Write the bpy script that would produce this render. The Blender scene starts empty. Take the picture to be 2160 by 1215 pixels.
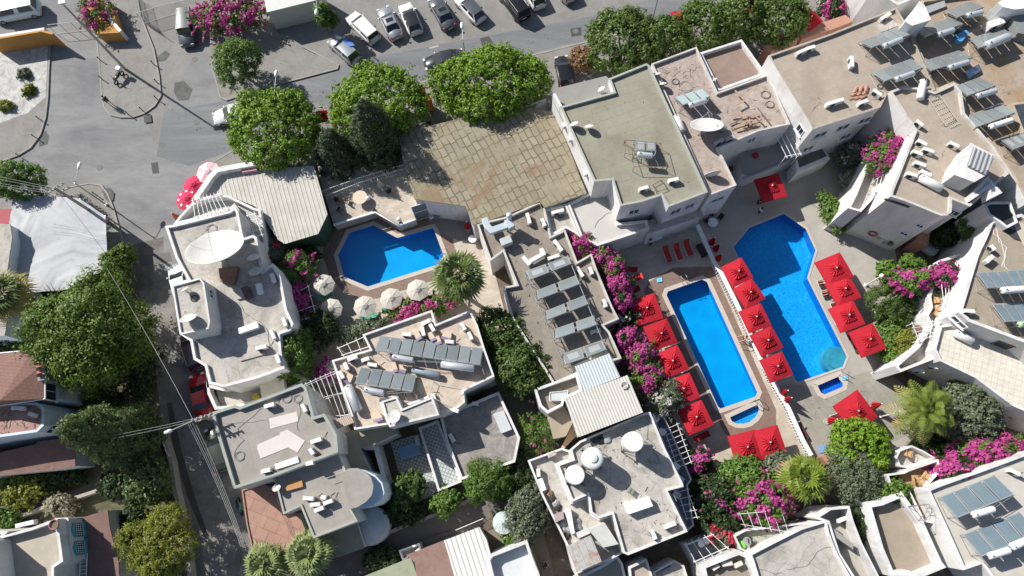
import bpy, math, random
import numpy as np
from mathutils import Vector, Matrix
R = math.radians
S = bpy.context.scene
COL = S.collection
# ---------------------------------------------------------------- camera, sky, sun, exposure
CAM_H = 66.0; FPX = 1440.0; NADIR = (1110.0, 1030.0)
def _cam_rot():
    d = Vector((NADIR[0]-1080, -(NADIR[1]-607.5), -FPX)).normalized()
    wz = -d; ex = Vector((1,0,0)); wx = (ex-ex.dot(wz)*wz).normalized(); wy = wz.cross(wx)
    return Matrix((wx, wy, wz))
RM = _cam_rot()
cd = bpy.data.cameras.new('camera'); cam = bpy.data.objects.new('camera', cd); COL.objects.link(cam)
cd.sensor_width = 36; cd.lens = 24.0; cd.clip_end = 2000; cd.clip_start = 1
cam.matrix_world = Matrix.Translation((0,0,CAM_H)) @ RM.to_4x4()
S.camera = cam
SUN_EL, SUN_AZ = 38.5, 146.0
w = bpy.data.worlds.new('World'); S.world = w; w.use_nodes = True
nt = w.node_tree; bg = nt.nodes['Background']
sky = nt.nodes.new('ShaderNodeTexSky'); sky.sky_type = 'NISHITA'; sky.sun_disc = False
sky.sun_elevation = R(SUN_EL); sky.sun_rotation = R(90-SUN_AZ)
nt.links.new(sky.outputs[0], bg.inputs[0]); bg.inputs[1].default_value = 0.075
sl = bpy.data.lights.new('sun', 'SUN'); so = bpy.data.objects.new('sun', sl); COL.objects.link(so)
sl.energy = 5.0; sl.angle = R(0.5); sl.color = (1.0, 0.965, 0.91)
sd = Vector((math.cos(R(SUN_EL))*math.cos(R(SUN_AZ)), math.cos(R(SUN_EL))*math.sin(R(SUN_AZ)), math.sin(R(SUN_EL))))
so.rotation_euler = sd.to_track_quat('Z','Y').to_euler()
S.view_settings.view_transform = 'Standard'; S.view_settings.look = 'None'
S.view_settings.exposure = 0.40; S.view_settings.gamma = 1.0
# ---------------------------------------------------------------- survey: where a traced point of a surface at height z stands in the world
def W(x, y, z=0.0):
    v = RM @ Vector((x-1080, -(y-607.5), -FPX)); t = (z-CAM_H)/v.z
    return Vector((v.x*t, v.y*t, z))
_t = 1620/560
TL = dict(p=(0,0,1), d1=(960,400,4.05), d2=(1020,640,4.05), d3=(680,620,3.857), d4=(420,780,3.857), d5=(340,540,4.263),
  d6=(1840,0,5.0625), d7=(1840,200,5.0625), d8=(1840,560,5.0625), e1=(1160,860,5.523), e2=(1640,520,4.673), e3=(1100,80,4.05),
  e4=(340,330,4.5), f1=(80,360,6.073), f2=(100,0,6.073), f3=(340,820,6.75), f4=(1560,150,5.062), f5=(0,720,4.34),
  f6=(1770,380,4.672), f7=(960,330,4.0), f8=(1100,860,3.4225),
  g1=(1420,1000,5.65), g2=(1780,920,4.118), g3=(760,1060,5.143), g4=(0,1040,6.943), g5=(1960,430,6.395), g6=(640,330,5.283))
for i, ox in enumerate((0,530,1070,1600)):
    for r, oy in (('a',0),('b',400),('c',795)): TL[r+str(i)] = (ox, oy, _t)
def T(s):
    out = []; t = TL['p']
    for tok in s.split():
        if ',' in tok:
            a, b = tok.split(','); out.append((t[0]+float(a)/t[2], t[1]+float(b)/t[2]))
        else: t = TL[tok]
    return out
def P3(s, z=0.0): return [W(x, y, z) for x, y in T(s)]
def P1(s, z=0.0): return P3(s, z)[0]
# ---------------------------------------------------------------- mesh builder
class MB:
    def __init__(s): s.v=[]; s.f=[]; s.m=[]; s.s=[]
    def add(s, vs, fs, mi=0, sm=False):
        n = len(s.v); s.v += [tuple(v) for v in vs]
        for f in fs: s.f.append(tuple(i+n for i in f)); s.m.append(mi); s.s.append(sm)
        return s
    def box(s, c, d, rz=0, mi=0, ry=0, rx=0, tp=1.0):
        m = Matrix.Translation(c) @ Matrix.Rotation(rz,4,'Z') @ Matrix.Rotation(ry,4,'Y') @ Matrix.Rotation(rx,4,'X')
        x,y,z = d[0]/2,d[1]/2,d[2]/2
        vs = [m@Vector(p) for p in ((-x,-y,-z),(x,-y,-z),(x,y,-z),(-x,y,-z),(-x*tp,-y*tp,z),(x*tp,-y*tp,z),(x*tp,y*tp,z),(-x*tp,y*tp,z))]
        return s.add(vs, [(3,2,1,0),(4,5,6,7),(0,1,5,4),(1,2,6,5),(2,3,7,6),(3,0,4,7)], mi)
    def prism(s, poly, z0, z1, mi=0, top=None, bottom=False):
        poly = ccw(poly); n = len(poly)
        vs = [(p[0],p[1],z0) for p in poly]+[(p[0],p[1],z1) for p in poly]
        s.add(vs, [(i,(i+1)%n,(i+1)%n+n,i+n) for i in range(n)], mi)
        s.add([(p[0],p[1],z1) for p in poly], [tuple(range(n))], mi if top is None else top)
        if bottom: s.add([(p[0],p[1],z0) for p in poly], [tuple(reversed(range(n)))], mi)
        return s
    def cyl(s, a, b, r, r2=None, n=10, mi=0, caps=True, sm=True):
        a=Vector(a); b=Vector(b); r2 = r if r2 is None else r2
        d=(b-a).normalized(); u = d.orthogonal().normalized(); w_=d.cross(u)
        vs=[]
        for c,rr in ((a,r),(b,r2)):
            for i in range(n):
                t=2*math.pi*i/n; vs.append(c+(u*math.cos(t)+w_*math.sin(t))*rr)
        s.add(vs, [(i,(i+1)%n,(i+1)%n+n,i+n) for i in range(n)], mi, sm)
        if caps: s.add(vs, [tuple(reversed(range(n))), tuple(range(n,2*n))], mi)
        return s
    def tube(s, pts, r, n=6, mi=0):
        for a,b in zip(pts,pts[1:]):
            if (Vector(a)-Vector(b)).length>1e-4: s.cyl(a,b,r,n=n,mi=mi)
        return s
    def lathe(s, prof, c=(0,0,0), n=20, mi=0, axis=None, sm=True):
        c=Vector(c); d=Vector(axis or (0,0,1)).normalized(); u=d.orthogonal().normalized(); w_=d.cross(u); vs=[]
        for r,h in prof:
            for i in range(n):
                t=2*math.pi*i/n; vs.append(c+d*h+(u*math.cos(t)+w_*math.sin(t))*r)
        fs=[]
        for k in range(len(prof)-1):
            for i in range(n): fs.append((k*n+i,k*n+(i+1)%n,(k+1)*n+(i+1)%n,(k+1)*n+i))
        return s.add(vs, fs, mi, sm)
    def strip(s, line, wdt, z0, z1, mi=0, closed=False):
        n=len(line); k = n if closed else n-1
        L=[];Rr=[]
        for i in range(n):
            p=Vector(line[i][:2])
            a=Vector(line[i-1][:2]) if (i>0 or closed) else None; b=Vector(line[(i+1)%n][:2]) if (i<n-1 or closed) else None
            t1=(p-a).normalized() if a is not None else (b-p).normalized(); t2=(b-p).normalized() if b is not None else t1
            n1=Vector((-t1.y,t1.x)); n2=Vector((-t2.y,t2.x)); m=(n1+n2)
            m = m.normalized() if m.length>1e-6 else n1
            q=max(.35,m.dot(n1)); L.append(p+m*wdt/2/q); Rr.append(p-m*wdt/2/q)
        for i in range(k):
            j=(i+1)%n
            vs=[(L[i].x,L[i].y,z0),(Rr[i].x,Rr[i].y,z0),(Rr[j].x,Rr[j].y,z0),(L[j].x,L[j].y,z0)]
            vs+= [(a,b,z1) for a,b,_ in vs]
            fs=[(4,5,6,7),(1,2,6,5),(3,0,4,7)]
            if not closed and i==0: fs.append((0,1,5,4))
            if not closed and i==k-1: fs.append((2,3,7,6))
            s.add(vs, fs, mi)
        return s
    def build(s, name, mats, parent=None, org=None, bevel=0):
        me = bpy.data.meshes.new(name)
        o = Vector(org) if org is not None else Vector((0,0,0))
        vs = [(v[0]-o.x,v[1]-o.y,v[2]-o.z) for v in s.v]
        me.from_pydata(vs, [], s.f)
        if not isinstance(mats,(list,tuple)): mats=[mats]
        for m in mats: me.materials.append(m)
        me.polygons.foreach_set('material_index', s.m); me.polygons.foreach_set('use_smooth', s.s)
        me.update()
        ob = bpy.data.objects.new(name, me); COL.objects.link(ob)
        if parent is not None: ob.parent = parent
        elif org is not None: ob.location = o
        if bevel:
            b = ob.modifiers.new('bevel','BEVEL'); b.width=bevel; b.segments=2; b.limit_method='ANGLE'
        return ob
def ccw(p):
    a = sum(p[i][0]*p[(i+1)%len(p)][1]-p[(i+1)%len(p)][0]*p[i][1] for i in range(len(p)))
    return list(p) if a>0 else list(reversed(p))
def inset(poly, d):
    poly = [Vector(p[:2]) for p in ccw(poly)]; n=len(poly); out=[]
    for i in range(n):
        a,p,b = poly[i-1],poly[i],poly[(i+1)%n]
        t1=(p-a).normalized(); t2=(b-p).normalized(); n1=Vector((-t1.y,t1.x)); n2=Vector((-t2.y,t2.x)); m=n1+n2
        m = m.normalized() if m.length>1e-6 else n1
        out.append(p+m*d/max(.4,m.dot(n1)))
    return out
def centroid(pts):
    return Vector((sum(p[0] for p in pts)/len(pts), sum(p[1] for p in pts)/len(pts), 0))
def dirv(s, z=0.0):
    a,b = P3(s,z); d=b-a; return math.atan2(d.y,d.x)
def tag(o, label=None, cat=None, group=None, kind=None):
    if label: o['label']=label
    if cat: o['category']=cat
    if group: o['group']=group
    if kind: o['kind']=kind
    return o
def thing(name, label, cat, loc=(0,0,0), rz=0, group=None):
    o = bpy.data.objects.new(name, None); COL.objects.link(o); o.empty_display_size=.3
    o.location=loc; o.rotation_euler=(0,0,rz)
    return tag(o,label,cat,group)
KIDS = {}
def copy_tree(o, parent=None, loc=None, rz=None, label=None, group=None):
    c = o.copy(); COL.objects.link(c); c.parent = parent
    if loc is not None: c.location=loc
    if rz is not None: c.rotation_euler=(0,0,rz)
    if label: c['label']=label
    if group: c['group']=group
    for ch in list(o.children): copy_tree(ch, c)
    return c
# ---------------------------------------------------------------- materials
MATS = {}
def mat(name, col, rough=.75, var=.10, scale=1.5, metal=0, stain=None, stain_scale=.25, stain_amt=.5, bump=0, world=False, spec=None, isl=0, fine=0, stretch=None, crack=0):
    if name in MATS: return MATS[name]
    m = bpy.data.materials.new(name); m.use_nodes=True; nt=m.node_tree; N=nt.nodes; L=nt.links
    b = N['Principled BSDF']; b.inputs['Roughness'].default_value=rough; b.inputs['Metallic'].default_value=metal
    if spec is not None: b.inputs['Specular IOR Level'].default_value=spec
    if world: co = N.new('ShaderNodeNewGeometry').outputs['Position']
    else: co = N.new('ShaderNodeTexCoord').outputs['Object']
    if stretch:
        mp0=N.new('ShaderNodeMapping'); mp0.inputs['Scale'].default_value=stretch[:3]; mp0.inputs['Rotation'].default_value=(0,0,stretch[3]); L.new(co,mp0.inputs['Vector']); co=mp0.outputs[0]
    c = (*col,1)
    nz = N.new('ShaderNodeTexNoise'); nz.inputs['Scale'].default_value=scale; nz.inputs['Detail'].default_value=8; nz.inputs['Roughness'].default_value=.65
    L.new(co, nz.inputs['Vector'])
    mr = N.new('ShaderNodeMapRange'); mr.inputs[1].default_value=.3; mr.inputs[2].default_value=.7; mr.inputs[3].default_value=1-var; mr.inputs[4].default_value=1+var
    L.new(nz.outputs[0], mr.inputs[0])
    src = mr.outputs[0]
    if fine:
        n3=N.new('ShaderNodeTexNoise'); n3.inputs['Scale'].default_value=14; n3.inputs['Detail'].default_value=3; L.new(co,n3.inputs['Vector'])
        m3=N.new('ShaderNodeMapRange'); m3.inputs[1].default_value=.3; m3.inputs[2].default_value=.7; m3.inputs[3].default_value=1-fine; m3.inputs[4].default_value=1+fine
        L.new(n3.outputs[0],m3.inputs[0])
        n5=N.new('ShaderNodeTexNoise'); n5.inputs['Scale'].default_value=.9; n5.inputs['Detail'].default_value=9; n5.inputs['Roughness'].default_value=.75; n5.inputs['Distortion'].default_value=1.2; L.new(co,n5.inputs['Vector'])
        m5=N.new('ShaderNodeMapRange'); m5.inputs[1].default_value=.35; m5.inputs[2].default_value=.62; m5.inputs[3].default_value=1-fine*2.6; m5.inputs[4].default_value=1+fine*.8; L.new(n5.outputs[0],m5.inputs[0])
        m6=N.new('ShaderNodeMath'); m6.operation='MULTIPLY'; L.new(src,m6.inputs[0]); L.new(m5.outputs[0],m6.inputs[1]); src=m6.outputs[0]
        mm=N.new('ShaderNodeMath'); mm.operation='MULTIPLY'; L.new(src,mm.inputs[0]); L.new(m3.outputs[0],mm.inputs[1]); src=mm.outputs[0]
    if isl:
        g=N.new('ShaderNodeNewGeometry'); m4=N.new('ShaderNodeMapRange'); m4.inputs[3].default_value=1-isl; m4.inputs[4].default_value=1+isl
        L.new(g.outputs['Random Per Island'],m4.inputs[0]); mm=N.new('ShaderNodeMath'); mm.operation='MULTIPLY'; L.new(src,mm.inputs[0]); L.new(m4.outputs[0],mm.inputs[1]); src=mm.outputs[0]
    if crack:
        co0 = N.new('ShaderNodeNewGeometry').outputs['Position']
        nd=N.new('ShaderNodeTexNoise'); nd.inputs['Scale'].default_value=1.1; nd.inputs['Detail'].default_value=5; L.new(co0,nd.inputs['Vector'])
        sd_=N.new('ShaderNodeVectorMath'); sd_.operation='SCALE'; sd_.inputs['Scale'].default_value=.9; L.new(nd.outputs['Color'],sd_.inputs[0]); av=N.new('ShaderNodeVectorMath'); L.new(co0,av.inputs[0]); L.new(sd_.outputs[0],av.inputs[1])
        vo=N.new('ShaderNodeTexVoronoi'); vo.feature='DISTANCE_TO_EDGE'; vo.inputs['Scale'].default_value=.42; L.new(av.outputs[0],vo.inputs['Vector'])
        mc=N.new('ShaderNodeMapRange'); mc.inputs[1].default_value=.002; mc.inputs[2].default_value=.016; mc.inputs[3].default_value=1-crack; mc.inputs[4].default_value=1; L.new(vo.outputs['Distance'],mc.inputs[0])
        mm=N.new('ShaderNodeMath'); mm.operation='MULTIPLY'; L.new(src,mm.inputs[0]); L.new(mc.outputs[0],mm.inputs[1]); src=mm.outputs[0]
    base = None
    if stain:
        n2=N.new('ShaderNodeTexNoise'); n2.inputs['Scale'].default_value=stain_scale; n2.inputs['Detail'].default_value=7; n2.inputs['Roughness'].default_value=.7; n2.inputs['Distortion'].default_value=.6
        L.new(co,n2.inputs['Vector'])
        r2=N.new('ShaderNodeMapRange'); r2.inputs[1].default_value=.46; r2.inputs[2].default_value=.66; r2.inputs[3].default_value=0; r2.inputs[4].default_value=stain_amt
        L.new(n2.outputs[0],r2.inputs[0])
        mx=N.new('ShaderNodeMix'); mx.data_type='RGBA'; mx.inputs[6].default_value=c; mx.inputs[7].default_value=(*stain,1); L.new(r2.outputs[0],mx.inputs[0]); base=mx.outputs[2]
    vm = N.new('ShaderNodeVectorMath'); vm.operation='SCALE'
    if base: L.new(base, vm.inputs[0])
    else: vm.inputs[0].default_value=col
    L.new(src, vm.inputs['Scale']); L.new(vm.outputs[0], b.inputs['Base Color'])
    if bump:
        bp=N.new('ShaderNodeBump'); bp.inputs['Strength'].default_value=bump; bp.inputs['Distance'].default_value=.05
        L.new(nz.outputs[0],bp.inputs['Height']); L.new(bp.outputs[0],b.inputs['Normal'])
    MATS[name]=m; m['vm']=vm.name
    return m
def tiled(name, c1, c2, mortar, w_, h_, ms, rot=0, rough=.7, offset=.5, distort=0, var=.12, stain=None, bias=0, smooth=.1, scale=1.2, fade=0, patch=None):
    if name in MATS: return MATS[name]
    m = mat(name, (1,1,1), rough, var, scale, world=True, stain=None); nt=m.node_tree; N=nt.nodes; L=nt.links
    vm = N[m['vm']]
    g=N.new('ShaderNodeNewGeometry'); mp=N.new('ShaderNodeMapping'); mp.inputs['Rotation'].default_value=(0,0,rot); L.new(g.outputs['Position'],mp.inputs['Vector'])
    src=mp.outputs[0]
    if distort:
        nz=N.new('ShaderNodeTexNoise'); nz.inputs['Scale'].default_value=.8; L.new(src,nz.inputs['Vector'])
        sc=N.new('ShaderNodeVectorMath'); sc.operation='SCALE'; sc.inputs['Scale'].default_value=distort; L.new(nz.outputs['Color'],sc.inputs[0])
        ad=N.new('ShaderNodeVectorMath'); L.new(src,ad.inputs[0]); L.new(sc.outputs[0],ad.inputs[1]); src=ad.outputs[0]
    br=N.new('ShaderNodeTexBrick'); br.inputs['Scale'].default_value=1; br.inputs['Brick Width'].default_value=w_; br.inputs['Row Height'].default_value=h_
    br.inputs['Mortar Size'].default_value=ms; br.inputs['Mortar Smooth'].default_value=smooth; br.inputs['Bias'].default_value=bias; br.offset=offset
    br.inputs['Color1'].default_value=(*c1,1); br.inputs['Color2'].default_value=(*c2,1); br.inputs['Mortar'].default_value=(*mortar,1)
    L.new(src,br.inputs['Vector'])
    out=br.outputs[0]
    for k_,(am,cc,sc_) in enumerate(([(fade,c1,.55)] if fade else [])+([(.8,patch,.22)] if patch else [])):
        n7=N.new('ShaderNodeTexNoise'); n7.inputs['Scale'].default_value=sc_; n7.inputs['Detail'].default_value=5; n7.inputs['Distortion'].default_value=.8; L.new(g.outputs['Position'],n7.inputs['Vector'])
        m7=N.new('ShaderNodeMapRange'); m7.inputs[1].default_value=.50 if k_==0 else .58; m7.inputs[2].default_value=.60 if k_==0 else .66; m7.inputs[4].default_value=am; L.new(n7.outputs[0],m7.inputs[0])
        x7=N.new('ShaderNodeMix'); x7.data_type='RGBA'; x7.inputs[7].default_value=(*cc,1); L.new(out,x7.inputs[6]); L.new(m7.outputs[0],x7.inputs[0]); out=x7.outputs[2]
    if stain:
        n2=N.new('ShaderNodeTexNoise'); n2.inputs['Scale'].default_value=.35; n2.inputs['Detail'].default_value=6; L.new(g.outputs['Position'],n2.inputs['Vector'])
        r2=N.new('ShaderNodeMapRange'); r2.inputs[1].default_value=.45; r2.inputs[2].default_value=.7; r2.inputs[4].default_value=.6; L.new(n2.outputs[0],r2.inputs[0])
        mx=N.new('ShaderNodeMix'); mx.data_type='RGBA'; mx.inputs[7].default_value=(*stain,1); L.new(out,mx.inputs[6]); L.new(r2.outputs[0],mx.inputs[0]); out=mx.outputs[2]
    L.new(out,vm.inputs[0])
    return m
def leafmat(name, c1, c2, trans=.25):
    if name in MATS: return MATS[name]
    m=bpy.data.materials.new(name); m.use_nodes=True; nt=m.node_tree; N=nt.nodes; L=nt.links
    b=N['Principled BSDF']; b.inputs['Roughness'].default_value=.5; b.inputs['Specular IOR Level'].default_value=.35
    g=N.new('ShaderNodeNewGeometry'); cr=N.new('ShaderNodeValToRGB'); cr.color_ramp.elements[0].color=(*c1,1); cr.color_ramp.elements[1].color=(*c2,1)
    nz=N.new('ShaderNodeTexNoise'); nz.inputs['Scale'].default_value=1.3; nz.inputs['Detail'].default_value=4; L.new(g.outputs['Position'],nz.inputs['Vector'])
    mx=N.new('ShaderNodeMath'); mx.operation='MULTIPLY_ADD'; mx.inputs[1].default_value=.55; L.new(g.outputs['Random Per Island'],mx.inputs[0]); L.new(nz.outputs[0],mx.inputs[2])
    hf=N.new('ShaderNodeMath'); hf.operation='MULTIPLY'; hf.inputs[1].default_value=.62; L.new(mx.outputs[0],hf.inputs[0]); L.new(hf.outputs[0],cr.inputs[0])
    L.new(cr.outputs[0],b.inputs['Base Color'])
    tr=N.new('ShaderNodeBsdfTranslucent'); L.new(cr.outputs[0],tr.inputs[0]); ms=N.new('ShaderNodeMixShader'); ms.inputs[0].default_value=trans
    L.new(b.outputs[0],ms.inputs[1]); L.new(tr.outputs[0],ms.inputs[2]); L.new(ms.outputs[0],N['Material Output'].inputs[0])
    MATS[name]=m; return m
def watermat(name, tint, bump=.15, scale=3):
    m=bpy.data.materials.new(name); m.use_nodes=True; nt=m.node_tree; N=nt.nodes; L=nt.links; N.remove(N['Principled BSDF'])
    t=N.new('ShaderNodeBsdfTransparent'); t.inputs[0].default_value=(*tint,1); g=N.new('ShaderNodeBsdfGlossy'); g.inputs['Roughness'].default_value=.04
    lw=N.new('ShaderNodeLayerWeight'); lw.inputs[0].default_value=.5; pw=N.new('ShaderNodeMath'); pw.operation='POWER'; pw.inputs[1].default_value=4; L.new(lw.outputs['Facing'],pw.inputs[0])
    fr=N.new('ShaderNodeMath'); fr.operation='MULTIPLY_ADD'; fr.inputs[1].default_value=.5; fr.inputs[2].default_value=.025; L.new(pw.outputs[0],fr.inputs[0]); ms=N.new('ShaderNodeMixShader'); L.new(fr.outputs[0],ms.inputs[0]); L.new(t.outputs[0],ms.inputs[1]); L.new(g.outputs[0],ms.inputs[2])
    ge=N.new('ShaderNodeNewGeometry'); nz=N.new('ShaderNodeTexNoise'); nz.inputs['Scale'].default_value=scale; nz.inputs['Detail'].default_value=3; L.new(ge.outputs['Position'],nz.inputs['Vector'])
    bp=N.new('ShaderNodeBump'); bp.inputs['Strength'].default_value=bump; bp.inputs['Distance'].default_value=.1; L.new(nz.outputs[0],bp.inputs['Height']); L.new(bp.outputs[0],g.inputs['Normal']); pass
    L.new(ms.outputs[0],N['Material Output'].inputs[0]); MATS[name]=m; return m
WHITE = mat('white_render', (.665,.655,.64), .8, .07, 1.6, stain=(.44,.42,.385), stain_scale=.8, stain_amt=.65, stretch=(1,1,.22,0))
WDIRTY = mat('weathered_white_render', (.68,.67,.63), .85, .08, 2, stain=(.36,.33,.28), stain_scale=.7, stain_amt=.6)
WBLUE = mat('pale_blue_render', (.55,.63,.68), .8, .05, 1)
CONC = mat('roof_concrete', (.44,.41,.36), .9, .12, 1.8, stain=(.28,.25,.21), stain_scale=.5, stain_amt=.8, fine=.07, crack=.28)
CONCL = mat('pale_roof_concrete', (.46,.43,.385), .9, .10, 2.2, stain=(.25,.225,.19), stain_scale=.35, stain_amt=.85, fine=.05, crack=.30)
CDARK = mat('dark_tan_roof', (.27,.235,.19), .9, .10, 1.5, stain=(.17,.145,.12), stain_scale=.5, stain_amt=.6, fine=.05)
CPINK = mat('dusty_pink_roof', (.40,.33,.29), .95, .14, 3.5, stain=(.30,.24,.19), stain_scale=.6, stain_amt=.6, fine=.09)
GLASS = mat('window_glass', (.03,.045,.06), .12, .2, 1)
GREYM = mat('grey_metal', (.35,.36,.36), .45, .1, 3, metal=.6)
DARKM = mat('dark_metal', (.05,.05,.05), .5, .15, 3)
RUSTM = mat('rusty_metal', (.22,.13,.09), .8, .3, 5)
WHITEM = mat('white_paint', (.78,.78,.77), .45, .05, 2)
WOOD = mat('weathered_wood', (.38,.27,.18), .85, .2, 4)
WOODB = mat('brown_wood', (.20,.12,.08), .8, .2, 4)
BLACK = mat('black_rubber', (.02,.02,.022), .7, .1, 3)
GREYP = mat('grey_plastic', (.30,.30,.29), .6, .1, 4)

def seamed(name,c,st,rot,rh,amt=.75,w_=7.0,var=.1):
    return tiled(name,c,tuple(x*1.05 for x in c),tuple(x*amt for x in c),w_,rh,.022,rot=rot,rough=.9,offset=.4,distort=.06,stain=st,smooth=.6,var=var,scale=1.6)
CGREEN = seamed('mossy_roof_membrane',(.275,.262,.20),(.205,.17,.125),R(-20),.95)
CTAN = seamed('tan_roof_membrane',(.36,.305,.245),(.27,.215,.165),R(-20),1.1,.9)
CGREY = seamed('grey_roof_membrane',(.31,.285,.255),(.25,.225,.195),R(70),1.0,.86)
# ---------------------------------------------------------------- ground, roads, paving (the setting)
def sheet(name, s, z, m, kind='structure', label=None):
    pts = P3(s, 0); mb = MB(); mb.add([(p.x,p.y,z) for p in ccw(pts)], [tuple(range(len(pts)))])
    o = mb.build(name, m); 
    tag(o, label, kind=kind); return o
def slab(name, s, z0, z1, m, mtop=None, label=None):
    mb = MB(); mb.prism(P3(s,0), z0, z1, 0, 1 if mtop else 0); o = mb.build(name, [m,mtop] if mtop else m); tag(o,label,kind='structure'); return o
DIRT = mat('dry_earth', (.17,.135,.10), .95, .2, .8, stain=(.10,.085,.06), stain_scale=.3, world=True, fine=.12)
ASPH = mat('bleached_asphalt', (.235,.234,.232), .9, .11, .5, stain=(.145,.147,.15), stain_scale=.16, stain_amt=.8, world=True, fine=.05, stretch=(.45,1.3,1,R(-12)))
ASPD = mat('alley_concrete', (.22,.205,.19), .9, .12, .6, stain=(.085,.075,.065), stain_scale=.22, stain_amt=.8, world=True, fine=.06)
ASPR = mat('main_road_asphalt', (.17,.174,.18), .9, .06, .4, stain=(.24,.243,.247), stain_scale=.3, stain_amt=.7, world=True, fine=.05, stretch=(.16,1.2,1,R(-14)))
PAVE = mat('pavement_concrete', (.25,.24,.22), .9, .10, .7, stain=(.19,.17,.145), stain_scale=.3, world=True, fine=.06, crack=.2)
LOT = mat('parking_concrete', (.24,.23,.215), .9, .10, .5, stain=(.18,.165,.145), stain_scale=.2, world=True, fine=.06)
GRAV = mat('white_gravel', (.50,.49,.46), .95, .10, 3, world=True, fine=.16)
STONE = tiled('travertine_paving', (.50,.44,.36), (.42,.36,.29), (.38,.33,.27), .8, .45, .012, rot=-.35, stain=(.36,.31,.25))
STONE2 = tiled('grey_stone_paving', (.34,.33,.31), (.30,.29,.27), (.27,.26,.24), .7, .5, .012, rot=-.35, stain=(.26,.25,.23))
WETST = tiled('slate_deck_paving', (.30,.285,.24), (.25,.24,.205), (.21,.2,.17), .9, .5, .012, rot=1.15, stain=(.37,.34,.29))
DECKP = mat('grey_pool_deck', (.40,.37,.325), .85, .05, .6, stain=(.30,.285,.255), stain_scale=.2, world=True, fine=.03)
BRICKD = tiled('brown_brick_border', (.25,.165,.125), (.20,.135,.105), (.155,.11,.09), .25, .12, .010, rot=.35)
COPE = mat('pool_coping_stone', (.50,.44,.38), .7, .08, 3, world=True)
STN = 0.02
def holed(name, outer, holes, z, m):
    import bmesh
    bm = bmesh.new(); edges=[]
    for loop in [outer]+holes:
        vs=[bm.verts.new((p.x,p.y,z)) for p in loop]
        edges+=[bm.edges.new((vs[i],vs[(i+1)%len(vs)])) for i in range(len(vs))]
    bmesh.ops.triangle_fill(bm, use_beauty=True, use_dissolve=False, edges=edges, normal=(0,0,1))
    for f in bm.faces:
        if f.normal.z<0: f.normal_flip()
    me=bpy.data.meshes.new(name); bm.to_mesh(me); bm.free(); me.materials.append(m)
    o=bpy.data.objects.new(name,me); COL.objects.link(o); tag(o,kind='structure'); return o
poolA = 'b1 590,256 745,205 893,283 1110,222 1128,245 1188,405 1140,470 712,606 556,540 517,400'
poolB = 'b2 958,645 970,612 1188,536 1228,556 c2 1540,95 1525,132 1300,208 1275,190'
poolBk = 'c2 1340,240 1530,152 1550,190 1545,225 1522,258 1485,288 1440,300 1395,298 1360,280'
poolC = 'b3 -160,350 -60,230 155,142 295,240 354,372 303,540 545,1020 520,1085 240,1182 220,1165'
poolCk = 'b3 340,1190 495,1122 c3 505,10 530,40 525,70 405,122 370,105 345,55'
POOLS = [P3(x) for x in (poolA,poolB,poolBk,poolC,poolCk)]
holed('ground', [Vector((-900,-900,0)),Vector((900,-900,0)),Vector((900,900,0)),Vector((-900,900,0))], POOLS, -.02, DIRT)
sheet('street', 'p -300,-200 1800,-200 1620,0 1500,40 1180,140 900,230 690,300 480,400 380,560 400,700 430,760 480,900 530,1040 600,1330 420,1330 400,1180 375,1060 345,930 330,800 325,700 270,560 190,440 60,430 -300,470', .0, ASPH)
sheet('main_road', 'p 330,330 340,235 460,215 700,158 712,140 800,118 1000,80 1200,45 1420,-10 1500,-60 1700,-60 1500,16 1180,97 900,165 690,225 560,275 480,320 400,350', .004, ASPR)
sheet('alley', 'p 345,560 400,700 430,760 480,900 530,1040 600,1330 420,1330 400,1180 375,1060 345,930 330,800 325,700 270,560 262,520 345,500', .006, ASPD)
sheet('parking_lot', 'p 300,-120 1520,-120 1420,-12 1200,43 1000,78 800,116 714,138 640,100 560,60 440,60 345,240 330,330 300,200 ', .005, LOT)
slab('pavement', 'p -60,88 108,90 104,150 102,207 97,250 86,285 66,312 40,328 0,342 -60,350', -.02, .13, PAVE)
sheet('gravel_yard', 'p -60,92 103,93 98,206 80,222 60,240 30,250 0,262 -60,280', .136, GRAV)
slab('pavement', 'p 205,80 212,150 216,205 221,228 234,243 255,248 280,248 305,240 327,224 340,203 336,160 325,105 300,40 285,-40 205,-40', -.02, .12, PAVE)
slab('pavement', 'p 446,132 440,60 560,50 650,110 700,128 714,138 712,146 640,165 560,185 478,212 466,206', -.02, .12, PAVE)
slab('pavement', 'p 1700,-50 1600,5 1500,24 1180,104 900,172 690,232 560,280 480,326 440,350 470,420 700,400 900,330 1200,240 1500,180 2200,60 2200,-50', -.02, .12, PAVE)
slab('pavement', 'p -60,440 0,432 90,425 150,395 190,388 215,392 228,410 240,440 262,520 200,560 -60,560', -.02, .10, PAVE)
sheet('drain_grate', 'f1 1290,1090 1690,1045 1720,1160 1320,1230', .012, mat('drain_bars',(.10,.10,.10),.7,.3,9))
# kerb edges
kb = mat('kerb_stone', (.30,.285,.26), .9, .15, 2, world=True)
for s_,cl in (('p 108,90 104,150 102,207 97,250 86,285 66,312 40,328 0,342 -60,350',0),('p 205,-40 205,80 212,150 216,205 221,228 234,243 255,248 280,248 305,240 327,224 340,203 336,160 325,105 300,40',0),('p 446,132 466,206 478,212 560,185 640,165 712,146 714,138 640,100',0),('p 1600,5 1500,24 1180,104 900,172 690,232 560,280 480,326 440,350 425,400',0),('p 90,425 150,395 190,388 215,392 228,410 240,440 262,520',0)):
    m_=MB(); m_.strip(P3(s_), .16, -.02, .15); tag(m_.build('kerb',kb),kind='structure')
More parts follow.
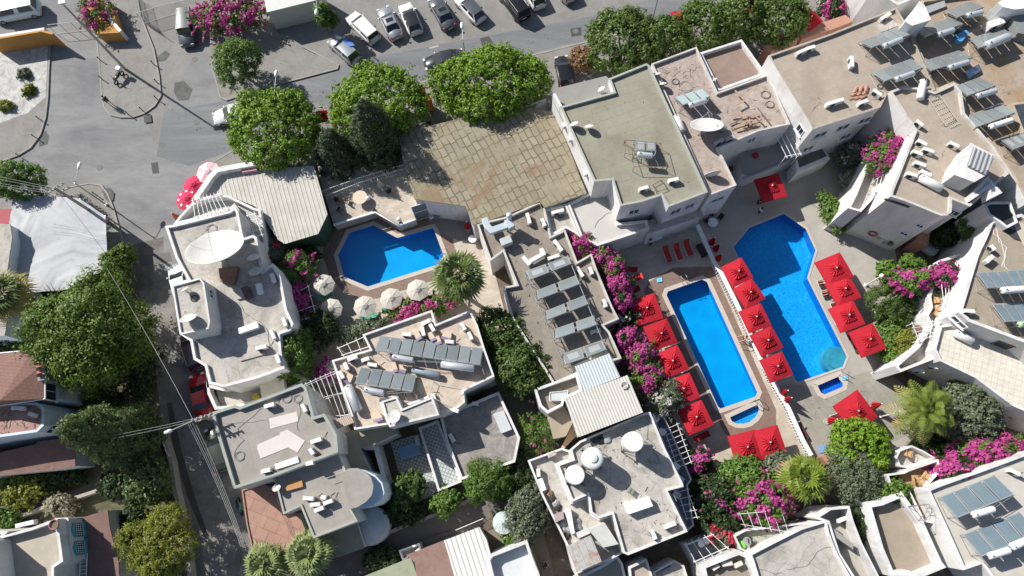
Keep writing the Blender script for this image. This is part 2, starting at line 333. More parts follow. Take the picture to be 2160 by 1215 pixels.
# garden soil and paths lower left
GARD = mat('garden_soil', (.11,.105,.06), .95, .25, 1.2, stain=(.07,.085,.035), stain_scale=.5, world=True, fine=.2)
sheet('garden_bed', 'p -100,560 240,560 300,640 325,720 330,860 350,960 375,1080 395,1330 -100,1330', .008, GARD)
PATHG = mat('garden_path', (.16,.14,.125), .9, .12, 1, stain=(.11,.10,.09), world=True)
sheet('garden_path', 'c0 -20,830 300,740 560,650 600,610 860,530 980,430 1010,510 900,580 620,690 330,790 0,890', .014, PATHG)
sheet('courtyard_paving', 'p 800,1250 1010,1130 1130,1060 1200,1330 760,1330', .010, mat('tan_courtyard',(.22,.19,.15),.9,.1,1,world=True))
sheet('courtyard_paving', 'p 1060,800 1160,800 1210,960 1120,1010 1090,930', .012, mat('dark_courtyard',(.17,.15,.125),.9,.1,1,world=True))
sheet('garden_bed', 'p 760,930 870,900 960,1060 1130,950 1160,1040 1150,1150 1000,1080 830,1110 760,1060', .009, GARD)
sheet('lane', 'p 690,1190 810,1120 960,1050 1130,960 1150,1010 1010,1110 860,1190 820,1230 690,1260', .016, PATHG)
# pool terraces

deckA = P3('p 676,345 850,330 1012,380 1040,560 1075,700 1040,730 760,860 640,900 600,760 560,600 560,480 690,440')
deckB = P3('p 1225,500 1300,470 1478,458 1500,500 1600,720 1706,962 1560,1010 1480,975 1420,880 1310,700')
deckC = P3('p 1478,458 1490,400 1570,340 1820,280 1880,480 1900,600 1850,660 1890,850 1990,960 1760,980 1706,962 1600,720 1500,500')
holed('pool_terrace', deckA, [POOLS[0]], .010, STONE)
holed('pool_terrace', deckB, [POOLS[1],POOLS[2]], .010, STONE)
holed('pool_deck', deckC, [POOLS[3],POOLS[4]], .010, DECKP)
holed('brick_border', P3('b1 498,212 700,150 735,136 1195,120 1245,375 1140,545 770,664 690,668 610,645 540,600 478,530 440,410 440,345'), [POOLS[0]], .018, BRICKD)
holed('brick_border', P3('b2 830,620 870,560 1010,476 1250,470 1290,560 c2 1640,200 1640,300 1560,370 1440,395 1330,350 1290,270 1230,290'), [POOLS[1],POOLS[2]], .018, BRICKD)
m_=MB(); pp=P3('c3 240,250 330,60 700,-40 900,60 860,330 560,520 470,560 330,560 300,450'); 
holed('slate_paving', pp, [POOLS[4]], .018, WETST) if False else None
sheet('slate_paving', 'c3 120,60 200,40 335,60 370,112 405,128 530,75 560,0 750,-60 900,60 960,330 480,560 330,560 300,420 200,200', .018, WETST)
def pool(name, label, poly, depth, tile, water, wz=-.12, cw=.42, wall=None):
    t = thing(name, label, 'swimming pool', centroid(poly)); org = centroid(poly)
    b=MB(); pc=ccw(poly); n=len(pc)
    b.add([(p.x,p.y,-depth) for p in pc],[tuple(range(n))])
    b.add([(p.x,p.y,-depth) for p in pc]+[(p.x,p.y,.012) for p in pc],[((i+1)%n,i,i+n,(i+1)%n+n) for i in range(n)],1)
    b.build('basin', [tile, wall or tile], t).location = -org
    k=MB(); k.strip(pc, cw, -.02, .05, closed=True); k.build('coping', COPE, t).location=-org
    wv=MB(); wv.add([(p.x,p.y,wz) for p in pc],[tuple(range(n))]); wv.build('water', water, t).location=-org
    return t
def pooltile(name, c1, c2, sc, amt):
    m=mat(name,(1,1,1),.5,.05,.5,world=True); nt=m.node_tree;N=nt.nodes;L=nt.links; vm=N[m['vm']]
    g=N.new('ShaderNodeNewGeometry'); v=N.new('ShaderNodeTexVoronoi'); v.inputs['Scale'].default_value=sc; v.feature='F1'; 
    nz=N.new('ShaderNodeTexNoise'); nz.inputs['Scale'].default_value=1.5; L.new(g.outputs['Position'],nz.inputs['Vector'])
    s1=N.new('ShaderNodeVectorMath'); s1.operation='SCALE'; s1.inputs['Scale'].default_value=.7; L.new(nz.outputs['Color'],s1.inputs[0])
    ad=N.new('ShaderNodeVectorMath'); L.new(g.outputs['Position'],ad.inputs[0]); L.new(s1.outputs[0],ad.inputs[1]); L.new(ad.outputs[0],v.inputs['Vector'])
    mr=N.new('ShaderNodeMapRange'); mr.inputs[1].default_value=.1; mr.inputs[2].default_value=.8; mr.inputs[4].default_value=amt; L.new(v.outputs['Distance'],mr.inputs[0])
    mx=N.new('ShaderNodeMix'); mx.data_type='RGBA'; mx.inputs[6].default_value=(*c1,1); mx.inputs[7].default_value=(*c2,1); L.new(mr.outputs[0],mx.inputs[0]); L.new(mx.outputs[2],vm.inputs[0]); return m
WA = watermat('pool_water',(.34,.84,.99))
TA = pooltile('blue_pool_paint_caustics',(0,.36,.66),(.0,.44,.73),.55,1.0)  # blue paint, with caustic light coloured into the floor as paler patches
TC = pooltile('blue_pool_mosaic',(.0,.32,.68),(.09,.50,.80),4.5,1.0)
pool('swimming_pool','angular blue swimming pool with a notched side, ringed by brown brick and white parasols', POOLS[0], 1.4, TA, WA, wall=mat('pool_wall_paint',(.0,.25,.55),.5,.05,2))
pool('swimming_pool','long narrow blue swimming pool between the row of red umbrellas and the white balustrade', POOLS[1], 1.4, TA, WA, wall=mat('pool_wall_paint',(.0,.25,.55)))
KT = tiled('small_blue_tiles',(.03,.30,.62),(.05,.36,.70),(.25,.55,.80),.28,.28,.03,rot=-.35,rough=.4)
KT2 = tiled('dark_blue_tiles',(.02,.11,.50),(.03,.15,.58),(.10,.30,.75),.28,.28,.03,rot=-.35,rough=.4)
pool('paddling_pool','half round tiled paddling pool at the foot of the long narrow pool', POOLS[2], .5, KT, WA)
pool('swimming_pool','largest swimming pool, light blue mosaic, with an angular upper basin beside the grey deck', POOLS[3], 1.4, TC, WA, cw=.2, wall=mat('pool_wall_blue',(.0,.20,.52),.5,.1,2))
pool('paddling_pool','small octagonal dark blue paddling pool below the largest pool', POOLS[4], .5, KT2, WA)
# round entry step of the large pool
c=P1('b3 478,1040',-.4); m_=MB(); m_.cyl((c.x,c.y,-1.39),(c.x,c.y,-.42),1.35,n=40,sm=False); m_.cyl((c.x,c.y,-.42),(c.x,c.y,-.27),.95,n=40,sm=False); o_=m_.build('round_pool_step', mat('pale_step_tile',(.26,.36,.38),.6,.2,1.2,world=True)); o_.parent=[q for q in S.objects if q.get('label','').startswith('largest swimming')][0]; o_.location=-o_.parent.location
# ---------------------------------------------------------------- buildings
def snap(poly, p):
    best=None; n=len(poly)
    for i in range(n):
        a=Vector(poly[i][:2]); b=Vector(poly[(i+1)%n][:2]); d=b-a; t=max(0,min(1,(Vector(p[:2])-a).dot(d)/d.length_squared)); q=a+d*t; e=(q-Vector(p[:2])).length
        if best is None or e<best[0]: best=(e,q,d.normalized(),i)
    return best[1],best[2],best[3]
FRW = mat('window_frame_white',(.75,.75,.75),.5,.03,2)
def window(parent, poly, s, z, w_=.9, h=1.0, frame=None, name='window', glass=None, sill=True, sunk=True):
    """a framed window set on the wall of the outline poly nearest the surveyed point s (its centre height z)"""
    q,d,i = snap(poly, P1(s,z)); nrm=Vector((d.y,-d.x)); 
    org = parent.location
    fr=MB(); ang=math.atan2(d.y,d.x); fc=frame or FRW
    c=Vector((q.x,q.y,z))-org
    def at(u,v,o): return Vector((c.x+d.x*u+nrm.x*o, c.y+d.y*u+nrm.y*o, c.z+v))
    t=.08
    for u,v,a,b in ((-w_/2,0,t,h+t),(w_/2,0,t,h+t),(0,h/2,w_-t,t),(0,-h/2,w_-t,t),(0,0,t*.6,h-t)):
        fr.box(at(u,v,.03),(a,.10,b),ang)
    if sill: fr.box(at(0,-h/2-.08,.09),(w_+.25,.24,.07),ang)
    f=fr.build(name, fc, parent)
    gl=MB(); gl.box(at(0,0,.015),(w_-.02,.03,h-.02),ang); gl.build('pane', glass or GLASS, f)
    return f
def wallbox(parent,poly,s,z,w_,h,d_,m,name='wall_box'):
    q,d,i=snap(poly,P1(s,z)); n=Vector((d.y,-d.x)); c=Vector((q.x+n.x*(d_/2+.01),q.y+n.y*(d_/2+.01),z))-parent.location; b=MB(); b.box(c,(w_,d_,h),math.atan2(d.y,d.x)); return b.build(name,m,parent)
def building(name,label,cat,top,zt,z0=-.02,ph=.5,pt=.28,wall=WHITE,roof=CONC,cap=None,group=None,wins=(),doors=(),org=None):
    poly = [Vector((p.x,p.y)) for p in ccw(P3(top,zt) if isinstance(top,str) else top)]; pt=pt*.8
    org = centroid(poly); org.z = max(z0,0); t=thing(name,label,cat,org,0,group)
    loc=[(p.x-org.x,p.y-org.y) for p in poly]; zl=lambda z:z-org.z
    n=len(loc); m=MB(); zr=zt-ph
    if ph>0:
        ins=inset(poly,pt); il=[(p.x-org.x,p.y-org.y) for p in ins]
        m.add([(x,y,zl(z0)) for x,y in loc]+[(x,y,zl(zt)) for x,y in loc],[(i,(i+1)%n,(i+1)%n+n,i+n) for i in range(n)])
        m.add([(x,y,zl(zt)) for x,y in loc]+[(x,y,zl(zt)) for x,y in il],[(i,(i+1)%n,(i+1)%n+n,i+n) for i in range(n)],1 if cap else 0)
        m.add([(x,y,zl(zt)) for x,y in il]+[(x,y,zl(zr-.02)) for x,y in il],[(i,(i+1)%n,(i+1)%n+n,i+n) for i in range(n)],1 if cap else 0)
        m.build('wall',[wall,cap] if cap else wall,t)
        r=MB(); r.add([(x,y,zl(zr)) for x,y in il],[tuple(range(n))]); r.build('roof',roof,t)
    else:
        m.add([(x,y,zl(z0)) for x,y in loc]+[(x,y,zl(zt)) for x,y in loc],[(i,(i+1)%n,(i+1)%n+n,i+n) for i in range(n)]); m.build('wall',wall,t)
        r=MB(); ex=inset(poly,-.06) if cap is None else inset(poly,-.15); el=[(p.x-org.x,p.y-org.y) for p in ex]; r.prism(el,zl(zt),zl(zt)+.10,bottom=True); r.build('roof',roof,t)
    t['_z']=zr
    for wv in wins: 
        s,z,ww,hh=wv[:4]; window(t,poly,s,z,ww,hh,*(wv[4:]))
    return t, poly
def finish_props():
    for o in S.objects:
        if '_z' in o: del o['_z']
def wallstrip(name,label,cat,line,h,wd=.25,m=WHITE,z0=-.02,closed=False,zs=None,group=None):
    pts=P3(line, h if zs is None else zs); o=centroid(pts); o.z=max(z0,0); mb=MB(); mb.strip([(p.x-o.x,p.y-o.y) for p in pts],wd,z0-o.z,h-o.z,closed=closed)
    ob=mb.build(name,m); ob.location=o; return tag(ob,label,cat,group)
def ribbed(poly, z, parent, name, m, pitch, ang, hgt=.05, wd=.5, slope=None):
    """sheet roofing: a thin slab with raised ribs running along ang, clipped to the outline"""
    n=len(poly); mb=MB(); mb.prism(poly,z-.06,z,bottom=True)
    c,s_=math.cos(ang),math.sin(ang); loc=[(p[0]*c+p[1]*s_, -p[0]*s_+p[1]*c) for p in poly]
    y0=min(p[1] for p in loc); y1=max(p[1] for p in loc); y=y0+pitch*.5
    while y<y1:
        xs=[]
        for i in range(n):
            a,b=loc[i],loc[(i+1)%n]
            if (a[1]-y)*(b[1]-y)<0: xs.append(a[0]+(b[0]-a[0])*(y-a[1])/(b[1]-a[1]))
        xs.sort()
        for a,b in zip(xs[::2],xs[1::2]):
            if b-a<.1: continue
            hw=pitch*wd/2
            q=[(a,y-hw,z),(b,y-hw,z),(b,y-hw*.45,z+hgt),(a,y-hw*.45,z+hgt),(b,y+hw*.45,z+hgt),(a,y+hw*.45,z+hgt),(b,y+hw,z),(a,y+hw,z)]
            vs=[(X*c-Y*s_,X*s_+Y*c,Z) for X,Y,Z in q]
            mb.add(vs,[(0,1,2,3),(3,2,4,5),(5,4,6,7)])
        y+=pitch
    return mb.build(name,m,parent)
def tinroof(name,label,cat,top,z,z0,m,pitch,along,wall=None,wd=.5,hgt=.05,overhang=.2):
    pts=[Vector((p.x,p.y)) for p in ccw(P3(top,z))]; org=centroid(pts); org.z=max(0,z0); t=thing(name,label,cat,org)
    loc=[(p.x-org.x,p.y-org.y) for p in pts]; ang=dirv(along,z)
    ribbed(loc,z-org.z,t,'roof',m,pitch,ang,hgt,wd)
    ins=[(p.x-org.x,p.y-org.y) for p in inset(pts,overhang)]
    if wall is not None:
        n=len(ins); mb=MB(); mb.add([(x,y,z0-org.z) for x,y in ins]+[(x,y,z-.06-org.z) for x,y in ins],[(i,(i+1)%n,(i+1)%n+n,i+n) for i in range(n)]); mb.build('wall',wall,t)
    else:
        for x,y in ins: 
            mb=MB(); mb.cyl((x,y,z0-org.z),(x,y,z-.06-org.z),.06); mb.build('post',GREYM,t)
    return t
B = {}
CAPG=mat('green_grey_cap',(.36,.37,.32),.85,.12,2); CAPT=mat('tan_cap',(.38,.34,.28),.85,.15,2); CAPO=mat('ochre_cap',(.42,.36,.26),.85,.2,2,stain=(.34,.22,.1),stain_scale=.8); CAPD=mat('dirty_white_cap',(.54,.52,.48),.85,.15,2,stain=(.3,.28,.25),stain_scale=1)
# --- street-side white block with the mossy flat roof
B['moss'],mossp = building('white_house','white two storey house with mossy grey green flat roof carrying a twin panel water heater','house',
  'a2 322,650 650,560 620,478 850,385 870,400 1225,1172 b2 985,105 940,35 820,75 690,100 a2 640,1098 530,1108', 7.4, ph=.3, pt=.25, roof=CGREEN, cap=CAPG,
  wins=[('b2 775,140',5.4,1.0,1.0),('b2 1030,140',5.4,1.1,1.1),('b2 1115,105',5.4,1.0,1.0)])
for a_ in ('e3 345,755','e3 395,870','e3 520,1165'): wallbox(B['moss'],mossp,a_,6.2,.5,.5,.3,WHITE,'wall_vent')
building('roof_annex','low annex with plain grey roof behind the street trees beside the mossy roofed house','annex','a2 300,545 600,470 700,560 560,700 340,740 285,620',6.3,ph=0,roof=mat('grey_felt',(.26,.255,.23),.9,.06,1,world=True))
B['dusty'],_ = building('white_house','white house with dusty pink roof littered with cables and broken timber','house',
  'a2 880,388 1155,285 1285,562 1590,452 a3 195,757 a2 1533,800 1290,905 1400,1130 1238,1190 1222,1160', 6.8, ph=.35, pt=.2, roof=CPINK, cap=CAPD,
  wins=[('a2 1505,880',5.3,.9,.9),('b2 1285,62',4.8,1.4,.8)])
building('terrace_house','low house with brown terrace roof tucked behind the dusty roof','house','a2 1172,322 1430,240 1580,450 1290,553',6.2,ph=.5,roof=mat('brown_terrace',(.235,.165,.14),.9,.08,2,stain=(.33,.25,.18),stain_scale=.3,world=True))
B['tan'],_ = building('white_house','white house with wide tan roof between the broken timber pile and the solar heaters','house',
  'a3 60,338 440,205 840,45 925,185 1080,545 955,560 790,565 745,655 330,790 315,755', 8.8, ph=.3, pt=.22, roof=CTAN, cap=CAPT,
  wins=[('f4 675,615',7.0,.9,1.0),('f4 850,655',6.9,1.3,1.0),('f4 1085,565',6.9,1.3,1.0),('f4 1325,515',6.9,1.3,1.0),('f4 725,815',4.2,1.1,.9),('f4 1140,710',4.2,1.2,.9)])
B['big'],bigp = building('apartment_block','big white apartment block with tan roof crowded with air conditioners','apartments',
  'a3 800,557 890,522 1010,540 1075,560 1195,505 1240,560 1260,690 1440,900 1540,1050 f6 1290,260 1115,190 1110,315 1060,350 1000,350 660,210 505,160 510,110 f7 -9999,-9999'.replace(' f7 -9999,-9999','')+' a3 955,795', 9.2, ph=.3, pt=.28, roof=CTAN, cap=CAPD,
  wins=[('f6 828,358',6.5,.6,.5),('f6 660,470',4.2,.7,.5),('f6 1140,290',7.5,.9,.8)])
for a_ in (('f6 395,548',1.6,.35,.4,.06,mat('green_sign',(.25,.4,.1),.6),'sign'),('f6 440,565',1.5,.9,.5,.05,mat('pale_sign',(.55,.56,.56),.6),'sign'),('f6 490,590',1.3,1.0,.6,.08,GREYP,'meter_frame'),('f6 522,572',1.7,.35,.5,.15,DARKM,'meter_box'),('f6 585,170',8.6,2.2,.25,.1,DARKM,'parapet_slot')): wallbox(B['big'],bigp,*a_)
building('apartment_block','right hand block with an ochre stained roof under the solar cluster','apartments',
  'a3 930,190 1000,0 1900,-120 1900,600 1560,640 1700,1000 1900,1300 1640,1240 1540,1050 1440,900 1262,690 1242,560 1200,505 1075,560',8.3,ph=.35,cap=CAPO,roof=mat('ochre_roof',(.36,.29,.22),.9,.1,1.4,stain=(.32,.20,.09),stain_scale=.45,stain_amt=.8,world=True,fine=.06))
building('flat_roof_house','house with plain concrete roof at the top right edge above the solar heaters','house','a3 850,30 1000,-30 1110,-60 1200,-300 500,-300 700,-60',7.0,ph=.3,roof=CONC)
# --- low banquet hall with the mossy tile roof
HALL = tiled('mossy_roof_tiles',(.30,.265,.195),(.25,.215,.155),(.125,.105,.05),1.06,.66,.085,rot=R(63),rough=.9,offset=.12,distort=.30,stain=(.235,.195,.115),smooth=.75,fade=.75,patch=(.23,.15,.085))
hall,hp = building('banquet_hall','wide low hall with beige roof ruled into mossy rectangles beside the street trees','hall',
  'a1 900,820 1800,600 a2 90,655 285,690 480,1180 450,1200 b2 480,25 210,115 f7 720,385 195,570 150,575 95,420 a1 1000,1215 930,980', 4.2, ph=.0, wall=WHITE, roof=HALL)
# --- timber-and-tin roofed restaurant at the corner
TIN = mat('pale_sheet_roof',(.47,.45,.40),.7,.08,1.2,stain=(.36,.34,.28),stain_scale=.5,world=True)
tinroof('restaurant_hall','restaurant hall under a pale ribbed sheet roof at the street corner','restaurant','e4 470,190 910,125 1450,90 1510,300 1578,550 1490,735 1175,830 1110,790 960,560 930,500 880,470 640,370 560,390 430,330 320,395',3.6,0,TIN,.42,'e4 1250,250 1390,760',wall=mat('dark_green_wall',(.03,.07,.035),.6,.2,2),hgt=.035,wd=.35)
# --- dish house
B['dish'],_ = building('white_house','white house on the alley corner carrying the giant satellite dish','house',
  'e4 35,660 120,648 650,515 700,475 730,520 780,775 870,745 905,765 965,1075 1060,1015 d5 1075,190 1130,480 1190,610 1160,670 1065,705 1085,900 1110,1010 870,1100 560,1180 430,1150 390,990 290,930 260,765 165,700 100,300 90,255 235,210 130,20',6.4,ph=.35,pt=.3,wall=WHITE,roof=CONCL,cap=None)
building('rooftop_hut','box shaped white stair head with a small dish on its roof by the alley','stair head','d5 95,265 350,195 385,240 440,590 425,655 185,705 165,690',8.5,z0=6.0,ph=.2,pt=.18,roof=CONCL,wins=[('d5 430,345',7.5,.8,.7)])
building('terrace_house','narrow white terrace with a lilac parapet beside the tilted corner restaurant roof','house','e4 280,450 430,385 600,365 640,368 890,490 940,500 1000,850 965,1060 905,770 870,748 780,780 720,520 690,478 650,520 110,650 170,570',4.4,ph=.8,pt=.3,roof=mat('terrace_floor',(.42,.42,.40),.9,.08,1,world=True))
building('terrace_house','sunken white yard with curved walls beneath the grey membrane roof','house','d5 430,1155 560,1185 870,1100 1110,1010 1300,1100 1250,1160 c0 1650,130 1440,190 1310,200 1265,100 b0 1255,1080',3.4,ph=1.0,pt=.35,roof=CONCL)
# --- grey membrane roof house with round tower
B['grey'],_ = building('grey_roof_house','house with big grey membrane roof patched with two pale panels beside the alley','house',
  'd4 105,345 290,285 330,300 835,110 870,140 935,380 1020,355 1060,420 1120,530 1130,670 640,855 285,970 270,940 120,440',7.0,ph=.4,pt=.3,wall=WDIRTY,roof=CGREY,cap=mat('grey_green_cap',(.32,.34,.30),.8,.1,2))
building('grey_roof_house','lower grey roofed wing with scattered air conditioners beside the round tower','house','d4 640,858 1130,672 1190,815 1230,1125 c1 650,880 380,985 c1 300,790 195,840 150,660 120,590',5.9,ph=.15,pt=.2,wall=WDIRTY,roof=CGREY,cap=CAPG)
TERR = tiled('terracotta_slabs',(.36,.20,.145),(.32,.18,.13),(.24,.13,.09),1.2,1.0,.04,rot=R(20),stain=(.40,.26,.19))
building('terracotta_house','low house with terracotta slab roof at the foot of the alley','house','c1 -60,690 60,650 140,690 185,830 290,830 330,940 310,1020 150,1075 20,1130 -30,900',3.6,ph=.12,pt=.15,wall=WDIRTY,roof=TERR,cap=TERR)
building('yellow_roof_annex','narrow annex with yellow grey roof behind the grey roofed wing','annex','c1 510,370 830,255 880,345 740,415 655,435 720,570 560,570',3.4,ph=0,wall=WDIRTY,roof=mat('yellow_grey_roof',(.30,.27,.20),.9,.1,1,world=True))
# --- beige roof house with two banks of collectors
B['beige'],_ = building('solar_roof_house','beige roofed house with two long banks of solar collectors in the middle','house',
  'd3 75,540 385,450 325,330 890,130 925,245 1205,130 1265,260 1320,440 1400,670 1150,790 1160,880 1100,930 955,990 900,830 640,930 600,835 480,870 545,1060 260,1105 230,980',5.2,ph=.4,pt=.22,wall=WHITE,roof=mat('beige_tile_roof',(.52,.44,.36),.9,.12,2,stain=(.40,.31,.23),stain_scale=.6,stain_amt=.6,fine=.06),
  wins=[])
building('roof_penthouse','raised white roof box with a round dish on the beige roofed house','stair head','d3 480,872 605,835 650,935 895,835 950,985 545,1085 520,1020',6.6,z0=4.7,ph=.15,pt=.2,roof=CONCL)
GRV = mat('gravel_roof',(.29,.265,.24),.95,.08,2,fine=.14)
building('gravel_roof_house','low house with dark gravel roof right of the patterned tile yard','house','c1 1150,240 1510,90 1640,370 1610,520 1280,630 1190,400',3.3,ph=.35,wall=WHITE,roof=GRV)
PATT = tiled('patterned_floor_tiles',(.50,.52,.50),(.43,.45,.43),(.20,.235,.225),.30,.30,.045,rot=R(20),offset=0,smooth=.3)
building('tile_terrace','narrow white walled terrace paved with grey patterned tiles','terrace','c1 1020,310 1140,262 1285,640 1140,700',1.9,ph=.6,pt=.25,roof=PATT)
sheet('tile_yard','c1 850,400 1030,345 1150,690 1040,760 960,720 900,580',.03,PATT)
# --- five-row solar house
B['five'],_ = building('five_row_house','house with dark roof carrying five stepped rows of solar collectors','house',
  'd1 185,290 440,230 725,100 770,170 820,395 940,340 1045,615 1165,545 1215,690 1340,990 1400,1105 1270,1160 1320,1215 d2 1180,470 1110,490 1050,420 780,540 800,600 600,690 d1 490,1110 410,830 525,810 410,530 300,610',4.3,ph=.4,pt=.22,roof=CDARK,cap=CAPD)
building('terrace_house','flat roofed white terrace with lilac shade between the mossy hall roof and the bougainvillea','house','f7 945,395 1130,310 1175,270 1290,290 1380,560 1620,535 1640,610 1200,755 1065,690',3.9,ph=.4,roof=mat('smooth_grey_terrace',(.46,.44,.41),.8,.05,.8,stain=(.52,.50,.47)))
building('terrace_house','small walled yard with a cooler box beside the five row roof','yard','f7 752,440 940,398 1060,685 1000,640 935,605 812,672',3.9,ph=.45,roof=CONC)
building('pool_bar','white pool bar with flat roof under the mossy roofed house facing the narrow pool','bar','f7 1600,560 1625,650 2085,500 2065,410',3.0,ph=0,roof=CONC)
TINW = mat('cream_corrugated_metal',(.55,.53,.48),.55,.05,1.5,stain=(.47,.44,.38),stain_scale=.5,world=True)
TINB = mat('pale_blue_corrugated_metal',(.50,.55,.56),.5,.05,1.5,world=True)
tinroof('corrugated_hall','building under a large cream corrugated roof ','building','d2 850,750 1170,635 1230,612 1365,930 820,1140 690,815',6.4,0,TINW,.26,'d2 700,810 825,1130',wall=WHITE,hgt=.05,wd=.7)
tinroof('corrugated_roof','pale blue corrugated lean-to roof directly above the large cream one','shed','d2 780,540 1075,425 1168,630 860,748',6.2,0,TINB,.26,'d2 700,810 825,1130',wall=WHITE,hgt=.05,wd=.7)
building('terrace_house','small white roof yard with a leaning glass frame left of the corrugated roofs','house','d2 430,730 800,600 850,745 690,815 680,870 545,940 480,880',4.6,ph=.7,wall=WHITE,roof=CDARK)
building('tan_annex','tan roofed annex below the yard with a flower bed at its side','annex','d2 545,940 690,880 755,1020 700,1130 600,1150',3.2,ph=0,wall=WHITE,roof=mat('tan_annex_roof',(.31,.26,.19),.9,.08,1,world=True))
# --- water tank house
B['tank'],_ = building('tank_house','white house with three big water tanks on its stained roof','house',
  'f8 350,300 420,240 880,40 930,30 1040,300 1165,545 1170,570 1055,600 1200,895 770,1065 735,1050 655,770 560,800 500,760 480,630 365,680 255,410 370,370',5.6,ph=.3,pt=.22,roof=CONCL)
building('tank_house','lower junk strewn roof terrace alongside the water tank roof','house','f8 45,380 290,290 350,310 370,372 255,415 360,680 480,640 505,765 560,800 650,775 735,1050 600,1120 385,1205 330,1000 150,640',4.2,ph=.55,pt=.2,roof=CONCL)
tinroof('rusty_shed','two grey metal roof sheets with rust patches ending the junk terrace','shed','f8 325,1000 500,920 580,1110 400,1190',5.6,3.6,mat('rusty_sheet',(.42,.42,.39),.6,.1,2,stain=(.36,.12,.06),stain_scale=1.3,stain_amt=.9),.6,'f8 325,1000 400,1190',wall=WDIRTY,hgt=.03,wd=.1)
# --- right middle block
B['rm'],_ = building('apartment_block','right hand white apartment block with tan roof and two rows of blue glazed collectors','apartments',
  'f6 1495,400 1800,330 2300,700 2300,2000 d8 1640,830 1030,600 920,500 1100,-100 f6 1380,660 1430,560',7.6,ph=.3,pt=.35,roof=mat('tan_flat_roof2',(.33,.28,.215),.9,.08,1.2,stain=(.25,.20,.15),stain_scale=.35,fine=.05),
  wins=[('d8 935,595',6.6,1.4,.6),('d8 1440,870',5.6,2.2,1.2,mat('brown_frame',(.2,.1,.06)))])
TERW = tiled('cream_terrace_tiles',(.66,.62,.53),(.62,.58,.50),(.50,.45,.37),.5,.5,.03,rot=R(20),offset=0,stain=(.58,.52,.44))
B['terr'],tp_ = building('terrace_block','white block with a cream tiled roof terrace and a cylinder on its floor','apartments',
  'd8 730,630 640,880 700,980 300,1140 p 1901,790 1898,788 d8 240,1110 620,850 700,640'.replace(' p 1901,790 1898,788','')+'',5.0,ph=.5,pt=.2,roof=TERW) if False else (None,None)
building('terrace_block','white block with a cream tiled roof terrace on the right edge','apartments',
  'd8 725,640 1030,600 1640,900 2200,1100 2200,1800 1500,1500 1100,1200 725,1020 660,890',5.4,ph=.35,pt=.25,roof=TERW)
building('balcony_block','white stepped balcony block with pergola bars and bougainvillea above the grey deck','apartments',
  'd8 570,530 620,440 600,330 660,130 720,-60 1000,-150 1070,0 930,470 910,530 725,620 650,890 700,985 300,1140 240,1070 480,860 620,640',4.6,ph=.9,pt=.3,roof=CONCL,wins=[])
building('low_terrace','lower white balcony with patio tables under thin pergola bars and bougainvillea','terrace','d8 340,100 600,30 640,150 560,500 400,600 280,590 330,400',2.2,ph=.9,pt=.2,roof=CONCL)
building('balcony_block','white balcony wing with pergola bars left of the air conditioner crowded roof','apartments',
  'f6 505,160 535,110 720,-350 560,-420 430,-200 345,60 300,140 350,240 60,535 20,480 -10,470',5.0,ph=.8,pt=.25,roof=CONCL) if False else None
building('balcony_block','white stepped balcony wing with a blue and a tan chair left of the crowded roof','apartments',
  'd7 0,1120 130,900 250,560 330,330 250,150 110,190 160,330 60,500 -80,800 -180,1050 -260,1210 -120,1250',5.6,ph=.8,pt=.25,roof=CONCL)
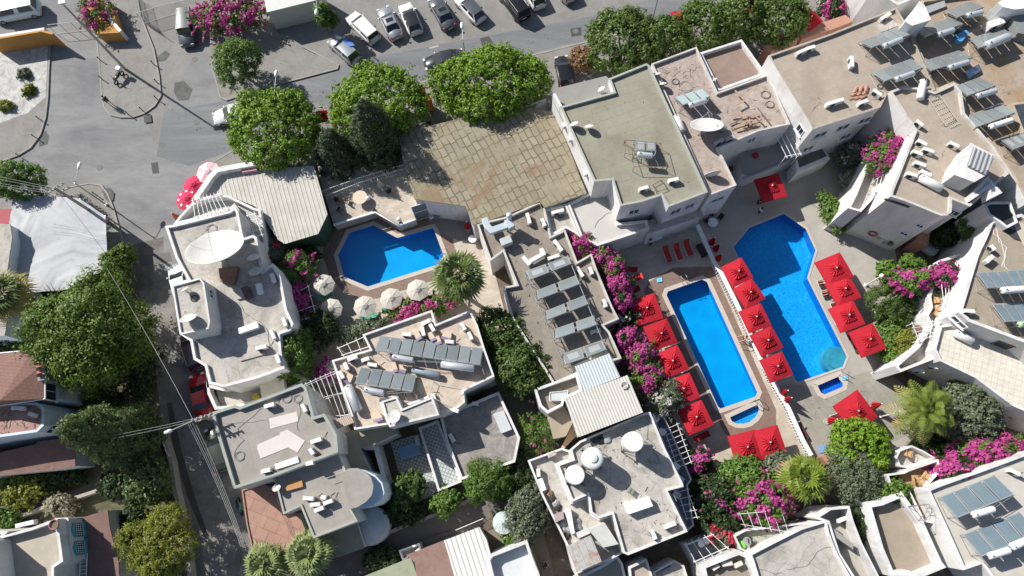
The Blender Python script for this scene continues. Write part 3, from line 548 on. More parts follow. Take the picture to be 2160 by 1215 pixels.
# ---------------------------------------------------------------- builders for the things on roofs, decks and streets
def mid(a,b): return (a+b)/2
ORD = ['first','second','third','fourth','fifth','sixth','seventh','eighth','ninth','tenth','eleventh','twelfth','thirteenth','fourteenth']
PANEL = mat('collector_glass',(.19,.215,.22),.12,.08,1.2,spec=.8,isl=.05)
PANELB = mat('collector_glass_blue',(.14,.19,.215),.15,.10,1.0,spec=.9)
PFR = mat('collector_frame',(.46,.47,.47),.4,.05,3,metal=.5)
TANKM = mat('steel_tank',(.55,.58,.60),.35,.08,2,metal=.35)
TANKP = mat('cream_tank',(.66,.66,.63),.5,.08,3)
def solar(s, n, zr, label, tank=None, lo=.3, hi=1.35, tr=.27, group='rooftop solar water heaters', pm=None, gap=.06, tm=None, cat='water heater', legs=True):
    """s: low-left, low-right, high-right, high-left corners of the collector bank"""
    c=T(s); a=W(*c[0],zr+lo); b=W(*c[1],zr+lo); c2=W(*c[2],zr+hi); d=W(*c[3],zr+hi)
    o=(a+b+c2+d)/4; o.z=zr; t=thing('solar_water_heater',label,cat,o,0,group); a-=o;b-=o;c2-=o;d-=o
    nrm=(b-a).cross(d-a).normalized(); nrm = nrm if nrm.z>0 else -nrm
    for i in range(n):
        u0=i/n; u1=(i+1)/n; L=(b-a).length/n; g=min(.25,gap/L)/n
        q=[a.lerp(b,u0+g),a.lerp(b,u1-g),d.lerp(c2,u1-g),d.lerp(c2,u0+g)]
        m=MB(); up=nrm*.09; fs=[(3,2,1,0),(4,5,6,7),(0,1,5,4),(1,2,6,5),(2,3,7,6),(3,0,4,7)]
        m.add(q+[p+up for p in q],fs); fr=m.build('collector',PFR,t)
        cc=sum(q,Vector())/4; k=MB(); q2=[cc+(p-cc)*.93+up*1.06 for p in q]; k.add(q2,[(0,1,2,3)] if (q2[1]-q2[0]).cross(q2[2]-q2[1]).z>0 else [(3,2,1,0)]); k.build('cover_glass',pm or PANEL,fr)
    m=MB()
    if legs:
        k=max(2,n//2+1)
        for i in range(k):
            u=i/(k-1); h=d.lerp(c2,u); l=a.lerp(b,u)
            m.cyl(h,(h.x,h.y,0),.028,n=5); m.cyl(l,(l.x,l.y,0),.028,n=5); m.cyl((l.x,l.y,.05),(h.x,h.y,.05),.022,n=5); m.cyl((l.x,l.y,.1),h,.02,n=5)
        m.cyl(d,c2,.03,n=5); m.cyl(a,b,.03,n=5); m.cyl((d.x,d.y,.1),c2,.018,n=5)
        m.build('stand',GREYM,t)
    if tank:
        e=T(tank); zt=zr+hi+.1; p=W(*e[0],zt)-o; q=W(*e[1],zt)-o; m=MB(); dd=(q-p).normalized()
        m.lathe([(0,-.03),(tr*.6,-.02),(tr*.95,.03),(tr,.09),(tr,(q-p).length-.09),(tr*.95,(q-p).length-.03),(tr*.6,(q-p).length+.02),(0,(q-p).length+.03)],p,18,axis=dd)
        tk=m.build('tank',tm or TANKM,t); m=MB(); 
        m.cyl(p+dd*.25+Vector((0,0,tr-.02)),p+dd*.25+Vector((0,0,tr+.1)),.05,n=8); m.cyl(p-dd*.04,p-dd*.10,.07,n=8); m.build('valve',DARKM,tk)
        m=MB()
        for f in (.2,.8):
            x=p.lerp(q,f); m.cyl(x,(x.x,x.y,0),.03,n=5); m.cyl(x+Vector((0,0,-tr)),d.lerp(c2,f),.02,n=5)
        m.tube([q,q+dd*.15+Vector((0,0,-.2)),c2],.025); m.build('pipe',GREYM,t)
    return t
ACW = mat('cream_ac_casing',(.70,.69,.65),.5,.05,2)
def ac(s, z, label, dp=.34, h=.58, group='rooftop air conditioner units', col=None, lift=.08, flat=False):
    a,b=[W(x,y,z+h) for x,y in T(s)]; c=mid(a,b); L=(b-a).length; ang=math.atan2((b-a).y,(b-a).x)
    t=thing('air_conditioner',label,'air conditioner',(c.x,c.y,z),ang,group)
    m=MB(); m.box((0,0,lift+h/2),(L,dp,h)); m.build('casing',col or ACW,t,bevel=.02)
    for sd_ in (-1,1):
        m=MB(); m.box((sd_*L*.36,0,lift/2),(.05,dp+.1,lift)); m.build('foot',GREYM,t)
    g=MB(); r=h*.40; y=-dp/2-.012; n=18
    g.lathe([(r,0),(r,.02),(r*.9,.02),(r*.9,0)],(-L*.14,y+.012,lift+h/2),n,axis=(0,-1,0)); 
    for k in (.7,.45,.2): g.lathe([(r*k,0),(r*k,.015),(r*k-.02,.015),(r*k-.02,0)],(-L*.14,y+.012,lift+h/2),n,axis=(0,-1,0))
    fg=g.build('fan_grille',DARKM,t); k=MB(); k.cyl((-L*.14,y+.02,lift+h/2),(-L*.14,y+.008,lift+h/2),r,n=18); k.build('fan_opening',BLACK,fg)
    m=MB(); m.tube([(L/2,0,lift+.2),(L/2+.12,.05,lift+.15),(L/2+.2,.2,.05),(L/2+.5,.5,.03)],.02); m.build('pipe',DARKM,t)
    return t
def acs(items, z, where, **k):
    """several units on one roof, told apart by their order from the left of the photograph"""
    it=sorted(items,key=lambda s:T(s)[0][0]); n=len(it)
    for i,s in enumerate(it):
        lab=f'cream air conditioner {where}' if n==1 else f'{ORD[i] if i<n-1 else "last"} air conditioner from the left {where}'
        ac(s,z,lab,**k)
DISH = mat('dish_offwhite',(.62,.61,.57),.5,.05,2,stain=(.45,.44,.41),stain_scale=2)
def dish(s, z, r, label, az=150, el=45, mast=1.0, m_=None, depth=.22, group='rooftop satellite dishes', cat='satellite dish', mesh_feed=True):
    p=P1(s,z+mast); t=thing('satellite_dish',label,cat,(p.x,p.y,z),0,group)
    d=Vector((math.cos(R(el))*math.cos(R(az)),math.cos(R(el))*math.sin(R(az)),math.sin(R(el)))); c=Vector((0,0,mast))
    pr=[(r*k/8,depth*r*(k/8)**2) for k in range(9)]; pr+= [(r*1.02,depth*r+.01),(r*1.02,depth*r-.03)]+[(r*k/8,depth*r*(k/8)**2-.03) for k in range(7,-1,-1)]
    m=MB(); m.lathe(pr,c,28,axis=d); m.build('reflector',m_ or DISH,t)
    f=c+d*r*1.0; m=MB(); u=d.orthogonal().normalized(); v=d.cross(u)
    for k in range(3):
        q=c+(u*math.cos(k*2.09)+v*math.sin(k*2.09))*r*.98+d*depth*r; m.cyl(q,f,.012 if r<1 else .02,n=5)
    m.cyl(f,f+d*.12,.05 if r<1 else .12,n=8); m.build('feed_arm',GREYM,t)
    m=MB(); m.cyl((0,0,0),(0,0,mast),.035 if r<1 else .09,n=8); m.cyl((0,0,mast),c-d*.02,.06,n=8)
    for k in range(3): m.cyl((0,0,mast*.55),(math.cos(k*2.09+1)*mast*.45,math.sin(k*2.09+1)*mast*.45,.02),.02 if r<1 else .05,n=5)
    m.build('mast',GREYM,t); return t
RED = mat('red_canvas',(.41,.016,.028),.8,.06,1.5,spec=.2)
REDD = mat('dark_red_canvas',(.40,.02,.025),.8,.08,3)
CREAM = mat('cream_canvas',(.47,.445,.385),.85,.05,2)
def objvar(m,a):
    nt=m.node_tree;N=nt.nodes;L=nt.links; vm=N[m['vm']]; oi=N.new('ShaderNodeObjectInfo'); mr=N.new('ShaderNodeMapRange'); mr.inputs[3].default_value=1-a; mr.inputs[4].default_value=1+a; L.new(oi.outputs['Random'],mr.inputs[0])
    v=N.new('ShaderNodeVectorMath'); v.operation='SCALE'; L.new(vm.outputs[0],v.inputs[0]); L.new(mr.outputs[0],v.inputs['Scale']); L.new(v.outputs[0],N['Principled BSDF'].inputs['Base Color'])
objvar(RED,.14); objvar(CREAM,.08); objvar(ACW,.10); objvar(PANEL,.15)
_ur=random.Random(77)
def umbrella(s, L, rz, label, side=2.55, z=2.35, group='open square red umbrellas'):
    p=P1(s,z+.45); t=thing('umbrella',label,'umbrella',(p.x,p.y,.02),rz+_ur.uniform(-.05,.05),group); t.rotation_euler[0]=_ur.uniform(-.035,.035); t.rotation_euler[1]=_ur.uniform(-.035,.035)
    m=MB(); h=side/2; n=8; top=Vector((0,0,z+.42)); ed=[]
    cs=[(-h,-h),(h,-h),(h,h),(-h,h)]
    for i in range(4):
        a=Vector((*cs[i],z)); b=Vector((*cs[(i+1)%4],z)); a2=a*1; 
        k=6
        for j in range(k): 
            q=a.lerp(b,j/k); q.z=z-.0+.05*math.sin(math.pi*j/k); ed.append(q)
    N_=len(ed)
    m.add([top]+ed,[(0,i+1,(i+1)%N_+1) for i in range(N_)])
    dn=[q+Vector((0,0,-.14)) for q in ed]; m.add(ed+dn,[(i+N_,(i+1)%N_+N_,(i+1)%N_,i) for i in range(N_)])
    m.build('canopy',RED,t)
    v=MB(); K=48; vs=[Vector((0,0,z+.56))]
    for i in range(K):
        a=2*math.pi*i/K; sq=.62/max(abs(math.cos(a)),abs(math.sin(a))); rr=min(sq,.78); vs.append(Vector((rr*math.cos(a),rr*math.sin(a),z+.30+(.07 if i%3==0 else -.01))))
    vs2=[Vector((q.x*.45,q.y*.45,q.z*.45+(z+.56)*.55+(.05 if i%3==0 else -.02))) for i,q in enumerate(vs[1:])]
    v.add([vs[0]]+vs2+vs[1:],[(0,i+1,(i+1)%K+1) for i in range(K)]+[(i+1,i+1+K,(i+1)%K+1+K,(i+1)%K+1) for i in range(K)]); v.build('vent',RED,t)
    m=MB()
    for x,y in cs: m.cyl((0,0,z+.40),(x*.98,y*.98,z-.03),.014,n=4); m.cyl((0,0,z-.35),(x*.5,y*.5,z+.16),.012,n=4)
    m.build('rib',WOOD,t); m=MB(); m.cyl((0,0,0),(0,0,z+.55),.028,n=8); m.build('pole',WHITEM,t)
    m=MB(); m.lathe([(0,.72),(.05,.71),(.075,.65),(.05,.59),(.03,.55)],(0,0,z),10); m.build('finial',WHITEM,t)
    m=MB(); m.prism([(-.3,-.3),(.3,-.3),(.3,.3),(-.3,.3)],0,.09); m.build('base',CONC,t); return t
def closed_umbrella(s, label, z=2.3, m_=None, lean=0, group='folded umbrellas', zb=.02):
    p=P1(s,zb+z*.8); t=thing('folded_umbrella',label,'umbrella',(p.x,p.y,zb),0,group); m=MB(); K=20; rings=[]
    prof=[(.05,z),(.10,z-.2),(.17,z-.7),(.24,z-1.15),(.30,z-1.45)]
    vs=[]
    for r,h in prof:
        for i in range(K): 
            a=2*math.pi*i/K; rr=r*(1.25 if i%2 else .65); vs.append((rr*math.cos(a),rr*math.sin(a),h-(0.12 if (i%4==1 and h<z-1.3) else 0)))
    m.add(vs,[(k*K+i,(k+1)*K+i,(k+1)*K+(i+1)%K,k*K+(i+1)%K) for k in range(len(prof)-1) for i in range(K)],0,False); m.add(vs[:K],[tuple(range(K))])
    m.build('canopy',m_ or RED,t); m=MB(); m.cyl((0,0,0),(0,0,z+.1),.025,n=8); m.build('pole',WHITEM,t)
    m=MB(); m.cyl((0,0,0),(0,0,.1),.28,n=14); m.build('base',CONC,t)
    m=MB(); m.lathe([(0,.17),(.05,.15),(.06,.10),(.03,.04)],(0,0,z),8); m.build('finial',WHITEM,t); return t
def parasol(s, label, r=1.2, z=2.2, m_=None, group='cream octagonal parasols', n=8, mats2=None, slope=.55, zb=.02, rot=.2):
    p=P1(s,z+.35+zb); t=thing('parasol',label,'parasol',(p.x,p.y,zb),rot,group); m=MB(); top=(0,0,z+slope); ed=[]
    for i in range(n):
        a=2*math.pi*i/n; b=2*math.pi*(i+1)/n; A=Vector((r*math.cos(a),r*math.sin(a),z)); Bv=Vector((r*math.cos(b),r*math.sin(b),z))
        for j in range(4): 
            q=A.lerp(Bv,j/4); q.z+=.05*math.sin(math.pi*j/4); ed.append(q)
    N_=len(ed); md=[Vector((q.x*.5,q.y*.5,z+slope*.56-(.0 if i%4==0 else .03))) for i,q in enumerate(ed)]
    for i in range(N_):
        mi=(i//4)%2 if mats2 else 0
        m.add([top,md[i],md[(i+1)%N_]],[(0,1,2)],mi); m.add([md[i],ed[i],ed[(i+1)%N_],md[(i+1)%N_]],[(0,1,2,3)],mi)
        m.add([ed[i],ed[(i+1)%N_],ed[(i+1)%N_]+Vector((0,0,-.13)),ed[i]+Vector((0,0,-.13))],[(3,2,1,0)],mi)
    m.build('canopy',mats2 or (m_ or CREAM),t)
    m=MB(); m.lathe([(.34,z+slope-.10),(.0,z+slope+.07)],(0,0,0),n); m.build('vent',m_ or (mats2[0] if mats2 else CREAM),t)
    m=MB(); m.cyl((0,0,0),(0,0,z+slope),.026,n=8); m.build('pole',WHITEM,t); m=MB(); m.cyl((0,0,0),(0,0,.09),.27,n=14); m.build('base',WHITEM,t)
    m=MB(); 
    for i in range(n): a=2*math.pi*i/n; m.cyl((0,0,z+slope-.05),(r*math.cos(a)*.98,r*math.sin(a)*.98,z-.03),.01,n=4)
    m.build('rib',WHITEM,t); return t
def lounger(s, label, cush, frame=None, z=.02, back=40, group='sun loungers', w_=.62):
    a,b=[W(x,y,.4) for x,y in T(s)]; d=(b-a); L=max(1.7,min(2.1,d.length)); ang=math.atan2(d.y,d.x); c=mid(a,b)
    t=thing('sun_lounger',label,'sun lounger',(c.x,c.y,z),ang,group); fm=frame or WHITEM; h=w_/2; hb=L*.36
    m=MB(); 
    for y in (-h,h): m.box((hb/2,y,.33),(L-hb,.045,.05))
    for x in (-L/2+hb,L/2): m.box((x,0,.33),(.045,w_,.05))
    for x in [ -L/2+hb+.2*k for k in range(1,6)]: m.box((x,0,.335),(.09,w_-.05,.02))
    m.build('frame',fm,t)
    for x in (-L/2+hb*.6,L/2-.2):
        for y in (-h,h): q=MB(); q.cyl((x,y,0),(x,y,.33),.025,n=6); q.build('leg',fm,t)
    m=MB(); ca,sa=math.cos(R(back)),math.sin(R(back)); x0=-L/2+hb
    m.box((x0-hb/2*ca,0,.34+hb/2*sa),(hb,w_,.04),ry=R(back)); m.build('backrest',fm,t)
    m=MB(); m.box((hb/2+.02,0,.40),(L-hb-.03,w_-.03,.08)); m.box((x0-hb/2*ca+.02,0,.40+hb/2*sa),(hb,w_-.03,.08),ry=R(back)); m.build('cushion',cush,t,bevel=.025)
    return t
def chair(s, z, label, m_, rz=0, group='plastic terrace chairs', sc=1.0):
    p=P1(s,z+.45); t=thing('chair',label,'chair',(p.x,p.y,z),rz,group); h=.22*sc
    m=MB(); m.box((0,0,.44),(.46*sc,.46*sc,.04)); m.build('seat',m_,t,bevel=.02)
    m=MB(); m.box((-h-.03,0,.68),(.04,.44*sc,.44),ry=-.15); m.build('backrest',m_,t,bevel=.02)
    for x in (-h,h):
        for y in (-h,h): q=MB(); q.cyl((x,y,0),(x*.95,y*.95,.44),.02,n=6); q.build('leg',m_,t)
    for y in (-h,h): q=MB(); q.tube([(-h,y,.64),(h,y,.64),(h,y,.44)],.02); q.build('armrest',m_,t)
    return t
def table(s, z, label, m_, r=.45, rz=0, square=False, group='terrace tables',h=.74):
    p=P1(s,z+h); t=thing('table',label,'table',(p.x,p.y,z),rz,group)
    m=MB(); 
    if square: m.box((0,0,h),(r*2,r*2*square,.04))
    else: m.cyl((0,0,h-.02),(0,0,h+.02),r,n=24)
    m.build('tabletop',m_,t)
    if square:
        for x in (-r*.85,r*.85):
            for y in (-r*.85*square,r*.85*square): q=MB(); q.cyl((x,y,0),(x,y,h),.025,n=6); q.build('leg',m_,t)
    else: q=MB(); q.cyl((0,0,0),(0,0,h),.04,n=8); q.cyl((0,0,0),(0,0,.03),r*.5,n=14); q.build('pedestal',GREYM,t)
    return t
# ---- cars
CGL = mat('car_glass',(.018,.022,.026),.06,.1,1,spec=.9)
LAMPC = mat('headlamp_clear',(.6,.62,.62),.15,.05,3); LAMPR = mat('tail_lamp_red',(.35,.01,.01),.25,.1,3)
def paint(name,c,metal=.0): return mat(name,c,.28 if metal else .22,.03,1,metal=metal,spec=.7)
def car(s, label, pm, kind='sedan', L=4.5, Wd=1.78, H=1.45, roofm=None, cat='car', z=.0, sunroof=False, rack=False, ctr=None, mirrors=True, group='parked and passing cars'):
    a,b=[W(x,y,.8) for x,y in T(s)]; c=mid(a,b); ang=math.atan2((b-a).y,(b-a).x)
    if L is None: L=(b-a).length
    t=thing('car',label,cat,(c.x,c.y,z),ang,group); hw=Wd/2; l=L/2
    belt={'sedan':.92,'hatch':.96,'suv':1.05,'van':1.15,'jeep':1.05}[kind]
    if kind=='sedan': st=[(-l,.78,.62,.78),(-l+.12,.92,.60,.92),(-l+.75,1,.9,1.0),(-l+1.2,1,belt,belt),(l-1.5,1,belt,belt),(l-1.1,.99,.88,.93),(l-.45,.93,.74,.80),(l-.1,.80,.60,.66),(l,.62,.5,.55)]
    elif kind in('hatch','suv'): st=[(-l,.80,.75,.9),(-l+.1,.94,.85,belt),(-l+.6,1,belt,belt),(l-1.35,1,belt,belt),(l-1.0,.99,.92,.98),(l-.4,.93,.80,.86),(l-.08,.80,.64,.7),(l,.62,.52,.58)]
    else: st=[(-l,.92,belt,belt),(-l+.05,.98,belt,belt),(l-1.1,1,belt,belt),(l-.9,.99,belt-.08,belt-.05),(l-.25,.93,belt-.22,belt-.16),(l,.80,.6,.65)]
    vs=[];K=9
    for x,wf,ze,zc in st:
        w_=hw*wf
        for y,zz in ((-w_*.93,.24),(-w_,.42),(-w_,ze-.12),(-w_*.93,ze),(0,zc+.03),(w_*.93,ze),(w_,ze-.12),(w_,.42),(w_*.93,.24)): vs.append((x,y,zz))
    fs=[]
    for i in range(len(st)-1):
        for j in range(K-1): fs.append((i*K+j,(i+1)*K+j,(i+1)*K+j+1,i*K+j+1))
    fs.append(tuple(range(K))); e=(len(st)-1)*K; fs.append(tuple(reversed(range(e,e+K))))
    m=MB(); m.add(vs,[tuple(reversed(f)) for f in fs],0,True); body=m.build('body',pm,t)
    body.data.validate(); 
    # cabin: base and roof outlines
    if kind=='sedan': xb0,xb1,xr0,xr1=-l+.75,l-1.25,-l+1.35,l-2.0
    elif kind=='hatch': xb0,xb1,xr0,xr1=-l+.12,l-1.1,-l+.55,l-1.9
    elif kind=='suv': xb0,xb1,xr0,xr1=-l+.08,l-1.1,-l+.35,l-1.75
    elif kind=='jeep': xb0,xb1,xr0,xr1=-l+.05,l-1.25,-l+.15,l-1.5
    else: xb0,xb1,xr0,xr1=-l+.05,l-.75,-l+.15,l-1.45
    wb=hw*.95; wr=hw*(.76 if kind in('sedan','hatch') else .84); zb=belt-.02; zr=H
    Bs=[(xb0,-wb*.92,zb),(xb1,-wb*.9,zb),(xb1,wb*.9,zb),(xb0,wb*.92,zb)]; Rs=[(xr0,-wr*.94,zr-.03),(xr1,-wr,zr-.02),(xr1,wr,zr-.02),(xr0,wr*.94,zr-.03)]
    m=MB(); v8=[Vector(p) for p in Bs+Rs]; m.add(v8,[(0,1,5,4),(1,2,6,5),(2,3,7,6),(3,0,4,7)]); m.build('pillar',pm,t)
    m=MB(); mx=(xr0+xr1)/2; g=[]; nx,ny=5,5
    for i in range(nx+1):
        u=i/nx; x=xr0+(xr1-xr0)*u
        for j in range(ny+1):
            v=j/ny*2-1; wy=wr*(.94+.06*u); g.append((x,v*wy,zr-.02+.06*(1-v*v)*(1-(2*u-1)**2*.6)))
    m.add(g,[(i*(ny+1)+j,(i+1)*(ny+1)+j,(i+1)*(ny+1)+j+1,i*(ny+1)+j+1) for i in range(nx) for j in range(ny)],0,True); m.build('roof',roofm or pm,t)
    def pane(name,i0,i1,r0,r1,ins=.08,split=1):
        A,Bv,C,D=v8[i0],v8[i1],v8[r1],v8[r0]; n=(Bv-A).cross(D-A).normalized()
        for k in range(split):
            a0=k/split+ (.03 if split>1 else 0); a1=(k+1)/split-(.03 if split>1 else 0)
            q=[A.lerp(Bv,a0),A.lerp(Bv,a1),D.lerp(C,a1),D.lerp(C,a0)]; cc=sum(q,Vector())/4; mm=MB(); mm.add([cc+(p-cc)*(1-ins)+n*.012 for p in q],[(0,1,2,3)]); mm.build(name,CGL,t)
    pane('windscreen',1,2,5,6); pane('rear_window',3,0,7,4); pane('side_window',0,1,4,5,.14,2); pane('side_window',2,3,6,7,.14,2)
    if sunroof: m=MB(); m.box((xr1-.55,0,zr+.035),(.5,wr*1.2,.02)); m.build('sunroof',CGL,t)
    if rack:
        for y in (-wr*.9,wr*.9): m=MB(); m.tube([(xr0+.1,y,zr+.05),(xr1-.1,y,zr+.05)],.025); m.build('roof_rail',GREYM,t)
    for x in (-l+.8,l-.85):
        for sd_ in (-1,1):
            m=MB(); m.cyl((x,sd_*(hw-.2),.32),(x,sd_*(hw+.01),.32),.32,n=16); wh=m.build('wheel',BLACK,t); m=MB(); m.cyl((x,sd_*(hw+.005),.32),(x,sd_*(hw+.02),.32),.2,n=12); m.build('rim',GREYM,wh)
    for sd_ in (-1,1):
        m=MB(); m.box((l-.16,sd_*hw*.66,.68),(.22,.34,.12)); m.build('headlight',LAMPC,t,bevel=.03)
        m=MB(); m.box((-l+.10,sd_*hw*.74,.82),(.14,.26,.14)); m.build('tail_light',LAMPR,t,bevel=.03)
        m=MB(); m.box((xb1-.25,sd_*(hw+.07),belt+.03),(.12,.18,.13)); m.build('wing_mirror',pm,t,bevel=.03)
    m=MB(); m.box((-l-.005,0,.55),(.02,.5,.12)); m.build('number_plate',WHITEM,t)
    return t
def lamp_post(base, top, label, h, arm=1.6, az=90, double=False, group='street lamps',m_=None):
    """base surveyed on the ground"""
    p=P1(base,0); t=thing('street_lamp',label,'street lamp',(p.x,p.y,0),R(az),group); m=MB(); m.cyl((0,0,0),(0,0,h),.07,.045,n=8); m.cyl((0,0,0),(0,0,.3),.13,n=8); m.build('post',m_ or GREYM,t)
    m=MB(); m.tube([(0,0,h-.3),(.3,0,h-.05),(arm,0,h+.15)],.035); m.build('arm',m_ or GREYM,t)
    m=MB(); m.lathe([(0,0),(.09,.03),(.15,.25),(.17,.5),(.10,.75),(0,.8)],(arm-.1,0,h+.17),12,axis=(1,0,.1)); m.build('lamp_head',WHITEM,t); return t
def bollard(s, label, g='black kerb bollards'):
    p=P1(s,0); t=thing('bollard',label,'bollard',(p.x,p.y,.1),0,g); m=MB(); m.cyl((0,0,0),(0,0,.62),.055,.045,n=8); m.build('post',DARKM,t); m=MB(); m.lathe([(.045,.62),(.085,.68),(.075,.76),(0,.80)],(0,0,0),8); m.build('cap',DARKM,t); return t
def coil(s,z,r,label,m_,turns=4,group='cable coils on the roofs'):
    p=P1(s,z); m=MB(); rnd=random.Random(int(p.x*100)); pts=[]
    for i in range(turns*16): a=i/16*2*math.pi; rr=r*(1+.15*math.sin(a*.37+1)+rnd.uniform(-.03,.03)); pts.append((rr*math.cos(a)+.04*math.sin(i*.11),rr*math.sin(a)*.9,.03+.02*i/16))
    m.tube(pts,.018,5); o=m.build('cable_coil',m_); o.location=p; return tag(o,label,'cable coil',group)
def cable(s,z,label,m_,r=.015,sag=0,wob=.15,seed=1,name='cable',cat='cable',group=None):
    pts=P3(s,z) if not isinstance(s,list) else s; rnd=random.Random(seed); out=[]
    for a,b in zip(pts,pts[1:]):
        n=8
        for i in range(n): 
            q=a.lerp(b,i/n); tt=len(out)*.55+seed; q=q+Vector((wob*1.6*math.sin(tt)+wob*.5*math.sin(2.3*tt+1),wob*1.6*math.cos(tt*.8+seed)+wob*.4*math.sin(3.1*tt),-sag*4*(i/n)*(1-i/n))); out.append(q)
    out.append(pts[-1]); o=out[0].copy(); m=MB(); m.tube([p-o for p in out],r,5); ob=m.build(name,m_); ob.location=o; return tag(ob,label,cat,group)
def plank(s,z,label,m_,w_=.16,t_=.04,name='plank',group='loose timber on the dusty roof',cat='plank',tilt=0):
    a,b=P3(s,z+.1); c=mid(a,b); L=(b-a).length; ang=math.atan2((b-a).y,(b-a).x); m=MB(); m.box((0,0,t_/2),(L,w_,t_),ry=tilt); o=m.build(name,m_,bevel=.005); o.location=(c.x,c.y,z+.02); o.rotation_euler=(0,0,ang); return tag(o,label,cat,group)
def boxy(s,z,h,label,cat,m_,name='crate',group=None,z0=None):
    """a thing with an outline traced at its top"""
    pts=P3(s,z+h); o=centroid(pts); o.z=z; m=MB(); m.prism([(p.x-o.x,p.y-o.y) for p in pts],0,h); ob=m.build(name,m_,bevel=.02); ob.location=o; return tag(ob,label,cat,group)
def pergola(edgeA, edgeB, z, n, label, z0=0, m_=None, w_=.05, group='white roof pergolas', posts=True, longs=2):
    w_=w_*.8
    """bars between two surveyed rails"""
    A=P3(edgeA,z); Bv=P3(edgeB,z); o=(A[0]+A[1]+Bv[0]+Bv[1])/4; o.z=z0; t=thing('pergola',label,'pergola',o,0,group); m_=m_ or WHITEM
    for i in range(n):
        u=i/(n-1); a=A[0].lerp(A[1],u)-o; b=Bv[0].lerp(Bv[1],u)-o; m=MB(); d=(b-a); c=(a+b)/2; m.box(c+Vector((0,0,.06)),(d.length+.3,w_,w_),math.atan2(d.y,d.x)); m.build('bar',m_,t)
    for k in range(longs):
        u=.04+.92*k/max(1,longs-1); a=A[0].lerp(Bv[0],u)-o; b=A[1].lerp(Bv[1],u)-o; d=b-a; m=MB(); m.box((a+b)/2,(d.length+.3,w_*1.3,w_),math.atan2(d.y,d.x)); m.build('beam',m_,t)
        if posts:
            for q in (a,b): m=MB(); m.box((q.x,q.y,(z-z0)/2),(w_,w_,z-z0)); m.build('post',m_,t)
    return t
def railing(line,z,h,label,m_,gap=.14,name='railing',cat='railing',group=None,thick=.02):
    pts=P3(line,z+h); o=centroid(pts); o.z=z; t=thing(name,label,cat,o,0,group); m=MB(); L=[p-o for p in pts]; m.tube([(p.x,p.y,h) for p in L],.03); m.tube([(p.x,p.y,.08) for p in L],.02); [m.cyl((q.x,q.y,.05),(q.x,q.y,h),.025,n=5) for q in (L[0],L[-1])]; m.build('rail',m_,t)
    m=MB()
    for a,b in zip(L,L[1:]):
        n=max(1,int((b-a).length/gap))
        for i in range(n+1): q=a.lerp(b,i/n); m.cyl((q.x,q.y,.05),(q.x,q.y,h),thick,n=5)
    m.build('baluster',m_,t); return t
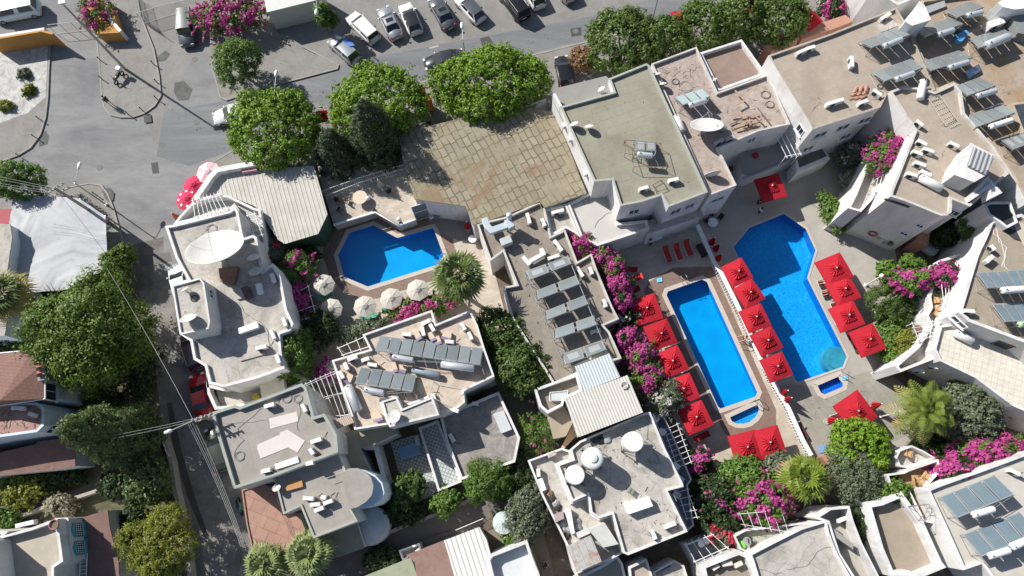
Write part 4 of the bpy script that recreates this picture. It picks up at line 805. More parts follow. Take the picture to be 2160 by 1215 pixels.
# ---- figures
def skin(name, joints, edges, m_, parent, sub=1):
    me=bpy.data.meshes.new(name); me.from_pydata([j[0] for j in joints],edges,[]); me.materials.append(m_); o=bpy.data.objects.new(name,me); COL.objects.link(o); o.parent=parent
    k=o.modifiers.new('skin','SKIN'); 
    for i,j in enumerate(joints): me.skin_vertices[0].data[i].radius=(j[1],j[1]*(j[2] if len(j)>2 else 1))
    me.skin_vertices[0].data[0].use_root=True; k.use_smooth_shade=True; s_=o.modifiers.new('s','SUBSURF'); s_.levels=sub; s_.render_levels=sub; return o
SKIN=mat('skin',(.50,.30,.21),.55,.05,4); HAIRD=mat('dark_hair',(.03,.02,.015),.6,.2,8)
def person(s,label,top,bottom,rz=0,pose='stand',z=.02,hair=None,arm=.35,group='people around the pools and courtyards'):
    p=P1(s,z+(.9 if pose!='lie' else .45)); t=thing('person',label,'person',(p.x,p.y,z),rz,group)
    if pose=='stand': J=dict(pel=(0,0,.95),ch=(0.02,0,1.30),nk=(.03,0,1.48),hd=(.06,0,1.62),ht=(.05,0,1.70),kl=(.10,.10,.50),fl=(.02,.11,.08),kr=(-.02,-.10,.50),fr=(-.14,-.10,.09),tl=(.17,.11,.04),tr=(0.0,-.10,.04),sl=(.02,.19,1.38),sr=(.02,-.19,1.38),el=(.02+arm*.3,.28,1.12),er=(.02+arm*.2,-.27,1.12),wl=(.1+arm*.6,.24,.90),wr=(.06+arm*.5,-.25,.88),hl=(.1,.1,.9),hr=(-.02,-.1,.9))
    elif pose=='sit': J=dict(pel=(0,0,.50),ch=(0.02,0,.85),nk=(.03,0,1.03),hd=(.06,0,1.18),ht=(.05,0,1.26),hl=(.08,.1,.5),hr=(.08,-.1,.5),kl=(.45,.12,.50),fl=(.45,.12,.08),kr=(.45,-.12,.50),fr=(.45,-.12,.08),tl=(.6,.12,.04),tr=(.6,-.12,.04),sl=(.02,.19,.93),sr=(.02,-.19,.93),el=(.12,.26,.70),er=(.12,-.26,.70),wl=(.36,.2,.66),wr=(.36,-.2,.66))
    else: J=dict(pel=(0,0,.50),ch=(-.36,0,.60),nk=(-.52,0,.70),hd=(-.66,0,.76),ht=(-.74,0,.78),hl=(.08,.1,.5),hr=(.08,-.1,.5),kl=(.48,.12,.53),fl=(.88,.13,.50),kr=(.46,-.12,.58),fr=(.86,-.14,.50),tl=(.92,.13,.60),tr=(.90,-.14,.60),sl=(-.42,.19,.62),sr=(-.42,-.19,.62),el=(-.18,.30,.52),er=(-.18,-.30,.52),wl=(.04,.26,.52),wr=(.04,-.26,.52))
    rad=dict(pel=(.13,1.2),ch=(.13,1.35),nk=(.055,),hd=(.095,),ht=(.07,),hl=(.09,),hr=(.09,),kl=(.06,),kr=(.06,),fl=(.04,),fr=(.04,),tl=(.035,),tr=(.035,),sl=(.06,),sr=(.06,),el=(.042,),er=(.042,),wl=(.03,),wr=(.03,))
    ks=list(rad); ix={k:i for i,k in enumerate(ks)}; ed=[('pel','ch'),('ch','nk'),('nk','hd'),('hd','ht'),('pel','hl'),('pel','hr'),('hl','kl'),('kl','fl'),('hr','kr'),('kr','fr'),('fl','tl'),('fr','tr'),('ch','sl'),('ch','sr'),('sl','el'),('sr','er'),('el','wl'),('er','wr')]
    hands=[]
    J2=[(J[k],*rad[k]) for k in ks]
    for w_,e_ in (('wl','el'),('wr','er')):
        d=(Vector(J[w_])-Vector(J[e_])).normalized(); u=d.orthogonal().normalized(); b0=len(J2); J2.append((tuple(Vector(J[w_])+d*.08),.035)); ed.append((w_,b0))
        for q in range(4): J2.append((tuple(Vector(J[w_])+d*(.16-.01*abs(q-1.5))+u*(q-1.5)*.022),.009)); ed.append((b0,len(J2)-1))
        J2.append((tuple(Vector(J[w_])+d*.08+u*.06),.010)); ed.append((b0,len(J2)-1))
    skin('body',J2,[(ix[a] if isinstance(a,str) else a,ix[b] if isinstance(b,str) else b) for a,b in ed],SKIN,t)
    skin('shirt',[(J['pel'],.145,1.2),(J['ch'],.15,1.38),(tuple(Vector(J['ch']).lerp(Vector(J['nk']),.5)),.10,1.3),(J['sl'],.075),(J['sr'],.075),(tuple(Vector(J['sl']).lerp(Vector(J['el']),.7)),.062),(tuple(Vector(J['sr']).lerp(Vector(J['er']),.7)),.062)],[(0,1),(1,2),(1,3),(1,4),(3,5),(4,6)],top,t)
    skin('trousers',[(J['pel'],.15,1.2),(J['hl'],.105),(J['hr'],.105),(tuple(Vector(J['hl']).lerp(Vector(J['kl']),.85)),.078),(tuple(Vector(J['hr']).lerp(Vector(J['kr']),.85)),.078)],[(0,1),(0,2),(1,3),(2,4)],bottom,t)
    m=MB(); h=Vector(J['hd']); m.lathe([(0,.125),(.06,.115),(.10,.07),(.112,.02),(.108,-.03)],h,12,axis=(Vector(J['ht'])-Vector(J['nk']))); m.build('hair',hair or HAIRD,t); return t
# ---------------------------------------------------------------- vegetation
def leaves(name, P, N, size, m, parent, seed=0, asp=.55, org=None):
    rs=np.random.RandomState(seed); n=len(P)
    N=N+rs.normal(0,.45,(n,3)); N/=np.linalg.norm(N,axis=1)[:,None]+1e-9
    A=rs.normal(0,1,(n,3)); U=np.cross(N,A); U/=np.linalg.norm(U,axis=1)[:,None]+1e-9; V=np.cross(N,U)
    s=(size*rs.uniform(.7,1.3,n))[:,None] if np.isscalar(size) else size[:,None]
    v=np.empty((n,4,3)); v[:,0]=P-U*s*.5; v[:,1]=P+V*s*asp*.5+N*s*.08; v[:,2]=P+U*s*.5; v[:,3]=P-V*s*asp*.5+N*s*.08
    me=bpy.data.meshes.new(name); me.vertices.add(n*4); me.vertices.foreach_set('co',v.astype(np.float32).ravel())
    me.loops.add(n*4); me.loops.foreach_set('vertex_index',np.arange(n*4,dtype=np.int32)); me.polygons.add(n)
    me.polygons.foreach_set('loop_start',np.arange(0,n*4,4,dtype=np.int32)); me.polygons.foreach_set('loop_total',np.full(n,4,dtype=np.int32))
    me.materials.append(m); me.update(); me.validate(); o=bpy.data.objects.new(name,me); COL.objects.link(o); o.parent=parent; return o
def cloud(lobes, cr, per, rs, dens=1.0, fill=.25):
    """clumps over the surface of overlapping lobes (cx,cy,cz,rx,ry,rz), each a tuft of leaves"""
    PP=[];NN=[]
    for li,(cx,cy,cz,rx,ry,rz) in enumerate(lobes):
        area=4*math.pi*((rx*ry)**1.6/3+(rx*rz)**1.6/3+(ry*rz)**1.6/3)**(1/1.6); k=max(4,int(area/(cr*cr*1.15)*dens))
        d=rs.normal(0,1,(k,3)); d/=np.linalg.norm(d,axis=1)[:,None]; d=d[d[:,2]>-.45]
        rad=1+rs.normal(0,.085,(len(d),1)); inner=rs.rand(len(d))<fill; rad[inner]*=rs.uniform(.55,.9,(inner.sum(),1))
        q=d*rad*np.array([rx,ry,rz])+np.array([cx,cy,cz])
        keep=np.ones(len(q),bool)
        for lj,(ax,ay,az,bx,by,bz) in enumerate(lobes):
            if lj!=li: keep&=(((q-np.array([ax,ay,az]))/np.array([bx,by,bz]))**2).sum(1)>.45
        q=q[keep]; d=d[keep]
        for c,n in zip(q,d):
            o=rs.normal(0,1,(per,3)); o/=np.linalg.norm(o,axis=1)[:,None]; o=o+n*.75; l=cr*rs.uniform(.45,1.1,(per,1))*rs.uniform(.7,1.25)
            PP.append(c+o*l*.8); NN.append(o+np.array([0,0,.35]))
    return np.concatenate(PP),np.concatenate(NN)
BARK=mat('tree_bark',(.16,.12,.09),.95,.3,6); BARKG=mat('grey_bark',(.24,.21,.18),.95,.25,6)
LM=dict(ficus=leafmat('ficus_leaves',(.085,.16,.012),(.24,.39,.03)), ficusd=leafmat('dark_laurel_leaves',(.045,.085,.015),(.16,.24,.045)),
 con=leafmat('cypress_scales',(.025,.045,.02),(.075,.105,.045),.1), pine=leafmat('juniper_sprays',(.03,.065,.01),(.19,.29,.035)), pined=leafmat('dark_cypress_sprays',(.035,.07,.018),(.15,.21,.06),.15),
 green=leafmat('garden_leaves',(.055,.12,.015),(.17,.28,.05)), yell=leafmat('yellowing_leaves',(.09,.13,.015),(.33,.34,.05)), grey=leafmat('olive_grey_leaves',(.09,.12,.07),(.20,.23,.14)), dark=leafmat('deep_green_leaves',(.015,.035,.012),(.06,.10,.025)),
 citrus=leafmat('citrus_leaves',(.03,.065,.015),(.13,.20,.04)), rust=leafmat('russet_leaves',(.22,.11,.06),(.34,.22,.10)), pale=leafmat('pale_dry_leaves',(.22,.20,.12),(.42,.40,.30)),
 mag=leafmat('magenta_bracts',(.33,.012,.16),(.74,.17,.44),.4), pink=leafmat('pink_bracts',(.50,.05,.20),(.68,.18,.40),.4), redf=leafmat('red_blossom',(.5,.02,.04),(.65,.06,.12),.3), purp=leafmat('purple_bracts',(.34,.02,.28),(.58,.08,.50),.4), whitef=leafmat('faded_white_bracts',(.45,.42,.38),(.68,.66,.62),.3))
def plant(name,label,cat,s,r,h,kind,seed,z0=0,lob=7,cr=.42,per=17,leaf=.27,flat=.8,flower=None,ff=.35,group=None,ry=None,rz=0,trunk=True,dens=1,zc=None,bark=None,dome=True,asp=.55):
    fz=.87 if max(r,ry or r)>1.2 else 1; r*=fz; ry=ry*fz if ry else None; rs=np.random.RandomState(seed); zm=zc if zc is not None else z0+(h-z0)*.62; p=P1(s,zm); t=thing(name,label,cat,(p.x,p.y,z0),R(rz),group); H=h-z0; ry=ry or r
    cz=H*.60; rv=H*.42*1.0
    if H*.6-rv<0: pass
    rd=kind in('ficus','ficusd'); lobes=[(0,0,cz,r*(.86 if rd else .72),ry*(.86 if rd else .72),rv*.98)]; K=lob+3
    for i in range(K):
        a=2*math.pi*i/K+rs.uniform(-.45,.45); k=rs.uniform(.6,.74) if rd else rs.uniform(.45,.72); q=rs.uniform(.22,.34) if rd else rs.uniform(.24,.44)
        lobes.append((r*k*math.cos(a),ry*k*math.sin(a),cz+rv*rs.uniform(-.25,.35),r*q,ry*q,rv*rs.uniform(.45,.75)))
    for i in range(max(2,lob//2)):
        a=rs.uniform(0,6.28); k=rs.uniform(0,.4); q=rs.uniform(.25,.42); lobes.append((r*k*math.cos(a),ry*k*math.sin(a),cz+rv*rs.uniform(.3,.6),r*q,ry*q,rv*rs.uniform(.4,.6)))
    P,N=cloud(lobes,cr,per,rs,dens); P[:,2]=np.maximum(P[:,2],.05)
    nsp=int((10 if flower else 5)*max(1,r)**1.2); PP=[P];NN=[N]
    for k in range(nsp):
        a=rs.uniform(0,6.28); e=rs.uniform(.1,.9); st=np.array([r*.92*math.cos(a)*math.cos(e),ry*.92*math.sin(a)*math.cos(e),cz+rv*.9*math.sin(e)]); L=rs.uniform(.25,.8)*(1.3 if flower else .8)*min(1.6,.6+r*.25)
        dr=np.array([math.cos(a+rs.uniform(-.5,.5)),math.sin(a+rs.uniform(-.5,.5)),rs.uniform(-.2,.6)]); u=np.linspace(0,1,26)[:,None]; q=st+dr*L*u+np.array([0,0,-.4])*(L*u)**2+rs.normal(0,.07*(1.15-u)+.02,(26,3)); PP.append(q); NN.append(rs.normal(0,.5,(26,3))+np.array([0,0,.8]))
    P=np.concatenate(PP);N=np.concatenate(NN)
    if flower:
        # blossom sits in sprays: noise-like selection by clump position
        fr=rs.uniform(0,2*math.pi,(6,)); w=rs.uniform(.6,1.6,(6,3))*2.3*rs.choice([-1,1],(6,3)); val=sum(np.sin(P@w[i]+fr[i]) for i in range(6))+ (P[:,2]-cz)/rv*.8+rs.normal(0,.55,len(P))
        th=np.quantile(val,1-ff); f=val>th
        leaves('blossom',P[f]+np.array([0,0,.06]),N[f],leaf*.95,LM[flower],t,seed+1,.8); P=P[~f];N=N[~f]
    leaves('crown' if name.endswith('tree') or 'tree' in name else 'foliage',P,N,leaf,LM[kind],t,seed,asp)
    if trunk:
        m=MB(); tr=max(.05,min(.35,r*.06)); m.cyl((0,0,0),(0,0,cz*.7),tr,tr*.7,n=8)
        for i in range(4):
            a=i*1.57+seed; m.cyl((0,0,cz*.55),(r*.45*math.cos(a),ry*.45*math.sin(a),cz+rv*.1),tr*.55,tr*.2,n=6)
        m.build('trunk',bark or BARK,t)
    return t
def conifer(label,s,base,r,h,kind,seed,cat='tree',group=None,name='cypress_tree',cr=.35,per=18,leaf=.2,belly=.28,z0=0,dens=1):
    rs=np.random.RandomState(seed); p=P1(base,z0); t=thing(name,label,cat,(p.x,p.y,z0),0,group); P=[];N=[]
    H=h; k=int(2*math.pi*r*H*.75/(cr*cr*.8)*dens)
    for i in range(k):
        z=rs.beta(1.1,1.5)*.96+.03; prof=(min(1,z/belly)**.5)*(1-max(0,(z-belly)/(1-belly)))**.72; a=rs.uniform(0,2*math.pi); rr=r*prof*(1+.18*math.sin(a*5+z*9+seed)+rs.normal(0,.08))*(1 if rs.rand()<.75 else rs.uniform(.4,.9))
        c=np.array([rr*math.cos(a),rr*math.sin(a),z*H]); n=np.array([math.cos(a),math.sin(a),.55]); o=rs.normal(0,1,(per,3)); o/=np.linalg.norm(o,axis=1)[:,None]; o=o+n*.8
        P.append(c+o*cr*rs.uniform(.4,1,(per,1))*.8); N.append(o+np.array([0,0,.3]))
    leaves('crown',np.concatenate(P),np.concatenate(N),leaf,LM[kind],t,seed,.4)
    m=MB(); m.cyl((0,0,0),(0,0,H*.85),.22,.05,n=8); m.build('trunk',BARK,t); return t
FROND=leafmat('palm_fronds',(.045,.08,.015),(.17,.22,.06),.15); FRONDY=leafmat('dry_palm_fronds',(.30,.24,.07),(.48,.42,.16),.3); FRONDG=leafmat('green_palm_fronds',(.06,.12,.02),(.18,.28,.05),.25)
def fan_palm(label,s,r,h,seed,m1=None,m2=None,n=34,z0=0,group='fan palms',feather=False,lean=0,ny=.3):
    rs=random.Random(seed); p=P1(s,z0+h); t=thing('palm_tree',label,'palm tree',(p.x,p.y,z0),0,group); G=MB();Y=MB()
    for i in range(n):
        a=i*2.39996+rs.uniform(-.2,.2); el=R(75-115*(i/n)**.8+rs.uniform(-8,8)); L=r*rs.uniform(.85,1.05); M_=Y if (i/n>1-ny) else G
        d=Vector((math.cos(a)*math.cos(el),math.sin(a)*math.cos(el),math.sin(el))); c=Vector((0,0,h)); side=Vector((-math.sin(a),math.cos(a),0)); up=side.cross(d)*-1
        if not feather:
            q=c+d*L*(.16+.26*min(1,1.6*i/n)); M_.cyl(c,q,.03,.02,n=4,caps=False,sm=False); K=15
            for k in range(K):
                ph=R(-85+170*k/(K-1)); dd=(d*math.cos(ph)+side*math.sin(ph)); ll=L*(.62-.16*abs(math.sin(ph)))*rs.uniform(.85,1.1); wv=side*math.cos(ph)-d*math.sin(ph); w_=.085
                e1=q+dd*ll*.65+up*.04*(k%2); e2=q+dd*ll+Vector((0,0,-.10*L-.12)); 
                M_.add([q,e1+wv*w_,e2,e1-wv*w_],[(0,1,2,3)])
        else:
            pts=[]; K=16
            for k in range(K+1):
                u=k/K; pts.append(c+d*L*u+Vector((0,0,-1.1*L*u*u*.45)))
            for k in range(K):
                x=pts[k]; dirn=(pts[k+1]-x).normalized(); ll=L*.30*math.sin(math.pi*min(1,(k+1.5)/(K+1)))**.6
                M_.add([x-side*.02,x+side*.02,pts[k+1]+side*.02,pts[k+1]-side*.02],[(0,1,2,3)])
                for sg in (-1,1):
                    e=x+side*sg*ll*.85+dirn*ll*.45+Vector((0,0,-.25*ll+rs.uniform(-.05,.05))); mm=x.lerp(e,.5); w_=dirn*.085
                    M_.add([x,mm+w_,e,mm-w_],[(0,1,2,3)])
    G.build('crown',m1 or FROND,t); 
    if Y.v: Y.build('dead_fronds',m2 or FRONDY,t)
    m=MB(); m.lathe([(.28,0),(.22,.4),(.20,h*.6),(.24,h-.5),(.30,h-.1),(.1,h+.15)],(0,0,0),12); m.build('trunk',BARKG,t); return t
SG='street trees along the main road'
plant('ficus_tree','leftmost rounded yellow green street tree above the ribbed restaurant roof','tree','p 583,272',5.4,6.6,'ficus',1,group=SG,lob=9,ry=5.1)
plant('ficus_tree','rounded yellow green street tree behind the tall dark cypress','tree','p 800,222',5.8,6.8,'ficus',2,group=SG,lob=9,ry=5.1)
plant('ficus_tree','widest bright green street tree between the cypress and the parked black car','tree','p 1036,180',7.0,6.9,'ficus',3,group=SG,lob=12,ry=4.9,rz=8)
plant('laurel_tree','broad dark green street tree beside the rust coloured shrub','tree','p 1315,92',4.6,6.4,'ficusd',5,group=SG,lob=9,ry=4.3)
plant('laurel_tree','small dark green street tree between the broad one and the red umbrella','tree','p 1410,84',2.6,4.8,'ficusd',6,group=SG)
plant('laurel_tree','dark green street tree just right of the red street umbrella','tree','p 1490,54',3.3,5.4,'ficusd',7,group=SG)
plant('laurel_tree','dark green street tree above the brown terrace roof','tree','p 1560,42',3.1,5.6,'ficusd',8,group=SG)
plant('laurel_tree','last dark green street tree beside the draped red umbrella','tree','p 1642,34',3.5,5.8,'ficusd',9,group=SG)
conifer('tall narrow dark cypress standing against the yellow green street tree',None,'p 814,336',2.4,11.3,'con',11,name='cypress_tree',cr=.3)
conifer('lower dark cypress left of the tall one behind the lattice fence',None,'p 728,352',2.1,7.2,'con',12,name='cypress_tree',cr=.3)
plant('acacia_tree','small bright feathery tree on the pavement by the orange lantern','tree','p 500,132',3.0,5.0,'green',13,cr=.32,leaf=.17,per=22,lob=8,bark=BARKG)
plant('young_tree','slim young tree with a pale trunk beside the parking lot lamp','tree','p 688,36',1.0,4.2,'green',14,cr=.3,lob=3,bark=BARKG)
plant('bougainvillea','large magenta bougainvillea spilling over the fence at the top left','shrub','a0 1400,100',4.6,3.2,'green',15,flower='mag',ff=.5,ry=2.7,rz=8,lob=9,group='flowering bougainvillea shrubs')
plant('bougainvillea','bougainvillea bush with few magenta flowers in the orange walled planter','shrub','a0 590,80',2.1,2.6,'green',16,flower='mag',ff=.18,ry=2.6,leaf=.26,asp=.3,group='flowering bougainvillea shrubs')
plant('bougainvillea','magenta bougainvillea at the top beside the terracotta canopies','shrub','a3 480,40',2.6,3.0,'dark',17,flower='mag',ff=.3,ry=1.8,rz=15,group='flowering bougainvillea shrubs')
plant('shrub','rust coloured shrub beside the black car','shrub','a2 455,360',1.5,2.6,'rust',18,cr=.3,lob=5)
plant('broadleaf_tree','green street tree at the left edge under the telephone wires','tree','a0 130,1115',2.9,5.6,'green',19,cr=.32,leaf=.18,ry=2.5)
fan_palm('shaggy fan palm cut by the left edge beside the white tarpaulin','b0 20,640',3.1,6.5,20,ny=.5)
plant('juniper_tree','huge juniper tree with bright sprays filling the garden left of the alley','tree','p 203,702',5.7,8.6,'pine',21,lob=14,ry=5.7,cr=.75,per=46,leaf=.26,zc=5.0,dens=1.1)
plant('hedge_tree','tall bright hedge plant between the tarpaulin and the alley','tree','p 248,560',1.6,3.4,'pine',22,ry=2.4,cr=.35,rz=-20)
plant('hedge_tree','dark dense growth under the huge juniper beside the alley wall','tree','p 304,785',1.3,3.0,'dark',23,ry=3.0,cr=.4,rz=-8)
plant('hedge','dark leafy hedge behind the palm left of the huge juniper','hedge','p 40,690',3.2,2.2,'dark',24,ry=3.0,cr=.4,trunk=False)
conifer('cone shaped cypress leaning out over the garden path',None,'p 306,922',2.5,12.2,'pined',25,cr=.48,per=22,leaf=.27,belly=.16,dens=1.2)
plant('garden_tree','small dark tree beside the low wall and the alley','tree','p 318,1018',2.2,4.2,'pined',26,cr=.32,ry=2.3)
plant('garden_tree','yellow green tree with bronze patches near the bottom of the alley','tree','p 340,1150',3.6,5.2,'yell',27,cr=.32,leaf=.15,per=26,lob=9)
plant('shrub','sunlit yellow shrub beside the garden path','shrub','c0 150,690',2.5,1.6,'yell',28,cr=.35,ry=1.7,trunk=False)
plant('shrub','dark shrub at the far left above the pale hedge','shrub','c0 20,900',1.6,1.8,'green',29,cr=.35)
plant('shrub','pale dry leaved shrub behind the bottom left house','shrub','c0 370,790',1.6,1.8,'pale',30,cr=.32,ry=1.1)
plant('shrub','dark shrub below the small garden tree','shrub','c0 700,660',1.9,1.5,'dark',31,cr=.35,ry=1.2,trunk=False)
plant('shrub','bronze leaved shrub between the brown roof and the yellow green tree','shrub','c0 800,900',1.5,1.6,'dark',32,cr=.3,ry=2.2,trunk=False)
plant('shrub','dark undergrowth along the left house wall','shrub','c0 330,610',3.6,1.2,'dark',33,cr=.35,ry=1.0,trunk=False)
plant('climber','shaded climbing plant behind the leftmost cottage','shrub','c0 640,150',1.9,2.4,'dark',34,cr=.35,flower='redf',ff=.02)
fan_palm('tall fan palm with green fronds beside the notched pool','p 966,580',3.0,7.0,40,m1=FROND,ny=.15,n=40)
plant('bougainvillea','pink and white bougainvillea behind the cream parasols','shrub','b1 945,735',1.9,2.0,'green',41,flower='pink',ff=.6,ry=1.3,cr=.3,group='flowering bougainvillea shrubs')
plant('bougainvillea','faded bougainvillea at the foot of the tall palm','shrub','b1 1120,700',2.6,1.8,'green',42,flower='pink',ff=.2,ry=1.0,rz=10,cr=.3,group='flowering bougainvillea shrubs')
plant('shrub','red flowering planter shrub along the beige house parapet','shrub','b1 690,860',2.7,2.2,'grey',43,flower='redf',ff=.04,ry=.8,rz=22,cr=.28,group='planter shrubs')
plant('citrus_tree','upper dark citrus tree between the beige house and the five row roof','tree','b1 1525,870',2.9,4.6,'citrus',44,cr=.38,leaf=.26,ry=2.6)
plant('citrus_tree','lower bushy citrus tree beside the five row roof','tree','d2 330,560',3.3,5.0,'citrus',45,cr=.38,leaf=.28,ry=2.9,lob=9)
plant('bougainvillea','long leaved shrub with magenta flowers right of the giant dish','shrub','b1 270,500',2.3,3.4,'green',46,flower='mag',ff=.10,ry=2.6,leaf=.3,asp=.25,group='flowering bougainvillea shrubs')
plant('bougainvillea','bright magenta bougainvillea in front of the two left parasols','shrub','b1 270,660',1.7,3.2,'dark',47,flower='mag',ff=.75,ry=2.0,cr=.35,z0=.8,group='flowering bougainvillea shrubs')
plant('shrub','small red flowered shrub at the corner of the ribbed roof','shrub','b1 130,390',1.4,3.6,'grey',48,flower='redf',ff=.08,cr=.3,group='planter shrubs')
plant('fern_tree','dark spiky fern like tree below the left parasols','tree','b1 420,850',2.0,3.4,'dark',49,cr=.4,leaf=.42,asp=.2,per=16)
plant('garden_tree','leafy tree rising out of the sunken courtyard beside the dish house','tree','b1 270,1000',2.1,5.6,'green',50,cr=.34,ry=2.9,leaf=.26,asp=.3)
plant('climber','dark climber on the wall below the notched pool hall','shrub','b1 330,400',1.7,1.6,'dark',51,cr=.34,ry=1.1)
plant('bougainvillea','small pink and white bougainvillea by the grey house pergola','shrub','b1 480,1130',1.3,3.0,'whitef',52,flower='mag',ff=.4,cr=.28,group='flowering bougainvillea shrubs')
# bougainvillea run between the five-row house and the narrow pool
BG='bougainvillea run beside the narrow pool'
for i,(s,r,ry,ff,kd,lab) in enumerate((('d1 1090,500',1.9,1.5,.5,'green','topmost magenta bougainvillea at the corner of the five row roof'),('d1 1230,600',1.5,1.8,.28,'green','mostly green bougainvillea between two magenta masses'),('d1 1355,690',1.2,1.2,.55,'green','round magenta bougainvillea beside the red loungers'),('d1 1405,845',1.5,1.5,.62,'dark','magenta bougainvillea leaning over the first red umbrella of the left row'),('d1 1420,980',1.0,1.0,.5,'dark','small dark magenta tuft under the first red umbrella'),('d2 1200,310',1.1,1.6,.6,'dark','narrow magenta bougainvillea by the corner of the pale blue lean-to'),('d2 1320,450',1.6,2.0,.5,'green','purple magenta bougainvillea next to the third red umbrella'),('d2 1400,660',1.8,2.2,.25,'green','green bougainvillea with scattered blossom beside the cream corrugated roof'),('d2 1540,840',1.6,2.2,.12,'grey','grey green bougainvillea at the lower end of the run'))):
    plant('bougainvillea',lab,'shrub',s,r,3.8,kd,60+i,flower='whitef' if i==8 else 'mag',ff=ff,ry=ry,rz=-35,cr=.3,leaf=.2,per=18,group=BG,lob=6)
plant('shrub','dark shrub with pale flowers hanging beside the first red umbrella','shrub','d2 1230,140',1.6,2.6,'dark',70,flower='whitef',ff=.06,ry=.9,cr=.3)
plant('shrub','pinkish shrub with orange flowers right of the gravel roof','shrub','d2 430,1110',2.2,2.6,'green',71,flower='pink',ff=.02,ry=1.8,leaf=.24,asp=.3,rz=-30)
plant('feathery_tree','feathery bright tree in front of the gravel roof wall','tree','c1 1440,640',2.7,4.2,'green',72,cr=.34,leaf=.3,asp=.2,ry=2.3)
plant('shrub','loquat like shrub with big leaves beside the patterned yard','shrub','c1 960,680',1.5,2.6,'citrus',73,leaf=.4,cr=.34,ry=2.0,rz=-40)
plant('hedge','deep green hedge strip under the round tower','hedge','c1 900,790',2.6,1.6,'dark',74,cr=.34,trunk=False,ry=1.9)
plant('shrub','green shrub at the corner of the patterned narrow terrace','shrub','c1 1190,760',1.4,2.2,'green',75,cr=.3)
plant('garden_tree','grey green tree left of the tank house wall','tree','c2 130,840',2.1,3.6,'grey',76,cr=.3,ry=3.0,leaf=.2)
plant('hedge','bright green hedge below the grey green tree','hedge','c2 60,950',1.7,2.0,'green',77,cr=.3,trunk=False)
plant('shrub','dark planting behind the grey green tree','shrub','c2 60,620',1.8,2.4,'dark',78,cr=.3,ry=2.6)
fan_palm('bright fan palm at the bottom beside the terracotta roof, the higher of two','c1 350,1075',2.5,4.2,79,m1=leafmat('pale_palm_fronds',(.16,.21,.07),(.33,.38,.16)),ny=0,n=30,group='fan palms')
fan_palm('bright fan palm cut by the bottom edge at the end of the alley','c1 80,1140',2.4,3.6,80,m1=leafmat('pale_palm_fronds',(.16,.21,.07),(.33,.38,.16)),ny=0,n=30,group='fan palms')
plant('shrub','dark shrub near the bottom left of the tan roofed row','shrub','c1 800,1110',1.8,1.8,'dark',81,cr=.3,trunk=False,ry=1.3)
# right hand gardens
plant('bougainvillea','magenta bougainvillea hanging over the stepped white balconies','shrub','a3 775,930',2.9,7.2,'green',82,flower='mag',ff=.5,ry=1.9,cr=.28,leaf=.2,z0=4.8,rz=40,group='flowering bougainvillea shrubs')
plant('climber','white spiked climber beside the stepped balconies','shrub','a3 590,960',2.0,3.2,'grey',83,flower='whitef',ff=.15,cr=.3,ry=1.4)
plant('hedge','hedge at the foot of the stepped balconies by the grey deck','hedge','b3 450,140',1.2,1.8,'green',84,ry=2.4,cr=.3,trunk=False,rz=15)
plant('climber','pale dusty climber above the deck hedge','shrub','a3 600,1120',1.8,2.6,'pale',85,cr=.28,ry=2.0)
plant('bougainvillea','long magenta bougainvillea draped over the pergola of the lower balconies','shrub','d8 500,170',3.1,5.4,'green',86,flower='mag',ff=.5,ry=1.0,rz=8,cr=.3,z0=1.5,group='flowering bougainvillea shrubs')
plant('bougainvillea','dense magenta bougainvillea at the parapet end of the draped pergola','shrub','d8 750,130',1.4,5.6,'dark',87,flower='mag',ff=.6,ry=1.5,cr=.3,z0=3,group='flowering bougainvillea shrubs')
plant('rosemary_bush','spiky dark green bush beside the twin globe lamp','shrub','d8 220,390',2.6,3.2,'citrus',88,leaf=.42,asp=.16,ry=2.6,cr=.4,per=22)
plant('shrub','bright shrub above the spiky bush','shrub','d8 170,80',1.4,2.2,'green',89,cr=.3)
plant('climber','tall thin shrub by the deck edge of the lower balconies','shrub','f6 690,860',1.0,3.2,'green',90,cr=.26)
plant('shrub','yellow green rounded shrub on the balcony corner','shrub','d8 370,830',1.9,3.4,'yell',91,cr=.3,leaf=.16,ry=1.7,z0=.5)
plant('climber','green climber running down to the balcony wall corner','shrub','d8 180,720',1.2,2.4,'green',92,cr=.3,ry=3.0,rz=-20)
plant('climber','small ivy clump at the tip of the white balcony','shrub','d8 260,980',1.1,2.4,'green',93,cr=.28)
plant('roof_shrub','round green shrub growing on the terrace behind the white block','shrub','f6 1340,490',1.9,5.4,'green',94,cr=.3,leaf=.24,asp=.3,z0=3.2)
plant('garden_tree','shaded green tree in the gap between the two apartment blocks','tree','f6 1100,540',2.3,3.4,'dark',95,cr=.34,ry=1.6)
plant('hedge','dark hedge right of the solar panel block','hedge','a3 1600,550',1.8,2.5,'dark',96,ry=4.5,cr=.4,rz=-20,trunk=False)
plant('ficus_tree','bright green tree below the lone red umbrella of the slate deck','tree','c3 610,428',3.0,4.4,'ficus',97,cr=.34,ry=2.9)
fan_palm('feathery palm with yellowed fronds beside the slate deck','c3 1040,200',3.0,5.6,98,m1=leafmat('olive_palm_fronds',(.08,.13,.02),(.25,.29,.05)),m2=FRONDY,ny=.35,feather=True,n=34,group='feathery palms')
plant('garden_tree','green tree right of the yellowed palm','tree','c3 1290,230',3.0,4.8,'grey',99,cr=.34,ry=3.2)
plant('garden_tree','green climbing tree under the balcony block at the right edge','tree','c3 1330,90',2.4,4.2,'green',100,cr=.32,ry=1.6)
plant('hedge','green hedge at the right edge over the driveway','hedge','c3 1560,130',2.6,3.6,'green',101,ry=1.6,cr=.32)
